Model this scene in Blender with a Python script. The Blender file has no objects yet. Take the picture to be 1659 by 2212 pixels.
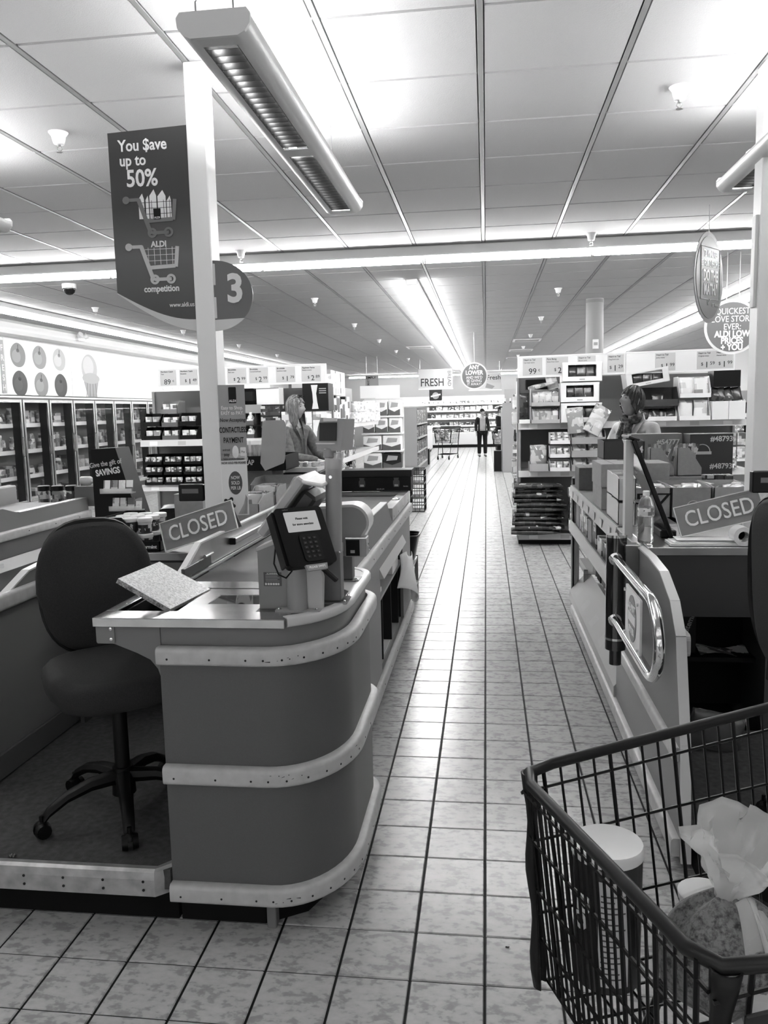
import bpy, bmesh, math, random
from math import pi, sin, cos, radians as RAD
from mathutils import Vector as V, Matrix, Euler
random.seed(7)
SC = bpy.context.scene
COL = SC.collection

# ------------------------------------------------------------------ camera
CAMF, YAW, PITCH, ROLL, CAMH = 1735.65, .128151, .125713, -.023241, 1.59864
cam = bpy.data.cameras.new('camera')
cam.sensor_fit = 'HORIZONTAL'; cam.sensor_width = 36.0
cam.lens = CAMF / 1659.0 * 36.0
cam.clip_start = .02; cam.clip_end = 200
camo = bpy.data.objects.new('camera', cam); COL.objects.link(camo)
_F = V((-sin(YAW) * cos(PITCH), cos(YAW) * cos(PITCH), -sin(PITCH)))
_R = V((cos(YAW), sin(YAW), 0)); _U = _R.cross(_F)
_r = cos(ROLL) * _R + sin(ROLL) * _U; _u = -sin(ROLL) * _R + cos(ROLL) * _U
camo.matrix_world = Matrix(((_r.x, _u.x, -_F.x, 0), (_r.y, _u.y, -_F.y, 0), (_r.z, _u.z, -_F.z, CAMH), (0, 0, 0, 1)))
SC.camera = camo

# ------------------------------------------------------------------ light and exposure
SC.view_settings.view_transform = 'Standard'; SC.view_settings.look = 'None'
SC.view_settings.gamma = 1.0; SC.view_settings.use_curve_mapping = False
SC.view_settings.exposure = 2.0
wd = bpy.data.worlds.new('world'); SC.world = wd; wd.use_nodes = True
wd.node_tree.nodes['Background'].inputs[0].default_value = (.5, .5, .5, 1)
wd.node_tree.nodes['Background'].inputs[1].default_value = .65
STRIP_POWER = 21.0      # emission of the fluorescent strips
PEND_POWER = 17.0       # emission of the pendant lamps' tubes
try:
    SC.cycles.use_denoising = True
    SC.cycles.max_bounces = 8
    SC.cycles.diffuse_bounces = 4
    SC.cycles.transparent_max_bounces = 16
    SC.cycles.sample_clamp_indirect = 6
    SC.cycles.caustics_reflective = False; SC.cycles.caustics_refractive = False
except Exception:
    pass

# ------------------------------------------------------------------ materials
MATS = {}
def _bsdf(name):
    m = bpy.data.materials.new(name); m.use_nodes = True
    nt = m.node_tree
    return m, nt, nt.nodes['Principled BSDF']
def g4(v): return (v, v, v, 1)
def ramp(nt, stops, interp='LINEAR'):
    r = nt.nodes.new('ShaderNodeValToRGB'); r.color_ramp.interpolation = interp
    el = r.color_ramp.elements
    while len(el) < len(stops): el.new(.5)
    for e, (p, v) in zip(el, stops): e.position = p; e.color = g4(v)
    return r
def mat(v, rough=.5, metal=0., noise=0., nscale=20., bump=0., bscale=60., alpha=1., trans=0., spec=.5, coat=0.):
    if v < .25 and metal < .5: v = v * (.35 + .65 * v / .25)      # dark paints and plastics are close to black
    if v < .03 and spec == .5: spec = .25
    key = (v, rough, metal, noise, nscale, bump, bscale, alpha, trans, spec, coat)
    if key in MATS: return MATS[key]
    m, nt, b = _bsdf('grey_%03d_%02d%s' % (int(v * 999), int(rough * 99), '_metal' if metal > .5 else ''))
    L = nt.links
    b.inputs['Base Color'].default_value = g4(v)
    b.inputs['Roughness'].default_value = rough
    b.inputs['Metallic'].default_value = metal
    b.inputs['Specular IOR Level'].default_value = spec
    if alpha < 1: b.inputs['Alpha'].default_value = alpha
    if trans > 0: b.inputs['Transmission Weight'].default_value = trans
    if coat > 0: b.inputs['Coat Weight'].default_value = coat
    if noise > 0 or bump > 0:
        tc = nt.nodes.new('ShaderNodeNewGeometry')
        if noise > 0:
            n = nt.nodes.new('ShaderNodeTexNoise'); n.inputs['Scale'].default_value = nscale; n.inputs['Detail'].default_value = 4
            r = ramp(nt, [(.3, max(0, v * (1 - noise))), (.7, min(1, v * (1 + noise)))])
            L.new(tc.outputs['Position'], n.inputs['Vector']); L.new(n.outputs['Fac'], r.inputs[0]); L.new(r.outputs[0], b.inputs['Base Color'])
        if bump > 0:
            n2 = nt.nodes.new('ShaderNodeTexNoise'); n2.inputs['Scale'].default_value = bscale; n2.inputs['Detail'].default_value = 3
            bp = nt.nodes.new('ShaderNodeBump'); bp.inputs['Strength'].default_value = bump; bp.inputs['Distance'].default_value = .003
            L.new(tc.outputs['Position'], n2.inputs['Vector']); L.new(n2.outputs['Fac'], bp.inputs['Height']); L.new(bp.outputs[0], b.inputs['Normal'])
    MATS[key] = m
    return m
def emit(v, power, name, base=.8):
    if name in MATS: return MATS[name]
    m, nt, b = _bsdf(name)
    b.inputs['Base Color'].default_value = g4(base)
    b.inputs['Emission Color'].default_value = g4(v); b.inputs['Emission Strength'].default_value = power
    MATS[name] = m
    return m
def clear(v=.9, alpha=.25, rough=.08, name=None):
    key = ('clear', v, alpha, rough)
    if key in MATS: return MATS[key]
    m, nt, b = _bsdf(name or 'clear_plastic_%02d' % int(alpha * 99))
    b.inputs['Base Color'].default_value = g4(v); b.inputs['Roughness'].default_value = rough
    b.inputs['Alpha'].default_value = alpha; b.inputs['Specular IOR Level'].default_value = .8
    MATS[key] = m
    return m
def printed(name, greys, scale=14., stretch=(1, 1, 1), rough=.4, lines=0., soft=.38):
    """printed packaging: flat patches of ink that differ from pack to pack"""
    if name in MATS: return MATS[name]
    m, nt, b = _bsdf(name); L = nt.links
    tc = nt.nodes.new('ShaderNodeTexCoord'); oi = nt.nodes.new('ShaderNodeObjectInfo')
    mp = nt.nodes.new('ShaderNodeMapping'); mp.inputs['Scale'].default_value = stretch
    ad = nt.nodes.new('ShaderNodeVectorMath'); ad.operation = 'ADD'
    mu = nt.nodes.new('ShaderNodeVectorMath'); mu.operation = 'SCALE'; mu.inputs['Scale'].default_value = 37.
    cx = nt.nodes.new('ShaderNodeCombineXYZ')
    L.new(oi.outputs['Random'], cx.inputs[0]); L.new(oi.outputs['Random'], cx.inputs[2])
    L.new(cx.outputs[0], mu.inputs[0]); L.new(tc.outputs['Object'], mp.inputs['Vector'])
    L.new(mp.outputs[0], ad.inputs[0]); L.new(mu.outputs[0], ad.inputs[1])
    sx_ = nt.nodes.new('ShaderNodeSeparateXYZ'); L.new(ad.outputs[0], sx_.inputs[0])
    pl = nt.nodes.new('ShaderNodeMath'); pl.operation = 'ADD'; L.new(sx_.outputs[0], pl.inputs[0]); L.new(sx_.outputs[1], pl.inputs[1])
    cb = nt.nodes.new('ShaderNodeCombineXYZ'); L.new(pl.outputs[0], cb.inputs[0]); L.new(sx_.outputs[2], cb.inputs[1])
    br = nt.nodes.new('ShaderNodeTexBrick'); br.inputs['Scale'].default_value = scale * .55; br.inputs['Mortar Size'].default_value = 0
    br.inputs['Color1'].default_value = g4(0); br.inputs['Color2'].default_value = g4(1); br.inputs['Brick Width'].default_value = .62; br.inputs['Row Height'].default_value = .36
    L.new(cb.outputs[0], br.inputs['Vector'])
    no = nt.nodes.new('ShaderNodeTexNoise'); no.inputs['Scale'].default_value = scale * .9; no.inputs['Detail'].default_value = 2
    L.new(ad.outputs[0], no.inputs['Vector'])
    sp = nt.nodes.new('ShaderNodeSeparateColor'); L.new(br.outputs['Color'], sp.inputs[0])
    mx = nt.nodes.new('ShaderNodeMix'); mx.data_type = 'FLOAT'; mx.inputs[0].default_value = soft
    L.new(sp.outputs[0], mx.inputs[2]); L.new(no.outputs['Fac'], mx.inputs[3])
    n = len(greys)
    r = ramp(nt, [(.14 + .70 * i / n if i else 0, gv) for i, gv in enumerate(greys)], 'CONSTANT')
    L.new(mx.outputs[0], r.inputs[0]); out = r.outputs[0]
    if lines > 0:
        wv = nt.nodes.new('ShaderNodeTexWave'); wv.bands_direction = 'Z'; wv.inputs['Scale'].default_value = lines; wv.inputs['Distortion'].default_value = 0
        r2 = ramp(nt, [(0, .25), (.25, 1)], 'CONSTANT')
        mm = nt.nodes.new('ShaderNodeMix'); mm.data_type = 'RGBA'; mm.blend_type = 'MULTIPLY'; mm.inputs[0].default_value = .55
        L.new(tc.outputs['Object'], wv.inputs['Vector']); L.new(wv.outputs['Fac'], r2.inputs[0])
        L.new(out, mm.inputs[6]); L.new(r2.outputs[0], mm.inputs[7]); out = mm.outputs[2]
    L.new(out, b.inputs['Base Color']); b.inputs['Roughness'].default_value = rough
    MATS[name] = m
    return m

# ------------------------------------------------------------------ mesh building
def hair_mat(v):
    m, nt, b = _bsdf('hair_%03d' % int(v * 999)); L = nt.links
    tc = nt.nodes.new('ShaderNodeTexCoord'); mp = nt.nodes.new('ShaderNodeMapping'); mp.inputs['Scale'].default_value = (150, 150, 12)
    n = nt.nodes.new('ShaderNodeTexNoise'); n.inputs['Scale'].default_value = 1; n.inputs['Detail'].default_value = 3
    r = ramp(nt, [(.3, v * .35), (.5, v), (.72, min(1, v * 2.4))])
    L.new(tc.outputs['Object'], mp.inputs[0]); L.new(mp.outputs[0], n.inputs['Vector']); L.new(n.outputs['Fac'], r.inputs[0]); L.new(r.outputs[0], b.inputs['Base Color'])
    b.inputs['Roughness'].default_value = .45
    return m
class MB:
    def __init__(s): s.v = []; s.f = []
    def add(s, vs, fs):
        n = len(s.v); s.v += [tuple(p) for p in vs]; s.f += [tuple(i + n for i in f) for f in fs]; return s
    def box(s, x0, x1, y0, y1, z0, z1, b=0., M=None, seg=1):
        bm = bmesh.new(); bmesh.ops.create_cube(bm, size=1)
        for p in bm.verts: p.co = V(((x0 + x1) / 2 + p.co.x * (x1 - x0), (y0 + y1) / 2 + p.co.y * (y1 - y0), (z0 + z1) / 2 + p.co.z * (z1 - z0)))
        if b > 0: bmesh.ops.bevel(bm, geom=list(bm.edges), offset=b, segments=seg, affect='EDGES', profile=.5)
        bm.verts.index_update()
        vs = [(M @ p.co if M else p.co.copy()) for p in bm.verts]; fs = [[q.index for q in f.verts] for f in bm.faces]
        bm.free(); return s.add(vs, fs)
    def cbox(s, c, d, R=None, b=0., seg=1):
        M = Matrix.Translation(V(c)) @ (R.to_4x4() if R is not None else Matrix())
        return s.box(-d[0] / 2, d[0] / 2, -d[1] / 2, d[1] / 2, -d[2] / 2, d[2] / 2, b, M, seg)
    def quad(s, *ps): return s.add(ps, [tuple(range(len(ps)))])
    def cyl(s, p0, p1, r0, r1=None, n=12, caps=True):
        p0 = V(p0); p1 = V(p1); r1 = r0 if r1 is None else r1
        d = (p1 - p0).normalized(); a = d.orthogonal().normalized(); c = d.cross(a)
        vs = []
        for p, r in ((p0, r0), (p1, r1)):
            for i in range(n):
                t = 2 * pi * i / n; vs.append(p + (a * cos(t) + c * sin(t)) * r)
        fs = [(i, (i + 1) % n, n + (i + 1) % n, n + i) for i in range(n)]
        if caps: fs += [tuple(range(n))[::-1], tuple(range(n, 2 * n))]
        return s.add(vs, fs)
    def tube(s, pts, r, n=8, closed=False, caps=True):
        P = [V(p) for p in pts]; m = len(P); vs = []; prev = None
        rs = r if isinstance(r, (list, tuple)) else [r] * m
        for i in range(m):
            if closed: d = P[(i + 1) % m] - P[i - 1]
            else: d = P[min(i + 1, m - 1)] - P[max(i - 1, 0)]
            d = d.normalized() if d.length > 1e-9 else V((0, 0, 1))
            a = d.orthogonal().normalized() if prev is None else (prev - d * prev.dot(d)).normalized()
            prev = a; c = d.cross(a)
            vs += [P[i] + (a * cos(2 * pi * k / n) + c * sin(2 * pi * k / n)) * rs[i] for k in range(n)]
        fs = []
        for i in range(m if closed else m - 1):
            j = (i + 1) % m
            fs += [(i * n + k, i * n + (k + 1) % n, j * n + (k + 1) % n, j * n + k) for k in range(n)]
        if caps and not closed: fs += [tuple(range(n))[::-1], tuple(range((m - 1) * n, m * n))]
        return s.add(vs, fs)
    def prism(s, poly, axis, lo, hi):
        """polygon extruded along an axis; poly in the other two axes' order"""
        n = len(poly)
        def mk(p, t):
            return {'x': (t, p[0], p[1]), 'y': (p[0], t, p[1]), 'z': (p[0], p[1], t)}[axis]
        vs = [mk(p, lo) for p in poly] + [mk(p, hi) for p in poly]
        fs = [(i, (i + 1) % n, n + (i + 1) % n, n + i) for i in range(n)] + [tuple(range(n))[::-1], tuple(range(n, 2 * n))]
        return s.add(vs, fs)
    def lathe(s, prof, n=16, c=(0, 0, 0), R=None):
        vs = []; m = len(prof)
        for r, z in prof:
            for i in range(n):
                p = V((r * cos(2 * pi * i / n), r * sin(2 * pi * i / n), z))
                vs.append(V(c) + (R @ p if R is not None else p))
        fs = [(j * n + i, j * n + (i + 1) % n, (j + 1) * n + (i + 1) % n, (j + 1) * n + i) for j in range(m - 1) for i in range(n)]
        fs += [tuple(range(n))[::-1], tuple(range((m - 1) * n, m * n))]
        return s.add(vs, fs)
    def sweep(s, path, prof, closed=False):
        """profile [(out, z)] swept along a plan path [(x, y)]; out = to the right of travel"""
        m = len(path); k = len(prof); vs = []
        for i in range(m):
            a = V(path[i - 1] if (i or closed) else path[i]); c = V(path[(i + 1) % m] if (i < m - 1 or closed) else path[i])
            d = (c - a).normalized(); o = V((d.y, -d.x))
            vs += [(path[i][0] + o.x * q[0], path[i][1] + o.y * q[0], q[1]) for q in prof]
        fs = []
        for i in range(m if closed else m - 1):
            j = (i + 1) % m
            fs += [(i * k + q, i * k + (q + 1) % k, j * k + (q + 1) % k, j * k + q) for q in range(k)]
        if not closed: fs += [tuple(range(k))[::-1], tuple(range((m - 1) * k, m * k))]
        return s.add(vs, fs)
    def grid(s, fn, nu, nv, closed_u=False):
        vs = [fn(i / (nu if closed_u else nu - 1), j / (nv - 1)) for j in range(nv) for i in range(nu)]
        fs = [(j * nu + i, j * nu + (i + 1) % nu, (j + 1) * nu + (i + 1) % nu, (j + 1) * nu + i) for j in range(nv - 1) for i in range(nu if closed_u else nu - 1)]
        return s.add(vs, fs)
    def build(s, name, m, parent=None, smooth=False, loc=None, rot=None, fix=True, extra=()):
        me = bpy.data.meshes.new(name); me.from_pydata(s.v, [], s.f); me.update()
        if fix:
            bm = bmesh.new(); bm.from_mesh(me); bmesh.ops.recalc_face_normals(bm, faces=bm.faces); bm.to_mesh(me); bm.free()
        if smooth:
            me.polygons.foreach_set('use_smooth', [True] * len(me.polygons))
            try: me.set_sharp_from_angle(angle=RAD(smooth if smooth is not True else 40))
            except Exception: pass
        me.materials.append(m)
        for e in extra: me.materials.append(e)
        return link(name, me, parent, loc, rot)
def link(name, me, parent=None, loc=None, rot=None):
    o = bpy.data.objects.new(name, me); COL.objects.link(o)
    if parent is not None: o.parent = parent
    if loc is not None: o.location = loc
    if rot is not None: o.rotation_euler = rot
    return o
def tag(o, label, cat, group=None, kind=None):
    if label: o['label'] = label
    if cat: o['category'] = cat
    if group: o['group'] = group
    if kind: o['kind'] = kind
    return o
def thing(name, label, cat, loc=(0, 0, 0), rz=0., group=None, rot=None):
    o = bpy.data.objects.new(name, None); COL.objects.link(o); o.empty_display_size = .05
    o.location = loc; o.rotation_euler = rot if rot is not None else (0, 0, rz)
    return tag(o, label, cat, group)
def struct(o): o['kind'] = 'structure'; return o
def dup(root, loc=None, rz=None, label=None, group=None, scale=None):
    r = root.copy(); COL.objects.link(r)
    if loc is not None: r.location = loc
    if rz is not None: r.rotation_euler = (0, 0, rz)
    if scale is not None: r.scale = scale
    if label: r['label'] = label
    if group: r['group'] = group
    for ch in list(root.children):
        c = ch.copy(); COL.objects.link(c); c.parent = r
        for gch in list(ch.children):
            d = gch.copy(); COL.objects.link(d); d.parent = c
    return r
FACE = (RAD(90), 0, 0)                 # text that faces the camera's side (-Y)
def text(name, s, size, m, parent=None, loc=(0, 0, 0), rot=FACE, align='CENTER', bold=0., depth=.001, sx=1., space=1., line=1., vcenter=True):
    cu = bpy.data.curves.new(name, 'FONT'); cu.body = s; cu.size = size; cu.align_x = align
    cu.align_y = 'CENTER' if vcenter else 'TOP_BASELINE'
    cu.offset = bold * size; cu.extrude = depth; cu.resolution_u = 3; cu.space_character = space; cu.space_line = line
    tmp = bpy.data.objects.new('tmp', cu)
    me = bpy.data.meshes.new_from_object(tmp)
    bpy.data.objects.remove(tmp); bpy.data.curves.remove(cu)
    me.name = name; me.materials.clear(); me.materials.append(m)
    o = link(name, me, parent, loc, rot); o.scale = (sx, 1, 1)
    return o
def arc(cx, cy, rx, ry, a0, a1, n):
    return [(cx + rx * cos(RAD(a0 + (a1 - a0) * i / n)), cy + ry * sin(RAD(a0 + (a1 - a0) * i / n))) for i in range(n + 1)]
def rrect(x0, x1, y0, y1, r, n=4):
    return arc(x1 - r, y0 + r, r, r, -90, 0, n) + arc(x1 - r, y1 - r, r, r, 0, 90, n) + arc(x0 + r, y1 - r, r, r, 90, 180, n) + arc(x0 + r, y0 + r, r, r, 180, 270, n)
def project(x, y, z):
    d = V((x, y, z - CAMH)); w = d.dot(_F)
    if w <= .05: return None
    return (829.5 + CAMF * d.dot(_r) / w, 1106 - CAMF * d.dot(_u) / w, w)

# common materials
WHITE = mat(.82, .45); OFFW = mat(.68, .5); BLACK = mat(.012, .35); DARK = mat(.03, .5); INK = mat(.02, .6)
STEEL = mat(.55, .28, 1., noise=.12, nscale=9.); CHROME = mat(.8, .07, 1.); BRUSH = mat(.5, .35, 1.)
PGREY = mat(.42, .35, noise=.05, nscale=160.); LGREY = mat(.55, .38); MGREY = mat(.26, .45); DGREY = mat(.1, .5)
CARD = mat(.30, .8, noise=.08, nscale=40.); CARDL = mat(.45, .8, noise=.06, nscale=40.); CARDD = mat(.16, .8, noise=.08, nscale=40.)
PAPER = mat(.78, .7); PLASTIC_W = mat(.85, .3)
# ================================================================== the room
FX0, FX1, FY0, FY1, CEIL = -8.2, 6.6, -3.6, 35.2, 3.061
T = .21; TX0, TY0 = -.0149, 2.0759
# --- floor
mb = MB(); mb.box(FX0, FX1, FY0, FY1, -.12, -.004)
floor = struct(mb.build('floor', mat(.012, .7)))
def floor_mat():
    m, nt, b = _bsdf('glazed_floor_tile'); L = nt.links
    ge = nt.nodes.new('ShaderNodeNewGeometry'); mp = nt.nodes.new('ShaderNodeMapping'); mp.inputs['Scale'].default_value = (.62, 1, 1)
    L.new(ge.outputs['Position'], mp.inputs[0])
    n = nt.nodes.new('ShaderNodeTexNoise'); n.inputs['Scale'].default_value = 52; n.inputs['Detail'].default_value = 3; n.inputs['Roughness'].default_value = .55
    n2 = nt.nodes.new('ShaderNodeTexNoise'); n2.inputs['Scale'].default_value = 21; n2.inputs['Detail'].default_value = 4
    L.new(mp.outputs[0], n.inputs['Vector']); L.new(mp.outputs[0], n2.inputs['Vector'])
    a = nt.nodes.new('ShaderNodeMath'); a.operation = 'ADD'; L.new(n.outputs['Fac'], a.inputs[0]); L.new(n2.outputs['Fac'], a.inputs[1])
    h = nt.nodes.new('ShaderNodeMath'); h.operation = 'MULTIPLY'; h.inputs[1].default_value = .5; L.new(a.outputs[0], h.inputs[0])
    r = ramp(nt, [(.40, .32), (.45, .37), (.485, .47), (.6, .52)])
    L.new(h.outputs[0], r.inputs[0]); L.new(r.outputs[0], b.inputs['Base Color'])
    b.inputs['Roughness'].default_value = .26; b.inputs['Specular IOR Level'].default_value = .6
    return m
FT = floor_mat()
gx, gy, ch = .0035, .0025, .0025
def tile_verts(cx, cy, hx, hy):
    return [(cx - hx, cy - hy, -.004), (cx + hx, cy - hy, -.004), (cx + hx, cy + hy, -.004), (cx - hx, cy + hy, -.004),
            (cx - hx + ch, cy - hy + ch, 0), (cx + hx - ch, cy - hy + ch, 0), (cx + hx - ch, cy + hy - ch, 0), (cx - hx + ch, cy + hy - ch, 0)]
TF = [(4, 5, 6, 7), (0, 1, 5, 4), (1, 2, 6, 5), (2, 3, 7, 6), (3, 0, 4, 7)]
tme = bpy.data.meshes.new('tile'); tme.from_pydata(tile_verts(0, 0, T / 2 - gx, T / 2 - gy), [], TF); tme.materials.append(FT)
cells = []
for i in range(int((FX0 - TX0) / T) - 1, int((FX1 - TX0) / T) + 1):
    for j in range(int((FY0 - TY0) / T) - 1, int((FY1 - TY0) / T) + 1):
        cx, cy = TX0 + (i + .5) * T, TY0 + (j + .5) * T
        if FX0 < cx - T / 2 and cx + T / 2 < FX1 and FY0 < cy - T / 2 and cy + T / 2 < FY1: cells.append((cx, cy))
def floor_seen(c):
    x, y = c; p = project(x, y, 0)
    if not p or not (-60 < p[0] < 1720 and p[1] < 2330): return False
    if y < 2.35: return -1.9 < x < .2
    if y < 6.4: return -.62 < x < .72 and not (y < 3.2 and x < -.42)
    return -.9 < x < 1.2 if y < 9.8 else -1.2 < x < .4
seen = sorted([c for c in cells if floor_seen(c)], key=lambda c: c[1])[:300]
ss = set(seen)
for c in seen: link('tile', tme, floor, (c[0], c[1], 0))
mb = MB()
for c in cells:
    if c not in ss: mb.add(tile_verts(c[0], c[1], T / 2 - gx, T / 2 - gy), TF)
o = mb.build('tile_field', FT, floor, fix=False); o['kind'] = 'stuff'
# --- ceiling
CG = .61; CX0, CY0 = -.01266, 3.77828
mb = MB(); mb.box(FX0, FX1, FY0, FY1, CEIL + .02, CEIL + .12)
ceiling = struct(mb.build('ceiling', mat(.35, .8)))
CT = mat(.36, .85, noise=.03, nscale=220., bump=.5, bscale=190.)
cgx, cgy = .012, .004
def ctile(cx, cy, hx, hy):
    z0, z1 = CEIL + .02, CEIL - .001; e = .006
    return [(cx - hx, cy - hy, z0), (cx + hx, cy - hy, z0), (cx + hx, cy + hy, z0), (cx - hx, cy + hy, z0),
            (cx - hx + e, cy - hy + e, z1), (cx + hx - e, cy - hy + e, z1), (cx + hx - e, cy + hy - e, z1), (cx - hx + e, cy + hy - e, z1)]
CFc = [(7, 6, 5, 4), (4, 5, 1, 0), (5, 6, 2, 1), (6, 7, 3, 2), (7, 4, 0, 3)]
cme = bpy.data.meshes.new('ceiling_tile'); cme.from_pydata(ctile(0, 0, CG / 2 - cgx, CG / 2 - cgy), [], CFc); cme.materials.append(CT)
cells = []
for i in range(-14, 12):
    for j in range(-13, 54):
        cx, cy = CX0 + (i + .5) * CG, CY0 + (j + .5) * CG
        if FX0 < cx - .3 and cx + .3 < FX1 and FY0 < cy - .3 and cy + .3 < FY1: cells.append((cx, cy))
def ceil_seen(c):
    p = project(c[0], c[1], CEIL); return bool(p) and -60 < p[0] < 1720 and p[1] > -90
seen = sorted([c for c in cells if ceil_seen(c)], key=lambda c: c[1])[:300]; ss = set(seen)
for c in seen: link('ceiling_tile', cme, ceiling, (c[0], c[1], 0))
mb = MB()
for c in cells:
    if c not in ss: mb.add([(x, y, z + CEIL * 0) for x, y, z in ctile(c[0], c[1], CG / 2 - cgx, CG / 2 - cgy)], CFc)
o = mb.build('ceiling_tile_field', CT, ceiling, fix=False); o['kind'] = 'stuff'
TB = mat(.2, .4)
rme = None
for i in range(-13, 11):
    x = CX0 + i * CG
    if rme is None:
        rme = MB().box(-.0115, .0115, FY0, FY1, CEIL - .003, CEIL + .02, .0008)
        rme = rme.build('ceiling_runner', TB, ceiling, loc=(x, 0, 0)).data
    else: link('ceiling_runner', rme, ceiling, (x, 0, 0))
# --- walls
WALLM = mat(.75, .7, noise=.02, nscale=4.)
struct(MB().box(FX0 - .15, FX0, FY0, FY1, 0, CEIL + .1).build('wall_left', WALLM))
struct(MB().box(FX1, FX1 + .15, FY0, FY1, 0, CEIL + .1).build('wall_right', mat(.5, .7)))
struct(MB().box(FX0, FX1, FY1, FY1 + .15, 0, CEIL + .1).build('wall_back', mat(.42, .7)))
# shop front: unseen glazed opening added behind the viewer to light the counter fronts
m = MB(); WX0, WX1, WZ0, WZ1 = -6.5, 5.4, .35, 2.8
for a, b, c, d in ((FX0, FX1, 0, WZ0), (FX0, FX1, WZ1, CEIL + .1), (FX0, WX0, WZ0, WZ1), (WX1, FX1, WZ0, WZ1)): m.box(a, b, FY0 - .15, FY0, c, d)
struct(m.build('wall_front', mat(.6, .7)))
for k in range(7):
    x0, x1 = WX0 + k * 1.7, WX0 + (k + 1) * 1.7
    w_ = struct(MB().box(x0 + .03, x1 - .03, FY0 - .08, FY0 - .075, WZ0 + .03, WZ1 - .03).build('window_%d' % (k + 1), clear(.9, .06, .02, 'added_front_glass')))
    fm = MB()
    for a, b, c, d in ((x0, x1, WZ0, WZ0 + .05), (x0, x1, WZ1 - .05, WZ1), (x0, x0 + .05, WZ0, WZ1), (x1 - .05, x1, WZ0, WZ1)): fm.box(a, b, FY0 - .1, FY0 - .05, c, d)
    fm.build('window_frame', mat(.2, .4), w_)
pt_ = bpy.data.lights.new('daylight_portal', 'AREA'); pt_.shape = 'RECTANGLE'; pt_.size = WX1 - WX0; pt_.size_y = WZ1 - WZ0
try: pt_.cycles.is_portal = True
except Exception: pt_.energy = 0
po_ = bpy.data.objects.new('daylight_portal', pt_); COL.objects.link(po_); po_.location = ((WX0 + WX1) / 2, FY0 - .02, (WZ0 + WZ1) / 2); po_.rotation_euler = (RAD(90), 0, 0)
# bulkhead over the freezers
struct(MB().box(FX0, -7.3, 3., 27., 1.97, CEIL).build('wall_freezer_bulkhead', mat(.8, .6)))
struct(MB().box(FX0, -6.95, 3., 27., 2.86, CEIL, .05).build('trim_1', mat(.8, .6)))

# --- square white column with posters, round column, right hand post
COLW = mat(.83, .4)
colu = struct(MB().box(-1.245, -1.16, 3.43, 3.54, 0, CEIL, .004).build('column_white_square', COLW))
mb = MB(); mb.box(1.205, 1.31, 3.85, 3.96, 0, CEIL, .004); colr = struct(mb.build('column_white_post', COLW))
mb = MB(); mb.box(1.19, 1.205, 3.87, 3.92, 2.02, 2.42, .002); mb.build('fixing_strip', OFFW, colr)
mb = MB(); mb.cyl((1.5, 11.64, 0), (1.5, 11.64, CEIL), .118, n=28)
colc = struct(mb.build('column_round', mat(.27, .5), smooth=True))
MB().cyl((1.5, 11.64, CEIL - .06), (1.5, 11.64, CEIL - .02), .122, n=28).build('top_band', mat(.22, .5), colc, smooth=True)
MB().box(1.46, 1.54, 11.505, 11.522, 2.37, 2.5, .004).build('column_notice', PAPER, colc)
MB().box(1.475, 1.525, 11.50, 11.506, 2.42, 2.46).build('notice_print', mat(.35, .6), colc)

# --- fluorescent strips
TUBE = emit(1., STRIP_POWER, 'strip_tube_light'); TUBE2 = emit(1., STRIP_POWER * .62, 'aisle_tube_light')
def strip(name, p0, p1, label, seg=1.22, axis='y', z=2.985, double=False, power=None):
    t = thing(name, label, 'strip light', (p0[0], p0[1], 0))
    L = (p1[0] - p0[0]) if axis == 'x' else (p1[1] - p0[1])
    n = max(1, round(L / seg)); sg = L / n
    hm = MB(); w = .065
    def bx(m, a0, a1, b0, b1, z0, z1, bev=0.):
        if axis == 'x': m.box(a0, a1, b0, b1, z0, z1, bev)
        else: m.box(b0, b1, a0, a1, z0, z1, bev)
    bx(hm, 0, L, -w, w, z + .005, CEIL - .004, .008)
    hm.build('housing', OFFW, t)
    for k in range(n):
        tm = MB()
        for off in ((-.035, .035) if double else (0,)):
            a, b = k * sg + .025, (k + 1) * sg - .025
            if axis == 'x': tm.cyl((a, off, z - .03), (b, off, z - .03), .024, n=10)
            else: tm.cyl((off, a, z - .03), (off, b, z - .03), .024, n=10)
        tm.build('tube', emit(1., STRIP_POWER * power, 'wall_tube_light') if power else TUBE2 if double else TUBE, t, smooth=True)
    for k in range(n + 1):
        cm = MB(); a = min(max(k * sg, .012), L - .012)
        bx(cm, a - .011, a + .011, -.055 if double else -.022, .055 if double else .022, z - .056, z + .006, .003)
        cm.build('tube_holder', OFFW, t)
    return t
strip('fluorescent_strip', (-8.0, 7.5), (5.4, 7.5), 'long bright fluorescent strip crossing the ceiling above the lane ends', axis='x', seg=1.49, z=2.965)
strip('fluorescent_strip', (-.82, 9.25), (-.82, 31.), 'bright twin fluorescent strip running down the ceiling of the central aisle', double=True, seg=2.4)
strip('fluorescent_strip', (3.45, 9.4), (3.45, 31.), 'fluorescent strip running away above the pet food shelves', double=True, seg=2.4)
strip('fluorescent_strip', (-6.05, 8.2), (-6.05, 31.), 'fluorescent strip running beside the white wall over the freezers', double=True, seg=2.4, power=.3)
strip('fluorescent_strip', (-5.6, 33.1), (4.6, 33.1), 'far fluorescent strip along the back wall above the chillers', axis='x', seg=1.5)

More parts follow.
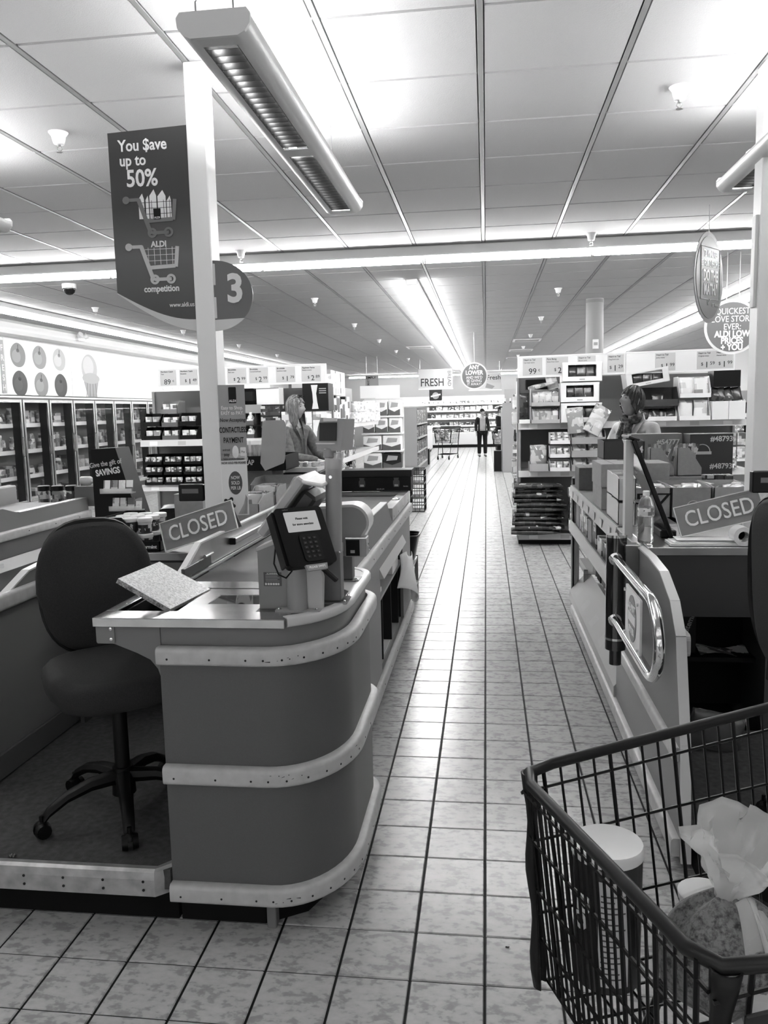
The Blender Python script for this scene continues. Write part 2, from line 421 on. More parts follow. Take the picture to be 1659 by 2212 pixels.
# --- pendant lamps over the checkout lanes
def pendant(loc, label):
    t = thing('pendant_lamp', label, 'lamp', loc, group=None)
    L, w = 2.1, .108
    lo = [(-w, .052), (-w * .98, .03), (-w * .84, .010), (-w * .64, 0), (-.052, 0)]
    shell = MB()
    for s_ in (-1, 1):
        pr = [(s_ * a, z) for a, z in lo] + [(s_ * a * .97, z + .004) for a, z in lo[::-1]]
        shell.prism(pr, 'y', .012, L - .012)
    shell.box(-.052, .052, L / 2 - .045, L / 2 + .045, 0, .004)
    shell.box(-.052, .052, .012, .06, 0, .004); shell.box(-.052, .052, L - .06, L - .012, 0, .004)
    shell.build('housing', mat(.62, .35), t, smooth=True)
    end = [(-w, .058)] + lo[:-1] + [(-a, z) for a, z in lo[:-1][::-1]] + [(w, .058), (w * .9, .072), (-w * .9, .072)]
    for y0 in (0, L - .012): MB().prism(end, 'y', y0, y0 + .012).build('end_cap', mat(.7, .4), t)
    for a, b in ((.06, L / 2 - .045), (L / 2 + .045, L - .06)):
        n = 20
        for k in range(n):
            y = a + (b - a) * (k + .5) / n
            MB().prism([(y - .001, .001), (y + .004, .042), (y + .002, .042), (y - .003, .001)], 'x', -.05, .05).build('louvre_blade', mat(.035, .3, 1.), t)
        for x in (-.05, .05): MB().box(x - .0015, x + .0015, a, b, .001, .036).build('louvre_rail', mat(.12, .25, 1.), t)
    for x in (-.05, .05): MB().cyl((x, .05, .058), (x, L - .05, .058), .013, n=8).build('tube', emit(1., PEND_POWER, 'pendant_tube_light'), t, smooth=True)
    for y in (.02, L - .3):
        MB().tube([(-.055, y, .07), (-.055, y, .105), (-.04, y, .118), (.04, y, .118), (.055, y, .105), (.055, y, .07)], .003, 6).build('hanger', STEEL, t)
        MB().tube([(0, y, .112), (0, y, CEIL - loc[2])], .0022, 6).build('wire', STEEL, t)
    return t
pl = pendant((-.755, 2.34, 2.655), 'white louvred pendant lamp hanging above the front of the open checkout counter')
dup(pl, (-2.77, 2.34, 2.655), label='white pendant lamp end poking in above the next lane, left of the hanging sign')
dup(pl, (1.275, 2.34, 2.655), label='white pendant lamp partly hidden behind the white post')
dup(pl, (3.3, 2.34, 2.655), label='white pendant lamp further along past the white post, out over the right lanes')
dup(pl, (-4.79, 2.34, 2.655), label='white pendant lamp over the farthest lane by the freezer side')
for k, x in enumerate((-4.79, -2.77, -.755, 1.275, 3.3)):  # unseen lamp row added behind the viewer for light on the counter fronts
    dup(pl, (x, -1.6, 2.655), label='unseen white pendant lamp of the added exit row, %s' % ('at the freezer side', 'second from the freezers', 'in the middle', 'second from the right wall', 'at the right wall side')[k])

# --- sprinkler heads
def sprinkler(loc, label):
    t = thing('sprinkler', label, 'sprinkler', loc, group='sprinkler heads on the ceiling')
    MB().lathe([(.006, -.06), (.026, -.058), (.032, -.04), (.036, -.02), (.05, -.001), (.05, 0), (.01, 0)], 20).build('cup', PLASTIC_W, t, smooth=True)
    m = MB(); m.cyl((0, 0, -.058), (0, 0, -.072), .009, n=10)
    for s_ in (-1, 1): m.tube([(s_ * .008, 0, -.07), (s_ * .014, 0, -.083), (0, 0, -.096)], .003, 5)
    m.cyl((0, 0, -.096), (0, 0, -.099), .016, n=12)
    m.build('nozzle', mat(.5, .3, 1.), t)
    return t
sp = sprinkler((-2.18, 4.12, CEIL - .001), 'white sprinkler head beside the hanging savings sign')
_lab = {(0, 1): 'white sprinkler head just above the lane number sign', (1, 0): 'large white sprinkler head casting a shadow, nearest the white post',
        (1, 1): 'white sprinkler head just in front of the long crossing strip light'}
for ix, x in enumerate((-2.19, .905)):
    for jy in range(7):
        if ix == 0 and jy == 0: continue
        side = 'left of the twin strip' if ix == 0 else 'right of the twin strip'
        dup(sp, (x, 4.1 + jy * 3.19, CEIL - .001), label=_lab.get((ix, jy), 'white sprinkler head %s, %s past the crossing strip' % (side, ('', '', 'first', 'second', 'third', 'fourth', 'fifth')[jy])))
for jy in range(5): dup(sp, (-5.2, 7.3 + jy * 3.19, CEIL - .001), label='tiny white sprinkler head over the freezer aisle, %s from the lanes' % ('first', 'second', 'third', 'fourth', 'fifth')[jy])
# --- dome camera and ceiling vents
t = thing('dome_camera', 'small dark dome camera hanging under the crossing strip light', 'camera', (-4.55, 8.6, CEIL))
MB().cyl((0, 0, -.05), (0, 0, 0), .075, n=20).build('mount', OFFW, t, smooth=True)
MB().lathe([(.002, -.12), (.03, -.115), (.055, -.095), (.066, -.06), (.066, -.05)], 20).build('dome', mat(.02, .1), t, smooth=True)
def vent(loc, label):
    t = thing('ceiling_vent', label, 'vent', loc, group='ceiling air vents')
    MB().box(-.29, .29, -.29, .29, -.008, -.004).build('backing', mat(.08, .6), t)
    fm = MB()
    for a, b, c, d in ((-.3, .3, -.3, -.26), (-.3, .3, .26, .3), (-.3, -.26, -.26, .26), (.26, .3, -.26, .26)): fm.box(a, b, c, d, -.018, -.002)
    fm.build('frame', OFFW, t)
    for k in range(7): MB().box(-.26, .26, -.23 + k * .07, -.205 + k * .07, -.016, -.006).build('slat', mat(.4, .5), t)
    return t
vt = vent((-1.53, 19.2, CEIL - .001), 'grey slatted air vent set in the ceiling left of the twin strip')
for k, (x, y) in enumerate(((.9, 18.2), (.9, 21.3), (.9, 24.4))):
    dup(vt, (x, y, CEIL - .001), label='dark slatted ceiling air vent right of the central aisle, %s one along' % ('first', 'second', 'third')[k])
# ================================================================== checkout lane in front: pod, belt, table, back panel
POD = [(-.978, 2.235), (-.82, 2.235), (-.66, 2.235)] + arc(-.66, 2.535, .22, .30, -90, 0, 12)[1:] + [(-.44, 2.72), (-.44, 2.90)] + arc(-.56, 2.90, .12, .12, 0, 90, 8)[1:] + [(-.60, 3.02)]
PANEL = mat(.135, .42, noise=.06, nscale=300.)
BUMP = mat(.47, .38, noise=.10, nscale=25.)
def bump_prof(z0, z1, t=.03):
    return [(-.004, z0), (t * .7, z0), (t * .95, z0 + .006), (t, z0 + .014), (t, z1 - .014), (t * .93, z1 - .006), (t * .7, z1), (-.004, z1)]
def along(path, d):
    """point and outward normal at distance d along a plan path"""
    for a, b in zip(path[:-1], path[1:]):
        L = (V(b) - V(a)).length
        if d <= L:
            p = V(a).lerp(V(b), d / L); t = (V(b) - V(a)).normalized(); return p, V((t.y, -t.x))
        d -= L
    p = V(path[-1]); return p, V((0, 1))
SCREW = mat(.03, .4)
pod = thing('checkout_counter', 'large grey rounded checkout counter end with three pale bumper rails', 'counter')
MB().sweep(POD, [(0, .10), (0, .90), (-.02, .90), (-.02, .10)]).build('front_panel', PANEL, pod, smooth=50)
MB().box(-.972, -.60, 2.26, 3.0, .10, .90).build('carcass', mat(.12, .5), pod)
MB().box(-.98, -.974, 2.25, 3.0, .10, .90).build('end_panel', mat(.5, .4), pod)
for z0, z1 in ((.103, .163), (.487, .545), (.861, .915)):
    b = MB().sweep(POD, bump_prof(z0, z1)).build('bumper', BUMP, pod, smooth=50)
    for d in (.035, .165, .275, .325, .375, .432, .49, .545, .60, .66, .75, .87):
        p, n = along(POD, d); q = V((p.x + n.x * .029, p.y + n.y * .029, (z0 + z1) / 2 - .006))
        MB().cyl(q, q + V((n.x, n.y, 0)) * .0018, .0034, n=8).build('screw', SCREW, b)
    for k, d in enumerate((.33, .36, .385, .63)):
        p, n = along(POD, d); p2, n2 = along(POD, d + random.uniform(.012, .04)); zz = z0 + random.uniform(.012, .048)
        a = V((p.x + n.x * .0302, p.y + n.y * .0302, zz)); c = V((p2.x + n2.x * .0302, p2.y + n2.y * .0302, zz + random.uniform(-.004, .006)))
        MB().quad(a, c, c + V((0, 0, .0035)), a + V((0, 0, .0012))).build('scuff', mat(.06, .8), b)
MB().sweep(POD, [(-.012, .90), (-.012, .976), (-.03, .976), (-.03, .90)]).build('apron', mat(.19, .42), pod, smooth=50)
ap = [(-1.178, .985), (-1.178, .927), (-1.12, .915), (-1.05, .888), (-1.01, .868), (-.988, .84), (-.976, .80), (-.976, .985)]
MB().prism(ap, 'y', 2.243, 2.262).build('side_apron', mat(.19, .42), pod)
pl_ = MB().prism(rrect(-1.176, -1.118, .918, .978, .006), 'y', 2.238, 2.243).build('corner_plate', mat(.22, .4), pod)
for z in (.932, .964): MB().lathe([(.001, -.004), (.005, -.003), (.0065, 0)], 10, (-1.128, 2.238, z), Euler((RAD(-90), 0, 0)).to_matrix()).build('bolt', CHROME, pl_, smooth=True)
# worktop
top = [(-.70, 2.24)] + [p for p in POD if p[0] > -.69][:-1] + [(-.58, 3.02), (-.70, 3.02)]
MB().prism(top, 'z', .974, .998).build('worktop', mat(.085, .35, noise=.25, nscale=60.), pod)
lam = [p for p in POD if p[0] >= -.585 or p == (-.66, 2.235)]
lam = [(-.588, 2.248)] + [p for p in POD if p[0] > -.585]
MB().sweep(lam, [(-.02, .972), (.004, .972), (.010, .978), (.010, .996), (.004, 1.002), (-.02, 1.002)]).build('worktop_edge', mat(.55, .3), pod, smooth=60)
MB().prism([(-.585, 2.80), (-.50, 2.66), (-.455, 2.60), (-.445, 2.72), (-.445, 2.88), (-.48, 2.97), (-.58, 3.0)], 'z', .998, .9995).build('lit_laminate_patch', mat(.5, .35), pod)  # pale patch: lit area of the dark worktop put into its colour
SS = mat(.62, .2, 1., noise=.15, nscale=14.)
fr = MB(); fr.box(-1.18, -.588, 2.226, 2.32, .972, 1.0, .002); fr.build('steel_front_rail', SS, pod)
MB().box(-1.18, -1.142, 2.32, 2.80, .972, 1.0, .002).build('steel_side_rail', SS, pod)
MB().box(-.95, -.70, 2.32, 2.415, .972, .9995, .001).build('steel_strip', SS, pod)
MB().box(-.95, -.70, 2.545, 2.63, .972, .9995, .001).build('steel_strip', SS, pod)
MB().box(-1.142, -.70, 2.645, 2.75, .972, .9995, .001).build('steel_strip', SS, pod)
MB().box(-.95, -.885, 2.415, 2.545, .972, .9995).build('steel_strip', SS, pod)
gl = MB().box(-.885, -.70, 2.415, 2.545, .972, .998).build('scanner_glass', mat(.02, .03, spec=1.), pod)
w = MB(); w.box(-1.142, -.95, 2.32, 2.645, .90, .905); w.box(-1.142, -1.138, 2.32, 2.645, .90, .985); w.box(-.954, -.95, 2.32, 2.645, .90, .985); w.box(-1.142, -.95, 2.32, 2.324, .90, .985); w.box(-1.142, -.95, 2.641, 2.645, .90, .985)
w.build('open_well', mat(.02, .6), pod)
MB().prism([(-.975, 2.285), (-.70, 2.285), (-.58, 2.36), (-.52, 2.5), (-.50, 2.95), (-.975, 2.95)], 'z', 0, .10).build('plinth', mat(.008, .8), pod)  # shadow under the counter put into its near-black colour and widened shape
MB().box(-.69, -.66, 2.262, 2.30, 0, .10, .003).build('foot', mat(.2, .5), pod)

# --- conveyor
cv = thing('conveyor_belt', 'long grey checkout conveyor belt running away beside the aisle', 'conveyor')
CP = mat(.21, .42, noise=.05, nscale=200.)
sp_ = [(3.02, .10), (6.0, .10), (6.0, .16), (5.45, .16), (5.45, .69), (6.0, .69), (6.0, .92), (4.87, .92), (4.64, 1.063), (3.02, 1.063)]
m = MB()
m.prism([(3.02, .10), (4.27, .10), (4.27, .92), (3.02, .92)], 'x', -.60, -.58)
m.prism([(5.45, .10), (6.0, .10), (6.0, .92), (5.45, .92)], 'x', -.60, -.58)
m.prism([(4.27, .69), (5.45, .69), (5.45, .92), (4.27, .92)], 'x', -.60, -.58)
m.prism([(4.27, .10), (5.45, .10), (5.45, .16), (4.27, .16)], 'x', -.60, -.58)
m.prism([(3.02, .92), (4.88, .92), (4.64, 1.063), (3.02, 1.063)], 'x', -.615, -.58)
m.build('side_panel', CP, cv)
MB().box(-.62, -.578, 3.02, 4.64, 1.060, 1.067, .002).build('panel_cap', mat(.75, .35), cv)
sp2 = MB().box(-.64, -.576, 4.88, 5.97, .92, 1.0, .002).build('steel_corner', mat(.4, .3, 1., noise=.25, nscale=7.), cv)
for y in (4.95, 5.2, 5.5, 5.85): MB().cyl((-.577, y, .94), (-.573, y, .94), .007, n=8).build('bolt', CHROME, sp2)
MB().lathe([(.03, 0), (.028, .008), (.015, .014), (.001, .015)], 14, (-.61, 5.35, 1.0)).build('dome_button', CHROME, cv, smooth=True)
MB().box(-1.12, -.70, 2.76, 5.93, .10, .93).build('carcass', mat(.05, .6), cv)
MB().box(-.70, -.60, 3.0, 4.25, .10, .93).build('carcass', mat(.05, .6), cv)
MB().box(-.70, -.60, 5.47, 5.93, .10, .93).build('carcass', mat(.05, .6), cv)
MB().box(-1.12, -.615, 2.755, 5.9, .93, .972, .012).build('belt', mat(.085, .55, noise=.3, nscale=5.), cv)
MB().box(-1.12, -.58, 5.9, 5.97, .90, .995, .004).build('end_roller_cover', mat(.35, .3, 1.), cv)
MB().box(-1.125, -1.117, 2.76, 5.9, .972, .985).build('belt_trim', mat(.75, .2, 1.), cv)
for z0, z1, nm in ((.835, .905, 'bumper'), (.085, .16, 'bumper')):
    b = MB().sweep([(-.58, 3.03), (-.58, 5.99)], bump_prof(z0, z1, .026)).build(nm, BUMP, cv, smooth=50)
    for k in range(9):
        y = 3.25 + k * .31; MB().cyl((-.555, y, (z0 + z1) / 2), (-.5525, y, (z0 + z1) / 2), .004, n=8).build('screw', SCREW, b)
MB().prism([(-.60, .685), (-.555, .69), (-.585, .755), (-.60, .755)], 'y', 4.25, 5.47).build('ticket_rail', mat(.55, .4), cv)
MB().box(-.70, -.585, 4.27, 5.45, .555, .572).build('inner_shelf', mat(.3, .5), cv)
for y in (4.49, 4.9, 5.30): MB().box(-.70, -.60, y - .008, y + .008, .16, .556).build('divider', mat(.03, .6), cv)
MB().box(-.70, -.60, 4.27, 5.45, .15, .165).build('inner_floor', mat(.3, .6), cv)
for y in (3.3, 4.6, 5.87): MB().box(-.66, -.60, y - .03, y + .03, 0, .1).build('foot', mat(.25, .5), cv)
# steel divider wall on the cashier's side of the belt
dv = thing('belt_divider', 'low steel divider wall along the cashier side of the belt', 'divider')
MB().prism([(2.80, .985), (5.9, .985), (5.9, 1.093), (3.03, 1.093), (2.80, 1.0)], 'x', -1.142, -1.13).build('wall', mat(.45, .32, 1., noise=.2, nscale=4.), dv)
MB().prism([(2.79, .985), (2.80, .985), (3.035, 1.09), (5.9, 1.09), (5.9, 1.097), (3.028, 1.097), (2.79, 1.0)], 'x', -1.15, -1.126).build('edge_strip', mat(.75, .3), dv)
MB().box(-1.130, -1.105, 3.41, 3.95, 1.026, 1.052, .004).build('push_bar', mat(.45, .3, 1.), dv)
MB().box(-1.131, -1.104, 3.398, 3.41, 1.024, 1.054, .002).build('bar_end', BLACK, dv)
m = MB(); m.box(-1.13, -1.118, 2.82, 3.12, .992, 1.03, .002); m.build('hinge_plate', mat(.1, .35, 1.), dv)
MB().cyl((-1.12, 3.05, 1.035), (-1.12, 3.14, 1.035), .007, n=8).build('hinge_pin', STEEL, dv)
tr = MB().box(-1.129, -1.126, 4.02, 5.85, 1.03, 1.085).build('ticket_strip', mat(.5, .4), dv)
for k in range(10):
    y = 4.05 + k * .18; MB().box(-1.1262, -1.125, y, y + .13, 1.036, 1.08).build('price_ticket', mat(.75, .6), tr)

# --- side table behind the cashier's seat
def side_table(x0, x1, y0, y1, label, left=.01, drawer=True):
    t = thing('side_table', label, 'table')
    MB().box(x0, x1, y0, y1, .965, 1.0, .002).build('tabletop', mat(.3, .3, 1., noise=.15, nscale=6.), t)
    MB().box(x0 + .01, x1 - .01, y0 + .012, y0 + .03, .70, .965).build('modesty_panel', mat(.06, .5), t)
    if drawer: MB().box(max(x0 + .04, x1 - .25), x1 - .04, y0 + .004, y0 + .012, .87, .955).build('drawer_front', mat(.2, .4), t)
    MB().box(x0 + left, x0 + left + .02, y0 + .03, y1, .1, .965).build('side_panel', mat(.1, .5), t)
    MB().box(x1 - .03, x1 - .01, y0 + .03, y1, .1, .965).build('side_panel', mat(.1, .5), t)
    return t
side_table(-1.88, -1.25, 3.33, 6.0, 'steel topped side table behind the cashier seat of the front lane')
# back panel of this lane
def back_panel(x, label, y1=4.1):
    t = thing('lane_back_panel', label, 'panel')
    pr = [(2.66, .05), (2.70, .45), (2.80, .80), (2.90, .90), (3.08, .968), (3.3, .985), (y1, .985), (y1, .05)]
    MB().prism(pr, 'x', x, x + .022).build('board', mat(.21, .42), t)
    pr2 = pr[:-1]; out = []
    for (y, z) in pr2: out.append((y, z))
    ed = MB()
    for (a, b) in zip(out[:-1], out[1:]):
        d = V((b[0] - a[0], b[1] - a[1])).normalized(); n = V((-d.y, d.x)) * .007
        q = [(a[0], a[1]), (b[0], b[1]), (b[0] + n.x, b[1] + n.y), (a[0] + n.x, a[1] + n.y)]
        ed.prism(q, 'x', x - .006, x + .028)
    ed.build('edge_band', mat(.62, .3), t)
    return t
bp3 = back_panel(-1.92, 'dark lane back panel with a rounded pale edge behind the office chair', 6.1)
bp3b = MB().sweep([(-1.898, 6.0), (-1.898, 2.72)], bump_prof(.855, .92, -.026)).build('bumper', BUMP, bp3, smooth=50)
MB().box(-1.898, -1.885, 2.5, 3.9, .20, .30, .004).build('kickboard', mat(.14, .5), bp3)
# platform
pf = thing('cashier_platform', 'raised carpeted cashier platform with pale metal nosing under the chair', 'platform')
MB().box(-1.9, -.985, 2.235, 3.9, .13, .195).build('deck', mat(.1, .95, noise=.3, nscale=45., bump=.4, bscale=300.), pf)
ns = MB().sweep([(-2.6, 2.228), (-1.03, 2.228), (-.985, 2.27)], [(0, .113), (.012, .115), (.014, .17), (.012, .195), (0, .201), (-.02, .199), (-.02, .113)]).build('nosing', mat(.45, .35, .5, noise=.25, nscale=18.), pf)
for k in range(8):
    for z in (.137, .165):
        x = -1.99 + k * .132; MB().cyl((x, 2.2145, z), (x, 2.2125, z), .0045, n=8).build('screw', SCREW, ns)
MB().box(-2.6, -.985, 2.285, 3.9, 0, .13).build('plinth', mat(.008, .9), pf)  # widened near-black box that holds the shadow beneath the platform in its colour
# ================================================================== office chairs
def office_chair(loc, rz, label):
    t = thing('office_chair', label, 'chair', loc, rz)
    FAB = mat(.05, .8, noise=.2, nscale=260.); PLA = mat(.004, .45)
    # local: seat faces +x ; back at -x
    def back(u, v):
        a = 2 * pi * u; k = sin(pi * v) ** .35 if 0 < v < 1 else 0
        y = .21 * (abs(cos(a)) ** .75) * (1 if cos(a) > 0 else -1); z = .265 * (abs(sin(a)) ** .8) * (1 if sin(a) > 0 else -1)
        if z < 0: y *= .93
        x = (v - .5) * .075 - .03 * (1 - (y / .21) ** 2)
        return V((-.235 + x - (z + .3) * .06, y * (.8 + .2 * k) if v not in (0, 1) else y * .8, .775 + (z * (.775 + .14 * k) if v not in (0, 1) else z * .86)))
    m = MB(); m.grid(back, 36, 9, closed_u=True); n = len(m.v); m.f += [tuple(range(36))[::-1], tuple(range(n - 36, n))]
    m.build('backrest', FAB, t, smooth=60)
    rim = MB(); rim.tube([V((-.262 - (sin(a) * .3 + .3) * .06, .188 * (abs(cos(a)) ** .75) * (1 if cos(a) > 0 else -1), .775 + .243 * (abs(sin(a)) ** .8) * (1 if sin(a) > 0 else -1))) for a in [2 * pi * i / 36 for i in range(36)]], .014, 6, closed=True)
    rim.build('back_shell', PLA, t, smooth=True)
    def seat(u, v):
        a = 2 * pi * u; x = .24 * (abs(cos(a)) ** .7) * (1 if cos(a) > 0 else -1); y = .24 * (abs(sin(a)) ** .7) * (1 if sin(a) > 0 else -1)
        k = (.55, .86, .98, 1, .99, .93, .8)[round(v * 6)]; z = (-.055, -.055, -.035, 0, .025, .04, .046)[round(v * 6)]
        return V((.02 + x * k, y * k, .52 + z - (.02 if x > .15 else 0)))
    m = MB(); m.grid(seat, 32, 7, closed_u=True); n = len(m.v); m.f += [tuple(range(32))[::-1], tuple(range(n - 32, n))]
    m.build('seat', FAB, t, smooth=60)
    MB().box(-.12, .12, -.1, .1, .445, .47, .005).build('mechanism', PLA, t)
    MB().tube([(-.08, 0, .455), (-.24, 0, .46), (-.315, 0, .52), (-.305, 0, .64)], .022, 8).build('back_stem', PLA, t, smooth=True)
    MB().cyl((0, 0, .09), (0, 0, .45), .026, n=16).build('gas_column', PLA, t, smooth=True)
    MB().cyl((0, 0, .07), (0, 0, .17), .042, .036, n=16).build('hub', PLA, t, smooth=True)
    for k in range(5):
        a = 2 * pi * k / 5 + RAD(62); d = V((cos(a), sin(a), 0)); s_ = V((-sin(a), cos(a), 0))
        pts = [d * .03 + V((0, 0, .135)), d * .12 + V((0, 0, .135)), d * .2 + V((0, 0, .115)), d * .262 + V((0, 0, .082)), d * .282 + V((0, 0, .06))]
        leg = MB(); 
        for p in [None]:
            vs = []
            for i, p in enumerate(pts):
                w, h = (.03, .026, .022, .02, .018)[i], (.028, .024, .02, .018, .014)[i]
                for q in range(8):
                    vs.append(p + s_ * (w * cos(2 * pi * q / 8)) + V((0, 0, h * sin(2 * pi * q / 8))))
            fs = [(i * 8 + q, i * 8 + (q + 1) % 8, (i + 1) * 8 + (q + 1) % 8, (i + 1) * 8 + q) for i in range(4) for q in range(8)] + [tuple(range(8)), tuple(range(32, 40))]
            leg.add(vs, fs)
        lo = leg.build('leg', PLA, t, smooth=True)
        c = d * .285 + V((0, 0, .028)); cw = MB()
        for e in (-1, 1): cw.cyl(c + s_ * (e * .008), c + s_ * (e * .026), .028, .024, n=14)
        cw.cyl(c + V((0, 0, .01)), c + V((0, 0, .05)), .008, n=8); cw.lathe([(.022, .0), (.02, .012), (.01, .022), (.001, .024)], 10, c + V((0, 0, .008)))
        cw.build('caster', PLA, lo, smooth=True)
    return t
CH = office_chair((-1.295, 2.59, .195), RAD(-52), 'black fabric office chair with casters on the carpeted platform')
dup(CH, (1.165, 2.56, .196), RAD(14), scale=(1, 1, 1.1), label='black office chair cut off behind the next lane\'s closed sign')

# ================================================================== things on the front counter
# stone slab tilted over the open well
sl = MB(); a, b, c, d = V((-1.139, 2.33, 1.099)), V((-1.121, 2.61, 1.099)), V((-.945, 2.612, 1.003)), V((-.975, 2.332, 1.003))
nrm = (b - a).cross(d - a).normalized(); nrm = nrm if nrm.z > 0 else -nrm
lowq = [p - nrm * .016 for p in (a, b, c, d)]
ctr = sum((a, b, c, d), V()) / 4
sl.add([p - ctr for p in (a, b, c, d)] + [p - ctr for p in lowq], [(0, 1, 2, 3), (7, 6, 5, 4), (0, 4, 5, 1), (1, 5, 6, 2), (2, 6, 7, 3), (3, 7, 4, 0)])
def speck(name, lo_, hi_, sc, bump=.3):
    m, nt, bs = _bsdf(name); L = nt.links
    tc = nt.nodes.new('ShaderNodeTexCoord'); n = nt.nodes.new('ShaderNodeTexNoise'); n.inputs['Scale'].default_value = sc; n.inputs['Detail'].default_value = 6; n.inputs['Roughness'].default_value = .7
    r = ramp(nt, [(.36, lo_), (.47, (lo_ + hi_) / 2), (.56, hi_)]); L.new(tc.outputs['Object'], n.inputs['Vector']); L.new(n.outputs['Fac'], r.inputs[0]); L.new(r.outputs[0], bs.inputs['Base Color'])
    bs.inputs['Roughness'].default_value = .4
    return m
st = sl.build('stone_slab', speck('speckled_slab', .5, .93, 130), loc=ctr)
for p in st.data.polygons: pass
tag(st, 'pale speckled slab tilted across the open well of the counter', 'slab')
ed = MB(); e1, e2 = d - ctr, a - ctr
ed.add([e1 - nrm * .0005 + V((0, -.0008, 0)), e2 - nrm * .0005 + V((0, -.0008, 0)), e2 - nrm * .0155 + V((0, -.0008, 0)), e1 - nrm * .0155 + V((0, -.0008, 0))], [(0, 1, 2, 3)])
ed.build('slab_edge', speck('speckled_edge', .05, .4, 160), st)

# payment terminal tower
tw = thing('scanner_tower', 'grey plastic scanner tower with a sticker beside the card terminal', 'scanner', (-.605, 2.40, .998))
TG = mat(.24, .38)
side = [(-.068, 0), (.068, 0), (.068, .20), (.02, .225), (-.068, .195)]
MB().prism([(-.095, 0), (.055, 0), (.055, .215), (.01, .222), (-.045, .205), (-.095, .185)], 'y', -.035, .075).build('body', TG, tw)
MB().prism([(-.098, .18), (-.04, .202), (.01, .224), (.01, .23), (-.045, .212), (-.10, .19)], 'y', -.037, .077).build('top_cover', mat(.42, .35), tw)
MB().lathe([(.034, 0), (.032, .03), (.031, .20), (.02, .23), (.004, .235)], 20, (.03, -.045, 0)).build('round_column', mat(.28, .35), tw, smooth=True)
MB().prism([(.05, 0), (.105, 0), (.11, .1), (.09, .17), (.07, .2), (.05, .2)], 'y', -.05, -.02).build('cover_flap', mat(.45, .3), tw)
bpl = MB().prism(rrect(-.035, .105, -.085, -.01, .008), 'z', 0, .006).build('base_plate', mat(.35, .4), tw)
for x, y in ((-.022, -.07), (-.02, -.022), (.09, -.07), (.092, -.024)): MB().lathe([(.006, 0), (.006, .003), (.003, .006), (.0005, .006)], 8, (x, y, .006)).build('bolt', CHROME, bpl, smooth=True)
stk = MB().box(-.078, -.022, -.0365, -.035, .072, .115).build('sticker', mat(.12, .5), tw)
for k in range(5): MB().box(-.072, -.028 - .006 * (k % 2), -.0372, -.0364, .087 + k * .005, .0885 + k * .005).build('sticker_print', mat(.35, .6), stk)
text('sticker_print', 'SCANNING', .007, mat(.6, .6), stk, (-.05, -.0368, .111), bold=.01)
m = MB(); random.seed(3)
for k in range(6): m.box(-.074 + k * .008, -.068 + k * .008 + random.uniform(-.001, .001), -.0372, -.0364, .075, .082)
m.build('sticker_print', mat(.7, .6), stk)

pt = thing('card_terminal', 'black card payment terminal with lit screen and keypad on the tower', 'card terminal', (-.537, 2.30, 1.232), rot=Euler((RAD(-30), RAD(1.3), RAD(44.8))))
PB = mat(.003, .5, spec=.15)
MB().prism(rrect(-.082, .082, -.093, .093, .014), 'y', -.012, .016).build('case', PB, pt, smooth=35)
MB().prism(rrect(-.089, -.08, -.085, .085, .004), 'y', -.004, .028).build('side_bezel', mat(.02, .35), pt)
sc = MB().prism(rrect(-.054, .058, .014, .078, .003), 'y', -.0135, -.0115).build('screen', emit(.3, .3, 'terminal_screen_glow', .04), pt)
text('screen_text', 'Please wait', .0095, INK, sc, (.002, -.0137, .055), bold=.015)
text('screen_text', 'for store associate', .0095, INK, sc, (.002, -.0137, .037), bold=.015)
text('maker_name', 'verifone', .006, mat(.2, .5), pt, (-.045, -.0137, .086))
kp = MB().prism(rrect(-.026, .04, -.082, .004, .012), 'y', -.015, -.0115).build('keypad', mat(.004, .5, spec=.2), pt)
for r_ in range(5):
    for c_ in range(3):
        MB().box(-.018 + c_ * .018, -.006 + c_ * .018, -.017, -.0148, -.072 + r_ * .0145, -.0635 + r_ * .0145, .001).build('key', mat(.03, .4), kp)
        MB().box(-.014 + c_ * .018, -.010 + c_ * .018, -.0174, -.0168, -.0695 + r_ * .0145, -.066 + r_ * .0145).build('key_mark', mat(.1, .5), kp)
sw = MB().prism([(-.032, -.112), (.034, -.112), (.038, -.094), (-.036, -.094)], 'y', -.022, -.012).build('swipe_plate', mat(.3, .4), pt)
text('swipe_text', 'PLEASE SWIPE', .0098, WHITE, sw, (.001, -.0225, -.103), bold=.025, sx=.92)
MB().tube([(-.062, .03, .02), (-.085, .03, -.01), (-.105, .03, -.06), (-.10, .03, -.095), (-.08, .03, -.108), (-.055, .03, -.09), (-.045, .03, -.04), (-.048, .03, 0)], .0026, 6).build('cable', BLACK, pt, smooth=True)
MB().cbox((.062, .02, -.118), (.014, .014, .06), Euler((0, RAD(-38), 0)).to_matrix(), .003).build('lever', mat(.008, .4), pt)

# cashier's tilted monitor, seen from behind
mo = thing('cashier_monitor', 'tilted pale flat cashier monitor seen from behind the card terminal', 'monitor', (-.625, 2.50, .998))
Rm = Euler((0, RAD(38), 0)).to_matrix()
MB().cbox((0, 0, .315), (.032, .25, .22), Rm, .006).build('case', mat(.42, .4), mo)
MB().cbox((.05, 0, .30), (.05, .2, .13), Rm, .01).build('back_cover', mat(.06, .4), mo)
MB().cbox((-.0165, 0, .303), (.002, .22, .18), Rm).build('screen', mat(.02, .1), mo)
MB().cbox((.10, 0, .385), (.07, .25, .012), Euler((0, RAD(12), 0)).to_matrix(), .004).build('top_edge', mat(.7, .4), mo)
MB().tube([(.02, 0, 0), (.03, 0, .18), (.02, 0, .3)], .018, 10).build('stand', mat(.03, .5), mo, smooth=True)

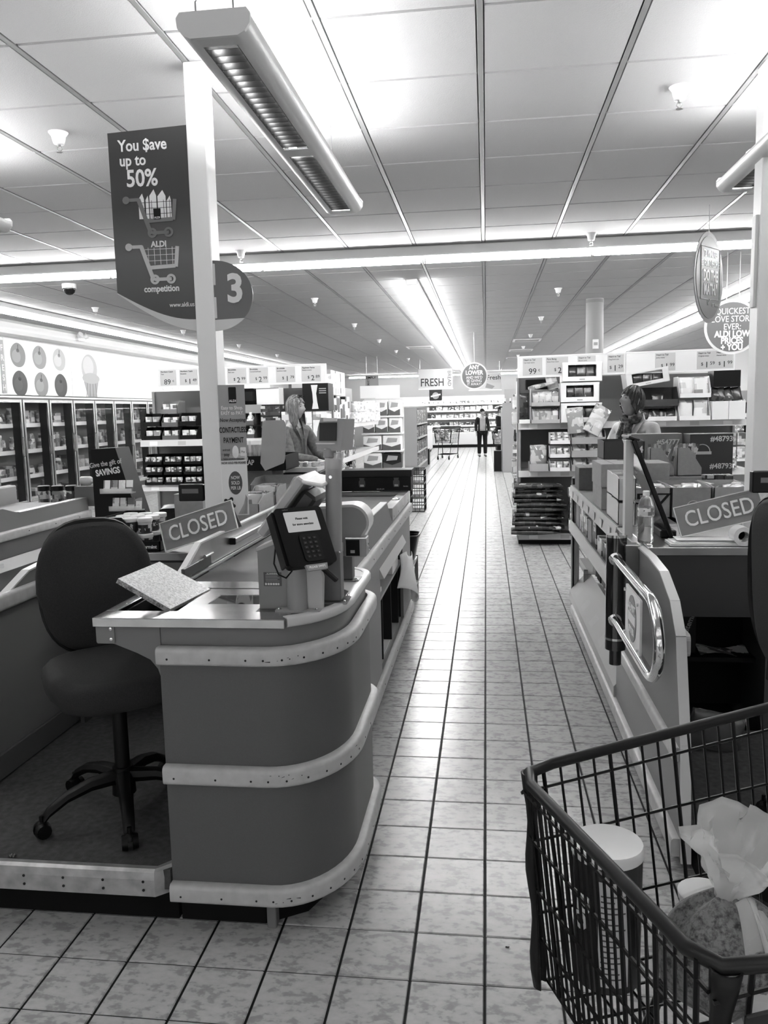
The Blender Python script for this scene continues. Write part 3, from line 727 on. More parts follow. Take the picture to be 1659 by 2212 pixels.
# customer display pole
po = thing('customer_display', 'grey customer price display on a tall square pole with tape', 'display', (-.487, 2.47, .998))
MB().prism(rrect(-.05, .05, -.045, .045, .004), 'z', 0, .006).build('base_plate', mat(.3, .35, .8), po)
for x in (-.04, .04):
    for y in (-.036, .036): MB().lathe([(.006, 0), (.006, .004), (.003, .007), (.0005, .007)], 8, (x, y, .006)).build('bolt', CHROME, po, smooth=True)
MB().box(-.03, .03, -.03, .03, .006, .165, .004).build('square_post', mat(.17, .45), po)
MB().cyl((.006, 0, .16), (.014, 0, .455), .0255, n=24).build('pole', mat(.3, .35), po, smooth=True)
MB().cyl((.008, -.02, .40), (.008, -.032, .40), .005, n=10).build('lock_screw', CHROME, po)
MB().cyl((.013, 0, .425), (.016, 0, .475), .0275, .03, n=18).build('tape_wrap', clear(.85, .45, .15), po, smooth=True)
hd = thing('display_head_root', None, None) if False else None
Rh = Euler((RAD(-6), 0, RAD(-22))).to_matrix(); hc = V((.022, -.005, .53))
hb = MB(); hb.add([hc + Rh @ V(p) for p in ((-.044, -.032, -.052), (.044, -.032, -.052), (.05, -.03, .046), (-.036, -.03, .05), (-.03, .03, -.05), (.046, .032, -.045), (.05, .032, .05), (-.03, .03, .05), (-.046, -.034, -.02), (-.042, -.034, .02))],
       [(0, 1, 2, 3, 9, 8), (4, 7, 6, 5), (1, 5, 6, 2), (3, 2, 6, 7), (0, 4, 5, 1), (0, 8, 9, 3, 7, 4)])
hb.build('head', mat(.35, .4), po)
scr = MB(); scr.cbox(hc + Rh @ V((-.004, -.0345, .006)), (.062, .003, .056), Rh); scr = scr.build('screen', mat(.05, .08, spec=.9), po)
sg = MB(); sg.cbox(hc + Rh @ V((.003, -.034, .043)), (.05, .002, .010), Rh); sg = sg.build('title_strip', mat(.65, .4), po)
MB().cbox(hc + Rh @ V((-.012, -.0345, -.03)), (.07, .004, .004), Rh).build('screen_sill', mat(.7, .3), po)
MB().cbox(hc + Rh @ V((-.005, -.02, -.06)), (.025, .04, .03), Rh, .004).build('neck', mat(.3, .4), po)

# receipt printer with rounded hood on the second post
rp = thing('receipt_printer', 'grey round-hooded receipt printer on a short post at the pod edge', 'printer', (-.50, 2.79, .998))
MB().prism(rrect(-.05, .05, -.04, .04, .004), 'z', 0, .006).build('base_plate', mat(.3, .35, .8), rp)
for x in (-.04, .04): MB().lathe([(.006, 0), (.006, .004), (.003, .007), (.0005, .007)], 8, (x, -.03, .006)).build('bolt', CHROME, rp, smooth=True)
MB().box(-.026, .026, -.026, .026, .006, .1, .003).build('square_post', mat(.17, .45), rp)
hc2 = arc(.03, .215, .055, .055, -20, 95, 10)
hood = [(-.10, .10), (.03, .095), (.05, .14), (.068, .175)] + hc2 + [(-.10, .262)]
MB().prism(hood, 'y', -.05, .06).build('hood', mat(.3, .38), rp, smooth=30)
hs = [(-.10, .262)] + hc2[::-1] + [(.068, .175), (.05, .14), (.058, .138), (.077, .172)] + arc(.03, .215, .064, .064, -20, 95, 10) + [(-.10, .271)]
MB().prism(hs, 'y', -.053, .063).build('hood_band', mat(.55, .3), rp, smooth=30)
bx = MB().box(.01, .085, -.075, -.01, .098, .165, .003).build('port_box', mat(.4, .3, .7), rp)
MB().box(.014, .062, -.077, -.0745, .102, .158).build('port_recess', mat(.008, .6), bx)
MB().box(.03, .045, -.079, -.0765, .112, .122).build('port', mat(.4, .4), bx)
for y, z in ((-.06, .14), (-.03, .12)): MB().cyl((.085, y, z), (.092, y, z), .006, n=8).build('knob', CHROME, bx)
lb = MB().box(-.045, .0, -.0515, -.05, .115, .145).build('rating_label', mat(.62, .5), rp)
text('label_print', 'CE', .014, INK, lb, (-.012, -.052, .125), bold=.02)
text('label_print', 'MAEF', .011, INK, lb, (-.025, -.052, .138), bold=.02)

# closed signs
def closed_sign(loc, rot, label):
    t = thing('closed_sign', label, 'sign', loc, rot=rot)
    W, H = .345, .125
    PAN = mat(.115, .35); lean = RAD(14)
    fr = MB()
    Rl = Euler((-lean, 0, 0)).to_matrix()
    fr.cbox(Rl @ V((W / 2, .004, H / 2)), (W, .004, H), Rl); fr.build('front_panel', PAN, t)
    cl = MB(); cl.cbox(Rl @ V((W / 2, 0, H / 2)), (W + .008, .002, H + .008), Rl); cl.build('clear_cover', clear(.9, .12, .05), t)
    ed = MB()
    for z0 in (-.003, H + .001): ed.cbox(Rl @ V((W / 2, 0, z0 + .001)), (W + .01, .008, .004), Rl)
    for x0 in (-.003, W + .003): ed.cbox(Rl @ V((x0, 0, H / 2)), (.004, .008, H + .006), Rl)
    ed.build('clear_edge', mat(.7, .2), t)
    Rb = Euler((lean, 0, 0)).to_matrix(); off = V((0, 2 * H * sin(lean), 0))
    bk = MB(); bk.cbox(off + Rb @ V((W / 2, 0, H / 2)), (W, .004, H), Rb); bk.build('back_panel', mat(.3, .4), t)
    text('closed_text', 'CLOSED', .098, mat(.8, .4), t, Rl @ V((W / 2, -.003, H / 2)), (RAD(90) - lean, 0, 0), bold=.006, sx=.79)
    return t
closed_sign((-1.398, 3.335, 1.008), Euler((0, RAD(-17), RAD(-2))), 'grey CLOSED sign propped on the divider behind the tilted slab')
closed_sign((.835, 3.56, 1.03), Euler((0, RAD(-14), RAD(-3))), 'grey CLOSED sign leaning on papers beside the water bottle')
# ================================================================== product makers
PR_DARK = printed('print_dark', [.015, .03, .05, .5], 18); PR_LIGHT = printed('print_light', [.85, .75, .6, .3, .12], 16)
PR_MID = printed('print_mid', [.5, .35, .2, .7, .08], 20); PR_BAG = printed('print_bag', [.7, .62, .5, .25, .85], 10, rough=.25, soft=.72)
PR_BAGD = printed('print_bag_dark', [.01, .02, .03, .06, .45], 11, rough=.22, soft=.7); PR_CAN = printed('print_can', [.6, .8, .35, .1], 30, rough=.3)
PR_BOX = printed('print_carton', [.3, .34, .26, .4], 9, rough=.7); PR_WHITE = printed('print_white', [.85, .85, .82, .6, .3], 10)
PR_FROZ = printed('print_frozen', [.5, .25, .75, .12, .4], 9)
ORD = 'first second third fourth fifth sixth seventh eighth ninth tenth eleventh twelfth thirteenth fourteenth fifteenth sixteenth'.split()
def pillow(w, h, d, seed=0, nu=14, nv=12, fin=.06):
    """soft printed bag standing on its base, local x width, z height"""
    rnd = random.Random(seed); ph = [rnd.uniform(0, 6) for _ in range(6)]
    def fn(u, v):
        a = 2 * pi * u; z = v * h
        t = max(.04, (sin(pi * min(1, v * .62 + .30)) ** .7)) if v < 1 - fin else .05
        if v < .05: t = .85
        wr = 1 + .05 * sin(7 * v + ph[0]) + .04 * sin(3 * a + ph[1] + 4 * v)
        x = w / 2 * (abs(cos(a)) ** .6) * (1 if cos(a) > 0 else -1) * (1 - .04 * sin(pi * v) + .015 * sin(9 * v + ph[2]))
        y = d / 2 * (abs(sin(a)) ** .8) * (1 if sin(a) > 0 else -1) * t * wr
        return V((x, y, z + .006 * sin(5 * u * 6.28 + ph[3]) * v))
    m = MB(); m.grid(fn, nu, nv, closed_u=True); n = len(m.v); m.f += [tuple(range(nu))[::-1], tuple(range(n - nu, n))]
    return m
_pc = {}
def bag(name, label, cat, loc, size, m, rot=(0, 0, 0), group=None, seed=0, parent=None):
    k = ('bag', tuple(size), seed % 4, m.name)
    if k not in _pc:
        o = pillow(*size, seed=seed % 4).build(name, m, parent, smooth=60); _pc[k] = o.data
    else: o = link(name, _pc[k], parent)
    o.location = loc; o.rotation_euler = rot
    if label: tag(o, label, cat, group)
    return o
def bx(name, label, cat, x0, x1, y0, y1, z0, z1, m, group=None, b=.002, rz=0., tape=False):
    c = V(((x0 + x1) / 2, (y0 + y1) / 2, z0)); w, d, h = (x1 - x0) / 2, (y1 - y0) / 2, z1 - z0
    o = MB().box(-w, w, -d, d, 0, h, b).build(name, m, loc=c, rot=(0, 0, rz))
    tag(o, label, cat, group)
    fl = MB(); fl.box(-.0008, .0008, -d, d, h, h + .0006) if not tape else fl.box(-.02, .02, -d - .0006, d, h, h + .0006)
    fl.build('flap_seam', mat(.06, .8) if not tape else mat(.6, .3), o)
    return o
def tray(name, label, cat, x0, x1, y0, y1, z0, z1, m, front=.35, side=1., group=None, t=.004, back=1., inner=None):
    """open shelf-ready carton; front lip is a share of the full height"""
    c = ((x0 + x1) / 2, (y0 + y1) / 2, z0); w, d, h = (x1 - x0) / 2, (y1 - y0) / 2, z1 - z0
    o = thing(name, label, cat, c, group=group)
    MB().box(-w, w, -d, d, 0, t).build('base', m, o)
    MB().box(-w, w, -d, -d + t, t, h * front).build('front_lip', m, o)
    MB().box(-w, w, d - t, d, t, h * back).build('back_wall', m, o)
    for s_ in (-1, 1):
        x = s_ * (w - t / 2)
        MB().prism([(-d, 0), (d, 0), (d, h * side), (-d * .3, h * side), (-d, h * front)], 'x', x - t / 2, x + t / 2).build('side_wall', m, o)
    return o
def can_mesh(r, h, m):
    k = ('can', r, h, m.name)
    if k not in _pc:
        _pc[k] = MB().lathe([(r * .92, 0), (r, .003), (r, h - .004), (r * .96, h), (r * .9, h - .002), (.001, h - .002)], 14).build('tmp_can', m, smooth=40)
        d = _pc[k].data; bpy.data.objects.remove(_pc[k]); _pc[k] = d
    return _pc[k]
def bottle_mesh(r, h, m, neck=.35):
    k = ('bot', r, h, m.name)
    if k not in _pc:
        o = MB().lathe([(r * .9, 0), (r, .01), (r, h * .55), (r * .8, h * .66), (r * neck, h * .8), (r * neck, h), (.001, h)], 14).build('tmp_b', m, smooth=40)
        _pc[k] = o.data; bpy.data.objects.remove(o)
    return _pc[k]
def sign_disc(name, label, cat, loc, r, m, rim, rot=(0, 0, 0), sx=1.):
    t = thing(name, label, cat, loc, rot=rot)
    p = [(r * cos(2 * pi * i / 40), r * sin(2 * pi * i / 40)) for i in range(40)]
    MB().prism(p, 'y', -.003, .003).build('border_disc', rim, t)
    MB().prism([(a * .9, b * .9) for a, b in p], 'y', -.006, -.003).build('face_disc', m, t)
    return t

# ================================================================== savings banner and lane number on the white column
bn = thing('savings_banner', 'dark hanging banner reading You Save up to 50% on the white column', 'sign', (-1.245, 3.44, 0))
BD = mat(.055, .35)
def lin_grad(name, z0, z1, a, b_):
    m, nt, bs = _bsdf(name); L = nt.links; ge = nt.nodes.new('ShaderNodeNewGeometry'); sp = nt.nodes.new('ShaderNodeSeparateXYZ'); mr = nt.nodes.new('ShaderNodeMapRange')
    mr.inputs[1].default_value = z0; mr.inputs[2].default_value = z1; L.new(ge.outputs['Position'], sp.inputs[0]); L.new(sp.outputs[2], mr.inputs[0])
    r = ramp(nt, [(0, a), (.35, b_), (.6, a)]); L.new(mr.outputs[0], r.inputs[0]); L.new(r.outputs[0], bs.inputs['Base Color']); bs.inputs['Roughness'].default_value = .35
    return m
arcp = [(-.352 + .352 * i / 12, 2.135 - .125 * sin(pi / 2 * i / 12)) for i in range(13)]
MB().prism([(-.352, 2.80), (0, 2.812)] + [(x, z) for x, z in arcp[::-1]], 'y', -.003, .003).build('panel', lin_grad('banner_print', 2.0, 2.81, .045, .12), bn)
arcq = [(x, z - .004 - .045 * (i / 12)) for i, (x, z) in enumerate(arcp)]
MB().prism([(x, z) for x, z in arcp] + arcq[::-1], 'y', -.003, .003).build('pale_edge', mat(.62, .4), bn)
for s_, z, sz, x in (('You $ave', 2.742, .066, -.199), ('up to', 2.682, .064, -.246), ('50%', 2.606, .098, -.209)):
    text('banner_text', s_, sz, WHITE, bn, (x, -.004, z), bold=.018, sx=.86)
text('banner_text', 'ALDI', .034, WHITE, bn, (-.15, -.004, 2.332), bold=.03, sx=.95)
text('banner_text', 'competition', .038, WHITE, bn, (-.148, -.004, 2.145), bold=.025, sx=.86)
text('banner_text', 'www.aldi.us', .027, WHITE, bn, (-.06, -.004, 2.074), bold=.006, sx=.86)
def cart_icon(ox, oz, m, fill):
    ic = MB(); yy = [-.006]
    def bar(a, b, w):
        a = V(a); b = V(b); d = (b - a).normalized(); n = V((-d.y, d.x)) * w / 2
        yy[0] -= .00015; ic.prism([(ox + q.x, oz + q.y) for q in (a - n, b - n, b + n, a + n)], 'y', yy[0], -.0035)
    def ring(cx, cz, r, ri):
        k = 16; yy[0] -= .00015; y0, y1 = yy[0], -.0035
        for i in range(k):
            t0, t1 = 2 * pi * i / k, 2 * pi * (i + 1) / k
            ic.prism([(ox + cx + r * cos(t0), oz + cz + r * sin(t0)), (ox + cx + r * cos(t1), oz + cz + r * sin(t1)), (ox + cx + ri * cos(t1), oz + cz + ri * sin(t1)), (ox + cx + ri * cos(t0), oz + cz + ri * sin(t0))], 'y', y0, y1)
    bar((-.10, .09), (-.045, .09), .014); bar((-.05, .092), (0, -.055), .018); bar((-.02, 0), (.10, .004), .016); bar((.103, 0), (.113, .085), .016)
    bar((.005, -.05), (.08, -.05), .014); ring(.005, -.05, .021, .011); ring(.078, -.05, .021, .011)
    ic.prism([(ox - .105 + .016 * cos(2 * pi * i / 12), oz + .09 + .016 * sin(2 * pi * i / 12)) for i in range(12)], 'y', -.0078, -.0035)
    ic.build('cart_icon', m, bn)
    gd = MB()
    for k in range(5): gd.box(ox - .02 + k * .027, ox - .018 + k * .027, -.005, -.0035, oz + .012, oz + .085)
    for k in range(3): gd.box(ox - .035, ox + .105, -.005, -.0035, oz + .028 + k * .024, oz + .030 + k * .024)
    gd.build('cart_icon_wires', mat(.75, .5) if not fill else mat(.05, .5), bn)
cart_icon(-.180, 2.43, mat(.2, .5), True)
ic = MB()
for a, b, h in ((-.05, -.025, .115), (-.02, -.005, .105), (0, .03, .13), (.036, .072, .125), (.076, .095, .1)): ic.prism([(-.18 + a, 2.44), (-.18 + b, 2.44), (-.18 + b, 2.43 + h * .8), (-.18 + (a + b) / 2 + .005, 2.43 + h), (-.18 + a, 2.43 + h * .8)], 'y', -.0046, -.0036)
ic.build('groceries_icon', WHITE, bn)
lg = MB().box(-.165, -.133, -.0075, -.006, 2.435, 2.48).build('logo_badge', INK, bn)
text('logo_badge', 'ALDI', .012, WHITE, bn, (-.149, -.0078, 2.442), bold=.02)
cart_icon(-.180, 2.235, mat(.55, .5), False)
nb = thing('lane_number_sign', 'grey half-round lane number 3 sign on the white column', 'sign', (-1.16, 3.44, 0))
hp = [(0, 2.254)] + [(.172 * sin(RAD(180 * i / 24)), 2.106 + .148 * cos(RAD(180 * i / 24))) for i in range(25)] + [(0, 1.958)]
MB().prism(hp, 'y', -.003, .003).build('panel', mat(.17, .35), nb)
MB().prism([p for p in [(0, 2.004)] + [(.173 * sin(RAD(180 * i / 48)), 2.106 + .149 * cos(RAD(180 * i / 48))) for i in range(49) if 2.106 + .149 * cos(RAD(180 * i / 48)) < 2.01] + [(0, 1.957)]], 'y', -.0036, .0036).build('pale_band', mat(.65, .4), nb)
text('number_three', '3', .165, mat(.72, .4), nb, (.095, -.0045, 2.128), bold=.03, sx=.95)
for z in (2.15, 2.01): MB().box(-.006, .010, -.006, .006, z, z + .09, .002).build('bracket', mat(.6, .3), nb)
# posters on the column
ps = thing('payment_poster', 'grey contactless payment poster on the white column', 'poster', (-1.16, 3.425, -.03), rz=RAD(18))
MB().box(0, .115, -.003, .003, 1.425, 1.755).build('sheet', mat(.33, .5), ps)
MB().prism(rrect(.045, .078, 1.675, 1.745, .004), 'y', -.005, -.003).build('logo_badge', INK, ps)
text('logo_badge', 'ALDI', .014, WHITE, ps, (.0615, -.0055, 1.685), bold=.03)
for s_, z, sz, mm, sxx in (('Easy to Shop.', 1.655, .022, WHITE, .8), ('EASY to PAY.', 1.632, .022, WHITE, .8), ('Now Accepting', 1.602, .023, mat(.06, .5), .75), ('CONTACTLESS', 1.558, .034, INK, .52), ('PAYMENT', 1.513, .034, INK, .58)):
    text('poster_text', s_, sz, mm, ps, (.058, -.0042, z), bold=.012, sx=sxx)
text('poster_text', 'android', .013, INK, ps, (.025, -.0042, 1.472), sx=.8); text('poster_text', 'pay', .02, INK, ps, (.026, -.0042, 1.452), sx=.9)
MB().prism([(.064 + .014 * cos(2 * pi * i / 18), 1.462 + .028 * sin(2 * pi * i / 18)) for i in range(18)], 'y', -.0045, -.003).build('pay_logo', WHITE, ps)
MB().prism(rrect(.085, .110, 1.443, 1.482, .003), 'y', -.0045, -.003).build('pay_logo', WHITE, ps); text('pay_logo', 'Pay', .013, INK, ps, (.0975, -.005, 1.462), sx=.9)
p2 = thing('produce_poster', 'white produce poster below the contactless payment poster', 'poster', (-1.16, 3.425, .01), rz=RAD(18))
MB().box(.0, .112, -.003, .003, 1.14, 1.415).build('sheet', WHITE, p2)
text('poster_text', 'Select produce items are', .0125, INK, p2, (.055, -.0042, 1.392), sx=.7); text('poster_text', 'NOW SOLD PER POUND', .014, INK, p2, (.055, -.0042, 1.374), bold=.012, sx=.68)
MB().prism([(.058 + .03 * cos(2 * pi * i / 24), 1.285 + .052 * sin(2 * pi * i / 24)) for i in range(24)], 'y', -.0045, -.003).build('badge', mat(.12, .5), p2)
for s_, z in (('NOW', 1.308), ('SOLD', 1.285), ('PER LB', 1.262)): text('badge_text', s_, .021, WHITE, p2, (.058, -.005, z), bold=.012, sx=.7)
for k in range(14):
    x, z = .012 + random.random() * .035, 1.15 + random.random() * .07
    MB().prism([(x + .008 * cos(2 * pi * i / 10), z + .008 * sin(2 * pi * i / 10)) for i in range(10)], 'y', -.0045 - k * .0001, -.003).build('grape_print', mat(.05 + .03 * (k % 3), .5), p2)
for k in range(3): MB().prism([(.065 + k * .012, 1.145), (.08 + k * .012, 1.145), (.108, 1.20 + k * .008), (.10, 1.225 + k * .004), (.09 + k * .004, 1.19)], 'y', -.0046 - k * .0003, -.003).build('banana_print', mat(.45 - k * .06, .5), p2)

# ================================================================== on the side table of the front lane
g = thing('gum_display', 'black cardboard tray of white lidded gum cups on the side table', 'display', (0, 0, 1.0))
GB = mat(.006, .55)
fw = [(-1.71, 0), (-1.71, .152), (-1.615, .152), (-1.52, .045), (-1.44, .045), (-1.44, 0)]
MB().prism(fw, 'y', 3.37, 3.376).build('front_wall', GB, g); MB().prism(fw, 'y', 3.624, 3.63).build('back_wall', GB, g)
MB().box(-1.71, -1.704, 3.37, 3.63, 0, .152).build('side_wall', GB, g); MB().box(-1.446, -1.44, 3.37, 3.63, 0, .045).build('side_wall', GB, g); MB().box(-1.71, -1.44, 3.37, 3.63, 0, .004).build('base', GB, g)
text('brand_print', 'spearmint', .022, WHITE, g, (-1.50, 3.3685, .02), bold=.02); text('brand_print', 'excitemint', .02, WHITE, g, (-1.4395, 3.46, .02), (RAD(90), 0, RAD(90)), bold=.02)
cup = thing('gum_cup', 'black gum cup with white lid in the black tray, upper layer', 'cup', (0, 0, 0), group='gum cups in the black tray')
MB().lathe([(.026, 0), (.03, .004), (.031, .052)], 16).build('body', printed('cup_label', [.01, .02, .03, .6], 40), cup, smooth=40)
MB().lathe([(.033, .05), (.034, .052), (.034, .066), (.031, .069), (.001, .069)], 16).build('lid', PLASTIC_W, cup, smooth=40)
first = True
for zi, z in enumerate((1.006, 1.078)):
    for i in range(3):
        for j in range(3):
            x, y = -1.665 + i * .07, 3.415 + j * .082
            if zi and i == 2 and j != 1 and False: continue
            lab = 'black gum cup with white lid in the black tray, %s layer' % ('lower', 'upper')[zi]
            if first: cup.location = (x, y, z); cup['label'] = lab; first = False
            else: dup(cup, (x, y, z), rz=random.random() * 6, label=lab)
gd = thing('gift_card_stand', 'black cardboard stand reading Give the gift of SAVINGS with gift cards', 'display', (-1.77, 3.68, 1.0))
MB().prism([(-.125, 0), (.125, 0), (.11, .06), (.05, .27), (-.0, .45), (-.125, .445)], 'y', 0, .012).build('side_wing', GB, gd)
bkp = MB(); bkp.add([(-.125, .012, 0), (.125, .012, 0), (.0, .012, .45), (-.125, .012, .445), (-.125, .15, 0), (.125, .15, 0), (.0, .15, .45), (-.125, .15, .445)], [(0, 1, 2, 3), (4, 7, 6, 5), (1, 5, 6, 2), (2, 6, 7, 3), (3, 7, 4, 0), (0, 4, 5, 1)])
bkp.build('easel', GB, gd)
text('stand_text', 'Give the gift of', .034, mat(.6, .5), gd, (-.055, -.001, .375), (RAD(90), RAD(-8), 0), bold=.006, sx=.8); text('stand_text', 'SAVINGS', .042, WHITE, gd, (-.045, -.001, .335), (RAD(90), RAD(-8), 0), bold=.03, sx=.75)
for k, (x, z) in enumerate(((.005, .235), (.045, .15))):
    lg_ = MB().box(x - .075, x + .085, -.045, 0, z - .002, z + .004).build('card_ledge', mat(.35, .3), gd)
    MB().box(x - .075, x + .085, -.046, -.043, z, z + .022).build('ledge_lip', clear(.9, .35), gd)
    for q in range(4):
        c = tag(MB().box(-.017, .017, -.002, .002, 0, .055, .001).build('gift_card', PR_LIGHT, loc=(-1.77 + x - .05 + q * .038, 3.655, 1.0 + z + .006), rot=(RAD(-12), 0, 0)), 'pale gift card on the %s ledge of the black savings stand' % ('upper', 'lower')[k], 'gift card', 'gift cards on the black stand')
d = thing('price_display', 'small black register display on a black post beside the column', 'display', (-1.33, 3.72, 1.0))
MB().cyl((0, 0, 0), (0, 0, .255), .016, n=14).build('post', BLACK, d, smooth=True); MB().lathe([(.016, .25), (.013, .262), (.004, .268)], 14).build('post_cap', BLACK, d, smooth=True)
MB().box(-.14, -.015, -.03, .01, .187, .268, .004).build('case', mat(.008, .35), d); MB().box(-.122, -.04, -.0315, -.03, .225, .247).build('screen', mat(.14, .2), d); MB().box(-.018, .0, -.02, .01, .2, .22).build('arm', BLACK, d)
bx('carton', 'tan carton with an outlined logo just behind the register display', 'box', -1.66, -1.50, 4.10, 4.35, 1.0, 1.18, CARDL)
for k in range(4):
    bag('snack_packet', 'dark flat snack packet, %s of the pile by the tan carton' % ORD[k], 'packet', (-1.74, 4.25, 1.002 + k * .024), (.13, .17, .03), PR_BAGD, (RAD(-86), 0, RAD(10 * k - 15)), 'snack packets piled on the side table', k)
def pouch_tray(label, x0, x1, y0, y1, z0, z1, n, m=CARDL, front=.72, grp=None, pm=None):
    t = tray('display_carton', label, 'carton', x0, x1, y0, y1, z0, z1, m, front=front, side=1.)
    for k in range(n):
        y = y0 + .03 + (y1 - y0 - .06) * (k + .5) / n
        bag('seed_packet', 'pale snack packet standing in the %s' % label.split(' with')[0], 'packet', ((x0 + x1) / 2, y, z0 + .005), ((x1 - x0) * .82, (z1 - z0) * .98, .022), pm or PR_BAG, (0, 0, 0), 'packets in the %s' % label.split(' with')[0], k)
    return t
pouch_tray('tan carton with packets right behind the closed sign', -1.40, -1.253, 4.30, 4.62, 1.0, 1.14, 7)
pouch_tray('notched pale carton with packets next along the divider', -1.40, -1.245, 4.64, 4.90, 1.0, 1.16, 6)
tray('open_carton', 'larger empty open tan carton behind the packet cartons', 'carton', -1.49, -1.23, 4.94, 5.28, 1.0, 1.185, CARD, front=.8)
bx('crate_box', 'dull grey box carrying the flytrap display', 'box', -1.70, -1.44, 5.30, 5.6, 1.0, 1.215, mat(.24, .7))
fl = tray('flytrap_display', 'black FLYTRAP plant display tray with a tall grey back flap', 'display', -1.73, -1.33, 5.24, 5.62, 1.216, 1.32, GB, front=.95)
text('display_text', 'FLYTRAP', .05, mat(.7, .5), fl, (-.09, -.1915, .055), bold=.01, sx=.75); text('display_text', 'the amazing', .028, mat(.7, .5), fl, (-.11, -.1915, .085), sx=.8)
MB().prism([(.03, .05), (.06, .0), (.19, .05), (.20, .08), (.215, .31), (.20, .335), (.07, .335), (.055, .325)], 'y', -.2, -.196).build('back_flap', mat(.42, .5), fl)
for k in range(2):
    o = thing('plant_box', 'clear plastic box of plants in the flytrap display, %s' % ('nearer the column', 'nearer the grey flap')[k], 'plant box', (-1.66 + k * .11, 5.35, 1.222), group='plant boxes in the flytrap display')
    MB().box(-.05, .05, -.05, .05, 0, .19, .003).build('clear_case', clear(.85, .3, .06), o); MB().box(-.045, .045, -.045, .045, .002, .05).build('soil', mat(.02, .9), o)
    lf = MB()
    for q in range(14):
        a = random.random() * 6.28; r = random.uniform(.005, .035); lf.tube([(r * .4 * cos(a), r * .4 * sin(a), .05), (r * cos(a), r * sin(a), .1), (r * 1.15 * cos(a), r * 1.15 * sin(a), random.uniform(.12, .17))], [.003, .005, .001], 5)
    lf.build('leaves', mat(.25, .6), o)
bx('candy_carton', 'dark candy carton with a slanted white stripe behind the divider', 'box', -1.53, -1.18, 5.63, 5.95, 1.0, 1.17, mat(.05, .5))
bx('candy_carton', 'white lidded carton lying on the dark candy carton', 'box', -1.44, -1.2, 5.64, 5.9, 1.172, 1.205, WHITE)
for k in range(12):
    a = tag(MB().lathe([(.012, 0), (.018, .003), (.018, .03), (.012, .033), (.001, .033)], 10).build('candy_tub', PR_LIGHT, loc=(-1.42 + .021 * k * .95 + .001, 5.70 + .055 * (k % 3), 1.207), smooth=40), 'tiny white candy tub on the white lidded carton', 'tub', 'candy tubs on the white carton')
# black jar box at the far end of the belt
jb = thing('jar_carton', 'black carton printed with two jars across the far end of the belt', 'box', (-.82, 6.05, .998))
MB().box(-.26, .26, -.09, .13, 0, .105, .002).build('body', mat(.012, .45), jb); MB().box(-.265, .267, -.095, .135, .105, .158, .003).build('lid', mat(.045, .5), jb)
for x in (-.11, .15):
    j = MB().prism([(x - .02, .03), (x + .02, .03), (x + .024, .045), (x + .024, .075), (x + .016, .085), (x + .02, .1), (x - .02, .1), (x - .016, .085), (x - .024, .075), (x - .024, .045)], 'y', -.0925, -.09).build('jar_print', mat(.12, .5), jb)
    MB().prism([(x - .014, .035), (x + .014, .035), (x + .014, .05), (x - .014, .05)], 'y', -.0935, -.0925).build('jar_print', mat(.6, .5), jb)
text('carton_text', 'SOLAR JAR', .012, mat(.6, .5), jb, (.03, -.0915, .015)); text('carton_text', 'Garden', .012, mat(.6, .5), jb, (.22, -.0915, .035))
bx('black_carton', 'plain black carton next to the jar carton, half hidden by the pole', 'box', -1.12, -1.085, 5.97, 6.15, .998, 1.13, mat(.01, .5))
# bag hanging from the open shelf of the belt and clutter in the shelf
tb = MB()
def bagfn(u, v):
    x = -.575 + .06 * sin(pi * u) * (.4 + v) + .012 * sin(9 * u + 4 * v); return V((x + .01, 5.14 + .75 * u - .1 * (1 - u) * v, .66 - .12 * u - v * (.20 + .18 * u) + .02 * sin(7 * u)))
tb.grid(bagfn, 16, 12); o = tb.build('plastic_bag', clear(.9, .55, .25), smooth=True); so = o.modifiers.new('thickness', 'SOLIDIFY'); so.thickness = .002
tag(o, 'crumpled clear plastic bag hanging out of the open shelf below the belt', 'bag')
bx('paper_stack', 'stack of papers lying in the open shelf below the belt', 'papers', -.69, -.60, 4.30, 4.47, .573, .60, PAPER)
bx('white_carton', 'small white carton under the hanging plastic bag', 'box', -.69, -.59, 4.93, 5.25, .573, .66, WHITE)
bx('leaflet_pile', 'pale leaflet lying on the floor of the open shelf', 'papers', -.68, -.605, 4.55, 4.85, .166, .175, mat(.5, .6))
# low rack, hand basket and crates past the lane end
lr = thing('low_rack', 'low grey metal rack standing at the far end of the belt', 'rack', (-.60, 6.1, 0))
for y in (.02, .64):
    for x in (-.42, .0): MB().box(x - .015, x + .015, y - .015, y + .015, 0, .37).build('leg', mat(.22, .45), lr)
for z in (.14, .35):
    for x in (-.42, 0): MB().box(x - .012, x + .012, 0, .66, z - .012, z + .012).build('rail', mat(.3, .45), lr)
    MB().box(-.42, 0, .0, .66, z - .016, z - .012).build('shelf', mat(.2, .5), lr)
for k in range(5): bx('magazine', 'flat magazine stacked on the low metal rack, %s up' % ORD[k], 'magazine', -.92, -.62, 6.2, 6.6, .348 + k * .006 - .006, .353 + k * .006 - .006, PR_MID, 'magazines on the low rack', .0005)
hb = thing('shopping_basket', 'black plastic hand basket on the low rack past the belt', 'basket', (-.76, 6.5, .385))
def bask(u, v):
    a = 2 * pi * u; k = .82 + .18 * v; return V((.21 * k * (abs(cos(a)) ** .45) * (1 if cos(a) > 0 else -1), .15 * k * (abs(sin(a)) ** .45) * (1 if sin(a) > 0 else -1), .2 * v))
m = MB(); m.grid(bask, 32, 6, closed_u=True); m.f.append(tuple(range(32))); o = m.build('body', BLACK, hb); o.modifiers.new('wall', 'SOLIDIFY').thickness = .004
MB().tube([bask(i / 32, 1) for i in range(32)], .008, 6, closed=True).build('rim', BLACK, hb, smooth=True)
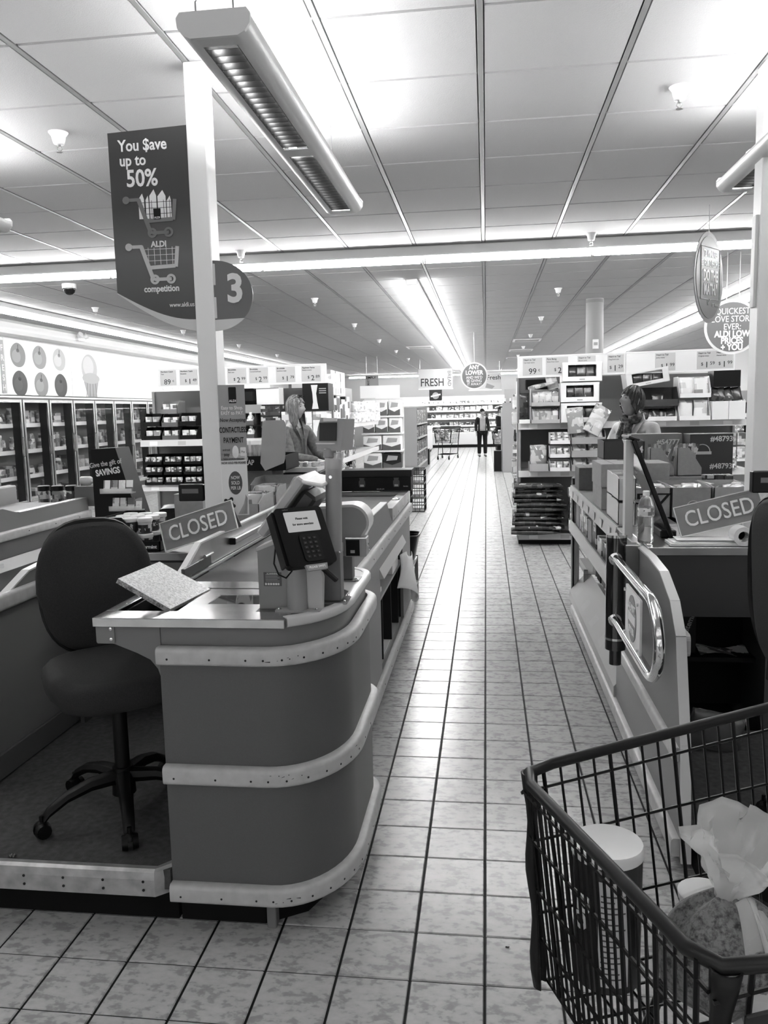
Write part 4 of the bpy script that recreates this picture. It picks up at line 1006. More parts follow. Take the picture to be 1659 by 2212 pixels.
MB().tube([(-.2, 0, .2), (-.17, -.05, .21), (.17, -.05, .21), (.2, 0, .2)], .006, 6).build('handle', BLACK, hb, smooth=True)
def crate(loc, label):
    t = thing('wire_crate', label, 'crate', loc, group='dark crates stacked past the lane')
    w, d_, h = .11, .2, .22
    for z in (.006, h / 2, h - .006): MB().tube([(-w, -d_, z), (w, -d_, z), (w, d_, z), (-w, d_, z)], .007, 5, closed=True).build('rail', BLACK, t)
    for k in range(6):
        for x in (-w, w): MB().cyl((x, -d_ + k * .08, 0), (x, -d_ + k * .08, h), .004, n=5).build('bar', BLACK, t)
    for k in range(4):
        for y in (-d_, d_): MB().cyl((-w + k * .0733, y, 0), (-w + k * .0733, y, h), .004, n=5).build('bar', BLACK, t)
    MB().box(-w, w, -d_, d_, 0, .006).build('base', BLACK, t)
    return t
c0 = crate((-1.08, 12.7, 0), 'dark wire crate at the bottom of the stack past the lane')
for k in range(1, 3): dup(c0, (-1.08, 12.7, .225 * k), label='dark wire crate %s of the stack past the lane' % ('in the middle', 'on top')[k - 1])
# ================================================================== next lane on the left (seen over the back panel)
l4 = thing('far_conveyor', 'second grey conveyor belt beyond the office chair with pale bumper', 'conveyor')
MB().box(-3.55, -3.0, 2.9, 5.68, .0, .93).build('carcass', mat(.16, .45), l4)
MB().box(-3.5, -3.06, 4.2, 5.6, .93, .975).build('belt', mat(.2, .5), l4)
MB().prism([(4.62, .90), (5.7, .90), (5.7, 1.0), (4.79, 1.0), (4.62, 1.045), (2.9, 1.045), (2.9, .9)], 'x', -3.02, -2.985).build('side_panel', mat(.2, .42), l4)
MB().box(-3.03, -2.98, 4.79, 5.7, .998, 1.006, .002).build('steel_edge', mat(.75, .25, 1.), l4)
b = MB().sweep([(-2.985, 2.9), (-2.985, 5.7)], bump_prof(.845, .905, .026)).build('bumper', BUMP, l4, smooth=50)
for k in range(8): MB().cyl((-2.959, 3.2 + k * .33, .875), (-2.957, 3.2 + k * .33, .875), .004, n=6).build('screw', SCREW, b)
MB().prism([(-2.99, .66), (-2.95, .665), (-2.985, .73), (-2.99, .73)], 'y', 3.6, 5.4).build('ticket_rail', mat(.5, .4), l4)
MB().box(-2.968, -2.962, 4.40, 4.55, .67, .715).build('price_ticket', PAPER, l4)
MB().box(-3.62, -3.55, 2.9, 5.7, .93, 1.10, .01).build('cashier_divider', mat(.4, .4), l4)
for k in range(3):
    o = thing('candle_jar', 'glass jar candle with dark lid at the end of the second belt', 'jar', (-3.42 + k * .115, 5.85, .93), group='jar candles beyond the second belt')
    MB().lathe([(.04, 0), (.045, .005), (.045, .10), (.036, .11)], 14).build('glass', PR_MID, o, smooth=40); MB().lathe([(.038, .108), (.047, .112), (.047, .145), (.04, .15), (.001, .15)], 14).build('lid', mat(.02, .3), o, smooth=40)
bx('jar_shelf_box', 'grey carton behind the jar candles at the second belt end', 'box', -3.1, -2.9, 5.72, 6.0, .93, 1.08, mat(.2, .6))
bx('jar_tray', 'dark low tray holding the jar candles', 'tray', -3.5, -3.12, 5.75, 5.95, .0, .929, mat(.02, .6))
for k in range(2):
    o = thing('supplement_bottle', 'white bottle lying on the grey carton at the second belt end', 'bottle', (-3.06 + k * .12, 5.85, 1.115), rot=(0, RAD(90), RAD(15 * k)), group='white bottles lying on the grey carton')
    MB().lathe([(.028, -.05), (.032, -.045), (.032, .03), (.02, .045)], 14).build('body', PLASTIC_W, o, smooth=40); MB().lathe([(.024, .045), (.024, .065), (.001, .065)], 14).build('cap', WHITE, o, smooth=40)
bx('black_monitor', 'black register screen at the left edge beyond the second belt', 'screen', -3.95, -3.62, 5.3, 5.36, .95, 1.38, BLACK, b=.015)

# ================================================================== freezer wall
fz = []
GL = clear(.05, .08, .02, 'freezer_glass'); FRM = mat(.03, .3, .3); FTR = mat(.45, .25, 1.)
y0 = 10.36; dw = .792; nd = 16
body = thing('freezer_case', 'long upright freezer case with glass doors along the left wall', 'freezer', (-7.25, y0, 0))
MB().box(-.7, -.66, 0, nd * dw, .15, 1.92).build('back_wall', mat(.25, .5), body)
MB().box(-.7, 0, 0, nd * dw, 0, .26).build('plinth', mat(.06, .5), body)
MB().box(-.7, .0, 0, nd * dw, 1.86, 1.96).build('top_casing', mat(.12, .4), body)
MB().box(-.02, .012, 0, nd * dw, 1.925, 1.955, .004).build('top_trim', mat(.7, .25, 1.), body)
MB().box(-.02, .02, 0, nd * dw, .24, .27, .004).build('kick_trim', mat(.4, .3, 1.), body)
for z in (.29, .66, 1.07, 1.49):
    MB().box(-.62, -.16, .03, nd * dw - .03, z - .02, z).build('shelf', mat(.5, .5), body)
    MB().box(-.165, -.155, .03, nd * dw - .03, z - .03, z + .035).build('shelf_edge', mat(.85, .4), body)
for i in range(nd + 1): MB().box(-.16, -.01, i * dw - .03, i * dw + .03, .26, 1.88).build('mullion', mat(.015, .3), body)
door = None
for i in range(nd):
    if i == 0:
        d = MB().box(-.004, .004, .06, dw - .06, .3, 1.86).build('door', GL, body, loc=(0, 0, 0)); door = d
        fr = MB()
        for a, b_, c, e in ((.015, .06, .27, 1.9), (dw - .06, dw - .015, .27, 1.9), (.06, dw - .06, .27, .31), (.06, dw - .06, 1.85, 1.9)): fr.box(-.012, .018, a, b_, c, e, .004)
        f_ = fr.build('door_frame', FTR, d)
        h_ = MB().tube([(.02, dw - .075, 1.0), (.05, dw - .075, 1.02), (.05, dw - .075, 1.3), (.02, dw - .075, 1.32)], .009, 6).build('handle', mat(.6, .2, 1.), d, smooth=True)
    else:
        d = door.copy(); COL.objects.link(d); d.parent = body; d.location = (0, i * dw, 0)
        for ch in list(door.children):
            c = ch.copy(); COL.objects.link(c); c.parent = d
random.seed(21)
fb = {}
for i in range(9):
    for si, z in enumerate((.29, .66, 1.07, 1.49)):
        y = y0 + i * dw + .08
        while y < y0 + (i + 1) * dw - .12:
            w = random.choice((.12, .15, .18, .2)); h = random.choice((.16, .2, .24, .28)); dd = .2
            k = (w, h, random.randrange(2))
            pos = (-7.25 - .28 + random.uniform(-.03, .03), y + w / 2, z + .001)
            lab = 'frozen food %s on the %s freezer shelf' % ('box' if k[2] else 'bag', ('lowest', 'second', 'third', 'top')[si])
            if k[2]:
                if k not in fb: fb[k] = MB().box(-dd / 2, dd / 2, -w / 2, w / 2, 0, h, .004).build('frozen_box', PR_FROZ, loc=pos); o = fb[k]
                else: o = link('frozen_box', fb[k].data, None, pos)
                o.rotation_euler = (0, 0, random.uniform(-.2, .2)); tag(o, lab, 'frozen food', 'frozen packs on the %s freezer shelf' % ('lowest', 'second', 'third', 'top')[si])
            else:
                bag('frozen_bag', lab, 'frozen food', pos, (w, h, .09), PR_FROZ, (0, 0, RAD(90) + random.uniform(-.25, .25)), 'frozen packs on the %s freezer shelf' % ('lowest', 'second', 'third', 'top')[si], int(w * 100))
            y += w + random.uniform(.01, .09)
# wall posters
def wall_poster(y0, y1, z0, z1, label, name, m=WHITE):
    t = thing(name, label, 'poster', (-7.295, y0, z0)); MB().box(-.004, .004, 0, y1 - y0, 0, z1 - z0).build('sheet', m, t); return t
ap = wall_poster(11.66, 13.62, 1.975, 2.84, 'white wall poster with six shaded apples above the freezers', 'apple_poster', mat(.85, .5))
def ell(cy, cz, ry, rz, x, m, parent, name):
    MB().prism([(cy + ry * cos(2 * pi * i / 28) * (1 - .12 * sin(2 * pi * i / 28) ** 3), cz + rz * sin(2 * pi * i / 28)) for i in range(28)], 'x', x - .001, x).build(name, m, parent)
for r_ in range(2):
    for c_ in range(3):
        cy, cz = .36 + c_ * .62, .62 - r_ * .44; g_ = (.2, .24, .4)[c_] if r_ == 0 else (.08, .22, .07)[c_]
        ell(cy, cz, .21, .19 if r_ == 0 else .2, .0055, mat(g_, .5), ap, 'apple_print'); ell(cy - .05, cz - .02, .12, .1, .0062, mat(min(.8, g_ * 1.25), .5), ap, 'apple_print'); ell(cy + .0, cz + .07, .04, .03, .0068, mat(g_ * .5, .5), ap, 'apple_print')
        MB().prism([(cy - .008, cz + .07), (cy + .008, cz + .07), (cy + .02, cz + .16), (cy + .005, cz + .165)], 'x', .0068, .0075).build('stem_print', mat(.06, .5), ap)
MB().box(.003, .0055, -.12, -.02, .02, .82).build('grey_side_strip', mat(.3, .5), ap)
for k, c in enumerate('HSERF'): text('side_lettering', c, .13, mat(.6, .5), ap, (.0065, -.07, .10 + k * .15), (RAD(90), 0, RAD(90)), bold=.02)
ic = wall_poster(13.66, 15.1, 1.975, 2.84, 'white wall poster with an ice cream cone', 'ice_cream_poster', mat(.86, .5))
ell(.66, .52, .3, .26, .0055, mat(.4, .5), ic, 'scoop_print'); ell(.62, .56, .2, .18, .0062, mat(.5, .5), ic, 'scoop_print'); ell(.7, .34, .33, .1, .0066, mat(.36, .5), ic, 'scoop_print')
MB().prism([(.42, .28), (.98, .28), (.86, .0), (.54, .0)], 'x', .004, .0058).build('cone_print', mat(.3, .5), ic)
for k in range(4): MB().prism([(.48 + k * .13, .0), (.50 + k * .13, .0), (.56 + k * .1, .26), (.54 + k * .1, .26)], 'x', .0058, .0064).build('cone_print', mat(.18, .5), ic)
gq = thing('guarantee_lettering', 'white raised lettering GUARANTEED QUALITY on the pale left wall', 'lettering', (-7.3, 0, 0))
text('letters', 'GUARANTEED', .22, mat(.9, .4), gq, (.008, 18.55, 2.60), (RAD(90), 0, RAD(90)), bold=.02, depth=.006); text('letters', 'QUALITY', .34, mat(.9, .4), gq, (.008, 18.3, 2.32), (RAD(90), 0, RAD(90)), bold=.02, depth=.006)
t = thing('emergency_light', 'small white twin-head emergency light above the apple poster', 'lamp', (-6.93, 13.35, 2.90))
MB().box(-.02, .04, -.12, .12, 0, .06, .008).build('case', PLASTIC_W, t)
for s_ in (-1, 1): MB().cyl((.03, s_ * .09, .08), (.08, s_ * .11, .11), .045, .05, n=12).build('lamp_head', PLASTIC_W, t, smooth=True)

# ================================================================== gondolas facing the lanes
SHM = mat(.35, .45); SHL = mat(.62, .4)
def gondola(name, label, x0, x1, y, depth, shelves, top, backm=mat(.2, .5), base=.1, lip=.075):
    t = thing(name, label, 'shelving', (x0, y, 0)); W = x1 - x0
    MB().box(0, W, depth - .03, depth, base, top).build('back_board', backm, t)
    MB().box(.0, W, .03, depth, 0, base).build('plinth', mat(.01, .6), t)
    for x in (.0, W / 2 - .015, W - .03): MB().box(x, x + .03, depth - .06, depth - .028, base, top).build('upright', mat(.3, .4), t)
    for z, dpt in shelves:
        MB().box(0, W, depth - .03 - dpt, depth - .03, z - .03, z).build('shelf', SHM, t)
        l = MB().prism([(depth - .03 - dpt, z + .004), (depth - .03 - dpt - .012, z - lip), (depth - .03 - dpt + .004, z - lip)], 'x', 0, W).build('shelf_lip', SHL, t)
        yy = depth - .03 - dpt
        for k in range(int(W / .36)):
            tk = MB(); x = .12 + k * .36; tk.add([(x, yy - .0125, z - lip + .012), (x + .1, yy - .0125, z - lip + .012), (x + .1, yy - .004, z - .014), (x, yy - .004, z - .014)], [(0, 1, 2, 3)]); tk.build('price_ticket', mat(.45, .5) if k % 2 else mat(.85, .5), l)
    return t
def price_sign(name, label, x0, x1, y, z0, z1, tilt, prices, parent_lbl=None):
    t = thing(name, label, 'sign', (x0, y, z0), rot=(0, tilt, 0)); W = x1 - x0; H = z1 - z0
    MB().box(0, W, -.004, .012, 0, H, .002).build('board', mat(.72, .4), t)
    fr = MB(); fr.box(-.01, W + .01, -.01, .015, -.012, 0); fr.box(-.01, W + .01, -.01, .015, H, H + .012); fr.box(-.012, 0, -.01, .015, 0, H); fr.box(W, W + .012, -.01, .015, 0, H)
    fr.build('frame', mat(.85, .35), t)
    for (fx, w, dollars, cents, l1, l2) in prices:
        c = MB().box(fx * W, fx * W + w, -.007, -.004, .012, H - .012).build('price_card', mat(.48, .5), t)
        text('product_name', l1, H * .125, INK, c, (fx * W + .012, -.0078, H * .85), align='LEFT', bold=.012, sx=.9); text('product_name', l2, H * .10, INK, c, (fx * W + .012, -.0078, H * .71), align='LEFT', sx=.9)
        if dollars: text('price', '$', H * .22, INK, c, (fx * W + w - .145, -.0078, H * .30)); text('price', dollars, H * .42, INK, c, (fx * W + w - .095, -.0078, H * .25))
        else: text('price', cents, H * .42, INK, c, (fx * W + w - .11, -.0078, H * .25))
        text('price', cents if dollars else 'c', H * .24, INK, c, (fx * W + w - .035, -.0078, H * .33))
    return t
gl_ = gondola('gondola_shelving', 'wide gondola shelving of drinks and appliances behind the flytrap display', -4.2, -1.87, 9.35, .55, [(1.30, .45), (.755, .48), (.14, .5)], 1.9)
price_sign('price_header', 'white price header board above the left gondola with 2.99 cards', -3.92, -1.87, 9.42, 1.945, 2.15, RAD(0), [(.01, .2, '', '89', 'Northern Catch', 'Tuna'), (.13, .22, '1', '49', 'Northern Catch', 'Broadside'), (.42, .23, '2', '99', 'Brookdale', 'Beef stew'), (.55, .23, '2', '99', 'Brookdale', 'Corned beef hash'), (.71, .23, '1', '79', 'Brookdale', 'Luncheon meat'), (.86, .23, '2', '89', 'Appleton Farms', 'Ready to serve')])
# left gondola goods
def carton_row(label, x0, n, w, y0, y1, z0, z1, m, gap=.004, grp=None):
    for k in range(n): bx('carton', label, 'box', x0 + k * (w + gap), x0 + k * (w + gap) + w, y0, y1, z0, z1, m, grp or label)
for k, (x, z, m) in enumerate(((-4.15, 1.302, GB), (-4.15, 1.47, GB), (-3.92, 1.302, mat(.15, .6)), (-3.92, 1.46, mat(.15, .6)), (-3.92, 1.62, mat(.2, .6)), (-3.69, 1.302, GB), (-3.69, 1.47, GB))):
    tray('display_tray', ('black', 'grey')[k in (2, 3, 4)] + ' tray of small packs on the left gondola, %s tray' % ORD[k], 'tray', x, x + .21, 9.42, 9.7, z, z + .155, m, front=.35)
    for q in range(2): tag(MB().box(-.04, .04, -.05, .05, 0, .11, .003).build('small_pack', PR_LIGHT, loc=(x + .058 + q * .094, 9.5, z + .006)), 'small printed pack in the %s tray on the left gondola' % ORD[k], 'pack', 'small packs on the left gondola')
for k, x in enumerate((-4.15, -3.9, -3.65)):
    for r_ in range(3):
        tray('display_tray', 'black lower tray of cans on the left gondola, %s column %s tier' % (ORD[k], ('bottom', 'middle', 'top')[r_]), 'tray', x, x + .23, 9.36, 9.66, .757 + r_ * .125, .757 + r_ * .125 + .118, GB, front=.3)
        for q in range(3): tag(link('tin_can', can_mesh(.032, .085, PR_CAN), None, (x + .042 + q * .073, 9.40, .763 + r_ * .125)), 'printed tin can in the black trays of the left gondola lower shelf', 'can', 'tins in the black lower trays')
bx('black_bag_box', 'lumpy black bag lying on the top boxes of the left gondola', 'bag', -3.03, -2.75, 9.5, 9.72, 1.71, 1.90, mat(.01, .5), b=.04)
bx('white_sheet_box', 'white carton with a dark lower half at the top of the left gondola', 'box', -2.74, -2.46, 9.5, 9.72, 1.70, 1.90, WHITE)
bx('plain_carton', 'plain grey carton under the black bag', 'box', -3.04, -2.68, 9.5, 9.74, 1.60, 1.705, mat(.28, .7))
for k in range(3): bx('black_flat_carton', 'black flat carton %s in the stack behind the woman\'s head' % ('at the bottom', 'in the middle', 'on top')[k], 'box', -2.68, -2.44, 9.45, 9.7, 1.302 + .13 * k, 1.302 + .13 * k + .122, PR_DARK)
for r_, z in enumerate((1.302, 1.462)):
    tray('bottle_tray', 'dark printed tray of round-shouldered bottles, %s tier' % ('lower', 'upper')[r_], 'tray', -3.12, -2.76, 9.42, 9.70, z, z + .14, mat(.12, .5), front=.36)
    for k in range(3):
        o = thing('syrup_bottle', 'white shouldered bottle with pump cap in the %s dark bottle tray' % ('lower', 'upper')[r_], 'bottle', (-3.05 + k * .115, 9.5, z + .005), group='bottles in the dark trays')
        MB().lathe([(.048, 0), (.052, .01), (.052, .06), (.03, .105), (.016, .12)], 14).build('body', printed('bottle_label', [.8, .75, .3, .82], 30), o, smooth=40); MB().lathe([(.018, .118), (.02, .14), (.012, .148), (.001, .149)], 12).build('cap', WHITE, o, smooth=40)
h1 = bx('hood_carton', 'black range hood carton with white print on the left gondola', 'box', -2.15, -1.84, 9.4, 9.72, 1.615, 1.935, mat(.012, .45))
MB().prism([(-.05, .3), (.03, .3), (.01, .2), (.02, .1), (.035, .02), (-.045, .02), (-.03, .1), (-.035, .2)], 'y', -.1625, -.161).build('product_print', mat(.7, .5), h1)
for k in range(3): MB().box(.045, .13, -.1625, -.161, .2 + k * .025, .212 + k * .025).build('text_print', mat(.3, .5), h1)
for k, (x0, x1) in enumerate(((-2.42, -2.26), (-2.24, -2.05), (-2.04, -1.87))): bx('appliance_carton', 'white appliance carton with photo print on the left gondola, %s from the end' % ('third', 'second', 'nearest')[k], 'box', x0, x1, 9.42, 9.72, 1.302, 1.61, PR_WHITE)
for k in range(12): tag(link('tin_can', can_mesh(.035, .1, PR_CAN), None, (-2.6 + k * .062, 9.42, .757)), 'tin can on the lower left gondola shelf behind the woman', 'can', 'cans on the lower left gondola shelf')
for k in range(6): bx('lower_carton', 'dark carton on the lower left gondola shelf', 'box', -3.3 + k * .11, -3.2 + k * .11, 9.4, 9.65, .757, .95, PR_DARK, 'dark cartons on the lower left shelf')

# shelving between the left gondola and the nappy packs (runs down the aisle)
sg_ = thing('aisle_shelving', 'shelving run of glass and appliance boxes right of the left gondola', 'shelving', (-2.45, 9.95, 0))
MB().box(0, .04, 0, 4.6, 0, 2.0).build('back_board', mat(.3, .5), sg_)
for z in (.15, .5, .95, 1.42): MB().box(.04, .50, 0, 4.6, z - .03, z).build('shelf', SHM, sg_); MB().box(.5, .51, 0, 4.6, z - .06, z + .01).build('shelf_lip', SHL, sg_)
for k in range(4): bx('black_appliance_box', 'white-framed black appliance box on the aisle shelving, %s along' % ORD[k], 'box', -2.05, -1.93, 10.0 + k * .36, 10.32 + k * .36, 1.421, 1.76 + .04 * (k % 2), printed('appliance', [.01, .02, .85, .8], 7))
for k in range(3): bx('tall_white_box', 'white appliance box stacked on the black appliance boxes, %s along' % ORD[k], 'box', -2.05, -1.93, 10.05 + k * .36, 10.35 + k * .36, 1.81, 2.12, PR_WHITE)
for z, h in ((.151, .3), (.501, .36), (.951, .38)):
    for k in range(7): bx('shelf_box', 'dark shelf box on the aisle shelving behind the customer display', 'box', -2.3, -1.97, 10.0 + k * .3, 10.26 + k * .3, z, z + h * (1 - .12 * (k % 3)), (PR_DARK, PR_MID)[k % 2], 'dark boxes on the aisle shelving')
for z in (1.425,):
    for k in range(18):
        tag(link('storage_jar', can_mesh(.05, .16, printed('jar_print', [.75, .85, .6, .4], 22, rough=.2)), None, (-2.03 + .1 * (k % 2), 11.65 + k * .16, z)), 'pale glass storage jar on the aisle shelving', 'jar', 'storage jars on the aisle shelving')
        if k % 2: tag(link('storage_jar', can_mesh(.045, .15, printed('jar_print', [.75, .85, .6, .4], 22, rough=.2)), None, (-2.03 + .1 * (k % 2), 11.65 + k * .16, z + .165)), 'upper pale glass jar standing on other storage jars', 'jar', 'upper storage jars')
# nappy pack display
nd_ = thing('nappy_shelving', 'white-stocked shelving of nappy packs facing the aisle', 'shelving', (-2.33, 15.0, 0))
MB().box(0, .76, .5, .54, 0, 1.83).build('back_board', mat(.6, .5), nd_)
for z in (.12, .5, .85, 1.18, 1.5): MB().box(0, .76, .05, .5, z - .03, z).build('shelf', mat(.8, .4), nd_)
MB().box(0, .74, .0, .03, 1.83, 2.06).build('blank_header', mat(.75, .5), nd_)
random.seed(5)
for zi, (z, h) in enumerate(((.121, .32), (.501, .30), (.851, .28), (1.181, .28), (1.501, .29))):
    n = 3 if zi > 2 else 2
    for k in range(n):
        w = .74 / n
        o = thing('nappy_pack', 'white nappy pack with a grey chevron, %s shelf, %s from the wall side' % (('bottom', 'second', 'middle', 'fourth', 'top')[zi], ORD[k]), 'pack', (-2.33 + .01 + w * (k + .5), 15.22, z))
        MB().box(-w / 2 + .01, w / 2 - .01, -.15, .15, 0, h, .02).build('wrap', (mat(.85, .35) if zi > 1 else mat((.85, .04)[k % 2], .35)), o)
        MB().prism([(-w / 2 + .015, .005), (w / 2 - .015, .005), (w / 2 - .015, h * .42), (0, h * .24), (-w / 2 + .015, h * .42)], 'y', -.153, -.15).build('chevron_print', mat(.13, .5), o)
        MB().prism([(-w * .3, h * .5), (w * .25, h * .55), (w * .3, h * .8), (-w * .2, h * .85)], 'y', -.153, -.15).build('picture_print', mat(.35, .5), o)
# far left aisle gondola with grey end panel
fg = thing('end_gondola', 'grey end gondola with dark bottle packs along the left of the aisle', 'shelving', (-2.12, 20., 0))
MB().box(0, .04, 0, 3., 0, 1.66).build('back_board', mat(.12, .5), fg); MB().box(.04, .46, 2.96, 3., .2, 1.66).build('end_panel', mat(.26, .5), fg); MB().box(0, .42, -.03, 0, .2, 1.66).build('end_panel', mat(.28, .5), fg)
for z in (.2, .55, .9, 1.25): MB().box(.04, .46, 0, 2.96, z - .03, z).build('shelf', SHM, fg)
MB().box(0, .46, 0, 2.96, 0, .17).build('plinth', mat(.12, .5), fg)
for z, h in ((.201, .28), (.551, .26), (.901, .27), (1.251, .33)):
    for k in range(7): bx('drink_pack', 'dark drink pack on the %s shelf of the grey end gondola' % {.201: 'lowest', .551: 'second', .901: 'third', 1.251: 'top'}[z], 'pack', -2.05, -1.70, 20.1 + k * .4, 20.45 + k * .4, z, z + h, (PR_DARK, PR_BAGD)[k % 2], 'drink packs on the grey end gondola')
# ================================================================== lane on the right: panel, gate, shelf, table
bp2 = back_panel(.65, 'grey lane side panel with rounded pale edge beside the swing gate', 4.08)
MB().sweep([(.65, 3.92), (.65, 2.74)], bump_prof(.375, .425, .022)).build('bumper', BUMP, bp2, smooth=50)
MB().sweep([(.65, 6.05), (.65, 2.70)], bump_prof(.05, .115, .03)).build('kick_bumper', BUMP, bp2, smooth=50)
MB().prism(rrect(2.82, 2.98, .72, .80, .02), 'x', .672, .70).build('edge_bumper', mat(.5, .4), bp2)
MB().box(.665, .69, 2.72, 6.1, .0, .05).build('foot_rail', mat(.15, .5), bp2)
gt = thing('swing_gate', 'chrome swing gate with a do not enter plate on a round post', 'gate', (.56, 3.55, 0))
MB().cyl((0, 0, .53), (0, 0, 1.035), .044, n=28).build('post', mat(.12, .12, 1.), gt, smooth=40)
MB().cyl((0, 0, 1.03), (0, 0, 1.042), .0455, n=28).build('post_cap', CHROME, gt, smooth=40)
MB().cyl((0, 0, .575), (0, 0, .585), .046, n=28).build('collar', CHROME, gt, smooth=40)
MB().cyl((0, 0, .46), (0, 0, .53), .026, n=18).build('pivot_tube', mat(.1, .15, 1.), gt, smooth=40)
MB().box(.03, .092, -.035, .035, .56, 1.0, .004).build('wall_plate', mat(.3, .25, 1.), gt)
for z in (.94, .67): MB().cyl((-.01, -.045, z), (-.01, .0, z), .028, n=16).build('socket', CHROME, gt, smooth=40)
pth = [(-.01, -.02, .945), (-.01, -.3, .945), (-.01, -.78, .945)] + [(-.01, -.78 - .16 * sin(RAD(a)), .81 + .135 * cos(RAD(a))) for a in range(15, 180, 15)] + [(-.01, -.78, .675), (-.01, -.3, .675), (-.01, -.02, .675)]
MB().tube(pth, .0185, 14).build('bar_loop', CHROME, gt, smooth=60)
npl = MB().prism(rrect(-.64, -.34, .69, .90, .008), 'x', -.016, -.008).build('notice_plate', mat(.72, .35), gt)
MB().prism([(-.49 + .085 * cos(2 * pi * i / 28), .795 + .09 * sin(2 * pi * i / 28)) for i in range(28)], 'x', -.018, -.016).build('notice_disc', mat(.22, .4), npl)
MB().box(-.0195, -.018, -.56, -.42, .778, .812).build('notice_bar', mat(.75, .4), npl)
text('notice_text', 'DO NOT', .034, WHITE, npl, (-.0195, -.49, .838), (RAD(90), 0, RAD(-90)), bold=.03); text('notice_text', 'ENTER', .034, WHITE, npl, (-.0195, -.49, .748), (RAD(90), 0, RAD(-90)), bold=.03)
for y, z in ((-.62, .88), (-.36, .88), (-.62, .71), (-.36, .71)): MB().cyl((-.006, y, z), (-.026, y, z), .007, n=8).build('clip', CHROME, npl)
# impulse shelf facing the aisle
im = thing('impulse_shelf', 'grey two-tier impulse shelf facing the aisle behind the swing gate', 'shelving', (.65, 4.08, 0))
MB().prism(arc(2.19 + .0, 1.0, .05, .05, 90, 0, 4) + [(2.24, .05), (2.20, .05), (2.20, 1.05)], 'x', 0, .02).build('end_lip', mat(.3, .42), im)
MB().box(.0, .06, 2.20, 2.225, .05, 1.06, .01).build('end_panel', mat(.28, .42), im)
MB().box(.30, .32, 0, 2.2, .1, .98).build('back_board', mat(.08, .5), im)
for z in (1.0, .705): MB().box(0.0, .30, 0, 2.2, z - .02, z).build('shelf', mat(.2, .45), im)
for z in (.995, .725): MB().prism([(-.01, z), (-.022, z - .075), (.0, z - .075), (.0, z)], 'y', 0, 2.2).build('shelf_lip', mat(.5, .4), im)
MB().prism([(.13, .335), (-.012, .17), (-.012, .10), (.13, .10)], 'y', 0, 2.2).build('sloped_base', mat(.4, .4), im)
for k in range(5): q = V((.05, .25 + k * .42, .26)); tk = MB(); tk.add([(.055, .2 + k * .42, .2495), (.055, .33 + k * .42, .2495), (.005, .33 + k * .42, .1915), (.005, .2 + k * .42, .1915)], [(0, 1, 2, 3)]); tk.add([], []); tk.build('price_ticket', mat(.45, .5), im)
for k in range(7): MB().box(-.0235, -.0215, .12 + k * .3, .2 + k * .3, .93, .975).build('price_ticket', mat(.62, .5), im)
random.seed(11)
for k in range(9):
    w = .17; y = 4.13 + k * .235
    bx('impulse_carton', 'dark carton on the lower impulse shelf, %s from the gate' % ORD[k], 'box', .80, .93, y, y + w, .337, .337 + random.choice((.14, .2, .24)), random.choice((PR_DARK, mat(.25, .6), PR_MID, mat(.02, .6))))
for k in range(9):
    y = 4.13 + k * .235
    bx('impulse_carton', 'small printed carton on the middle impulse shelf, %s from the gate' % ORD[k], 'box', .675, .9, y, y + .18, .706, .706 + random.choice((.1, .14, .2)), random.choice((PR_DARK, PR_LIGHT, CARD, PR_MID)))
# low rack past the shelf
lr2 = dup(lr, (1.16, 6.1, 0), label='low grey metal rack standing past the impulse shelf on the pet food side')
# table and platform
side_table(.985, 1.75, 4.08, 6.2, left=.01, label='steel side table carrying the far cartons beyond the white post')
side_table(.675, 1.2, 3.45, 4.07, drawer=False, label= 'dark fronted steel side table carrying the water bottle and cartons')
pf2 = thing('cashier_platform', 'dark cashier platform floor seen through the shopping cart', 'platform')
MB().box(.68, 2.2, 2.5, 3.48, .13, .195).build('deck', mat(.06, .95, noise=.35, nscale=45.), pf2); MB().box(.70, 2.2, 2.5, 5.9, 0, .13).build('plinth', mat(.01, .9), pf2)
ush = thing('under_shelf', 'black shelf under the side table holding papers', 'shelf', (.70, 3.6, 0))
MB().box(0, 1.0, 0, .19, .46, .48).build('board', mat(.01, .7), ush); MB().box(0, 1.0, .19, .21, .2, .96).build('back_board', mat(.008, .8), ush)  # black back board added to darken the space under the table
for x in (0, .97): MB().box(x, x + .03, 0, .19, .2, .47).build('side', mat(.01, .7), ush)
o = bx('gum_carton', 'black gum carton with slanted lettering standing on the under shelf', 'box', .82, .93, 3.66, 3.75, .481, .72, mat(.008, .5)); text('carton_text', 'excitemint', .035, mat(.35, .5), o, (.02, -.0465, .13), (RAD(90), RAD(-70), 0), bold=.02)
o = MB().grid(lambda u, v: V((.94 + .22 * u, 3.62 + .12 * v, .485 + .012 * sin(5 * u + 2 * v) + .01 * v)), 8, 6).build('leaflet', PR_MID, smooth=True); tag(o, 'crumpled dark leaflet lying on the black under shelf', 'leaflet')
o = pillow(.22, .14, .12, seed=3).build('carrier_bag', clear(.12, .5, .3), loc=(.91, 3.3, .2), rot=(0, RAD(12), 0), smooth=True); tag(o, 'crumpled translucent bag standing on the dark platform under the table', 'bag')
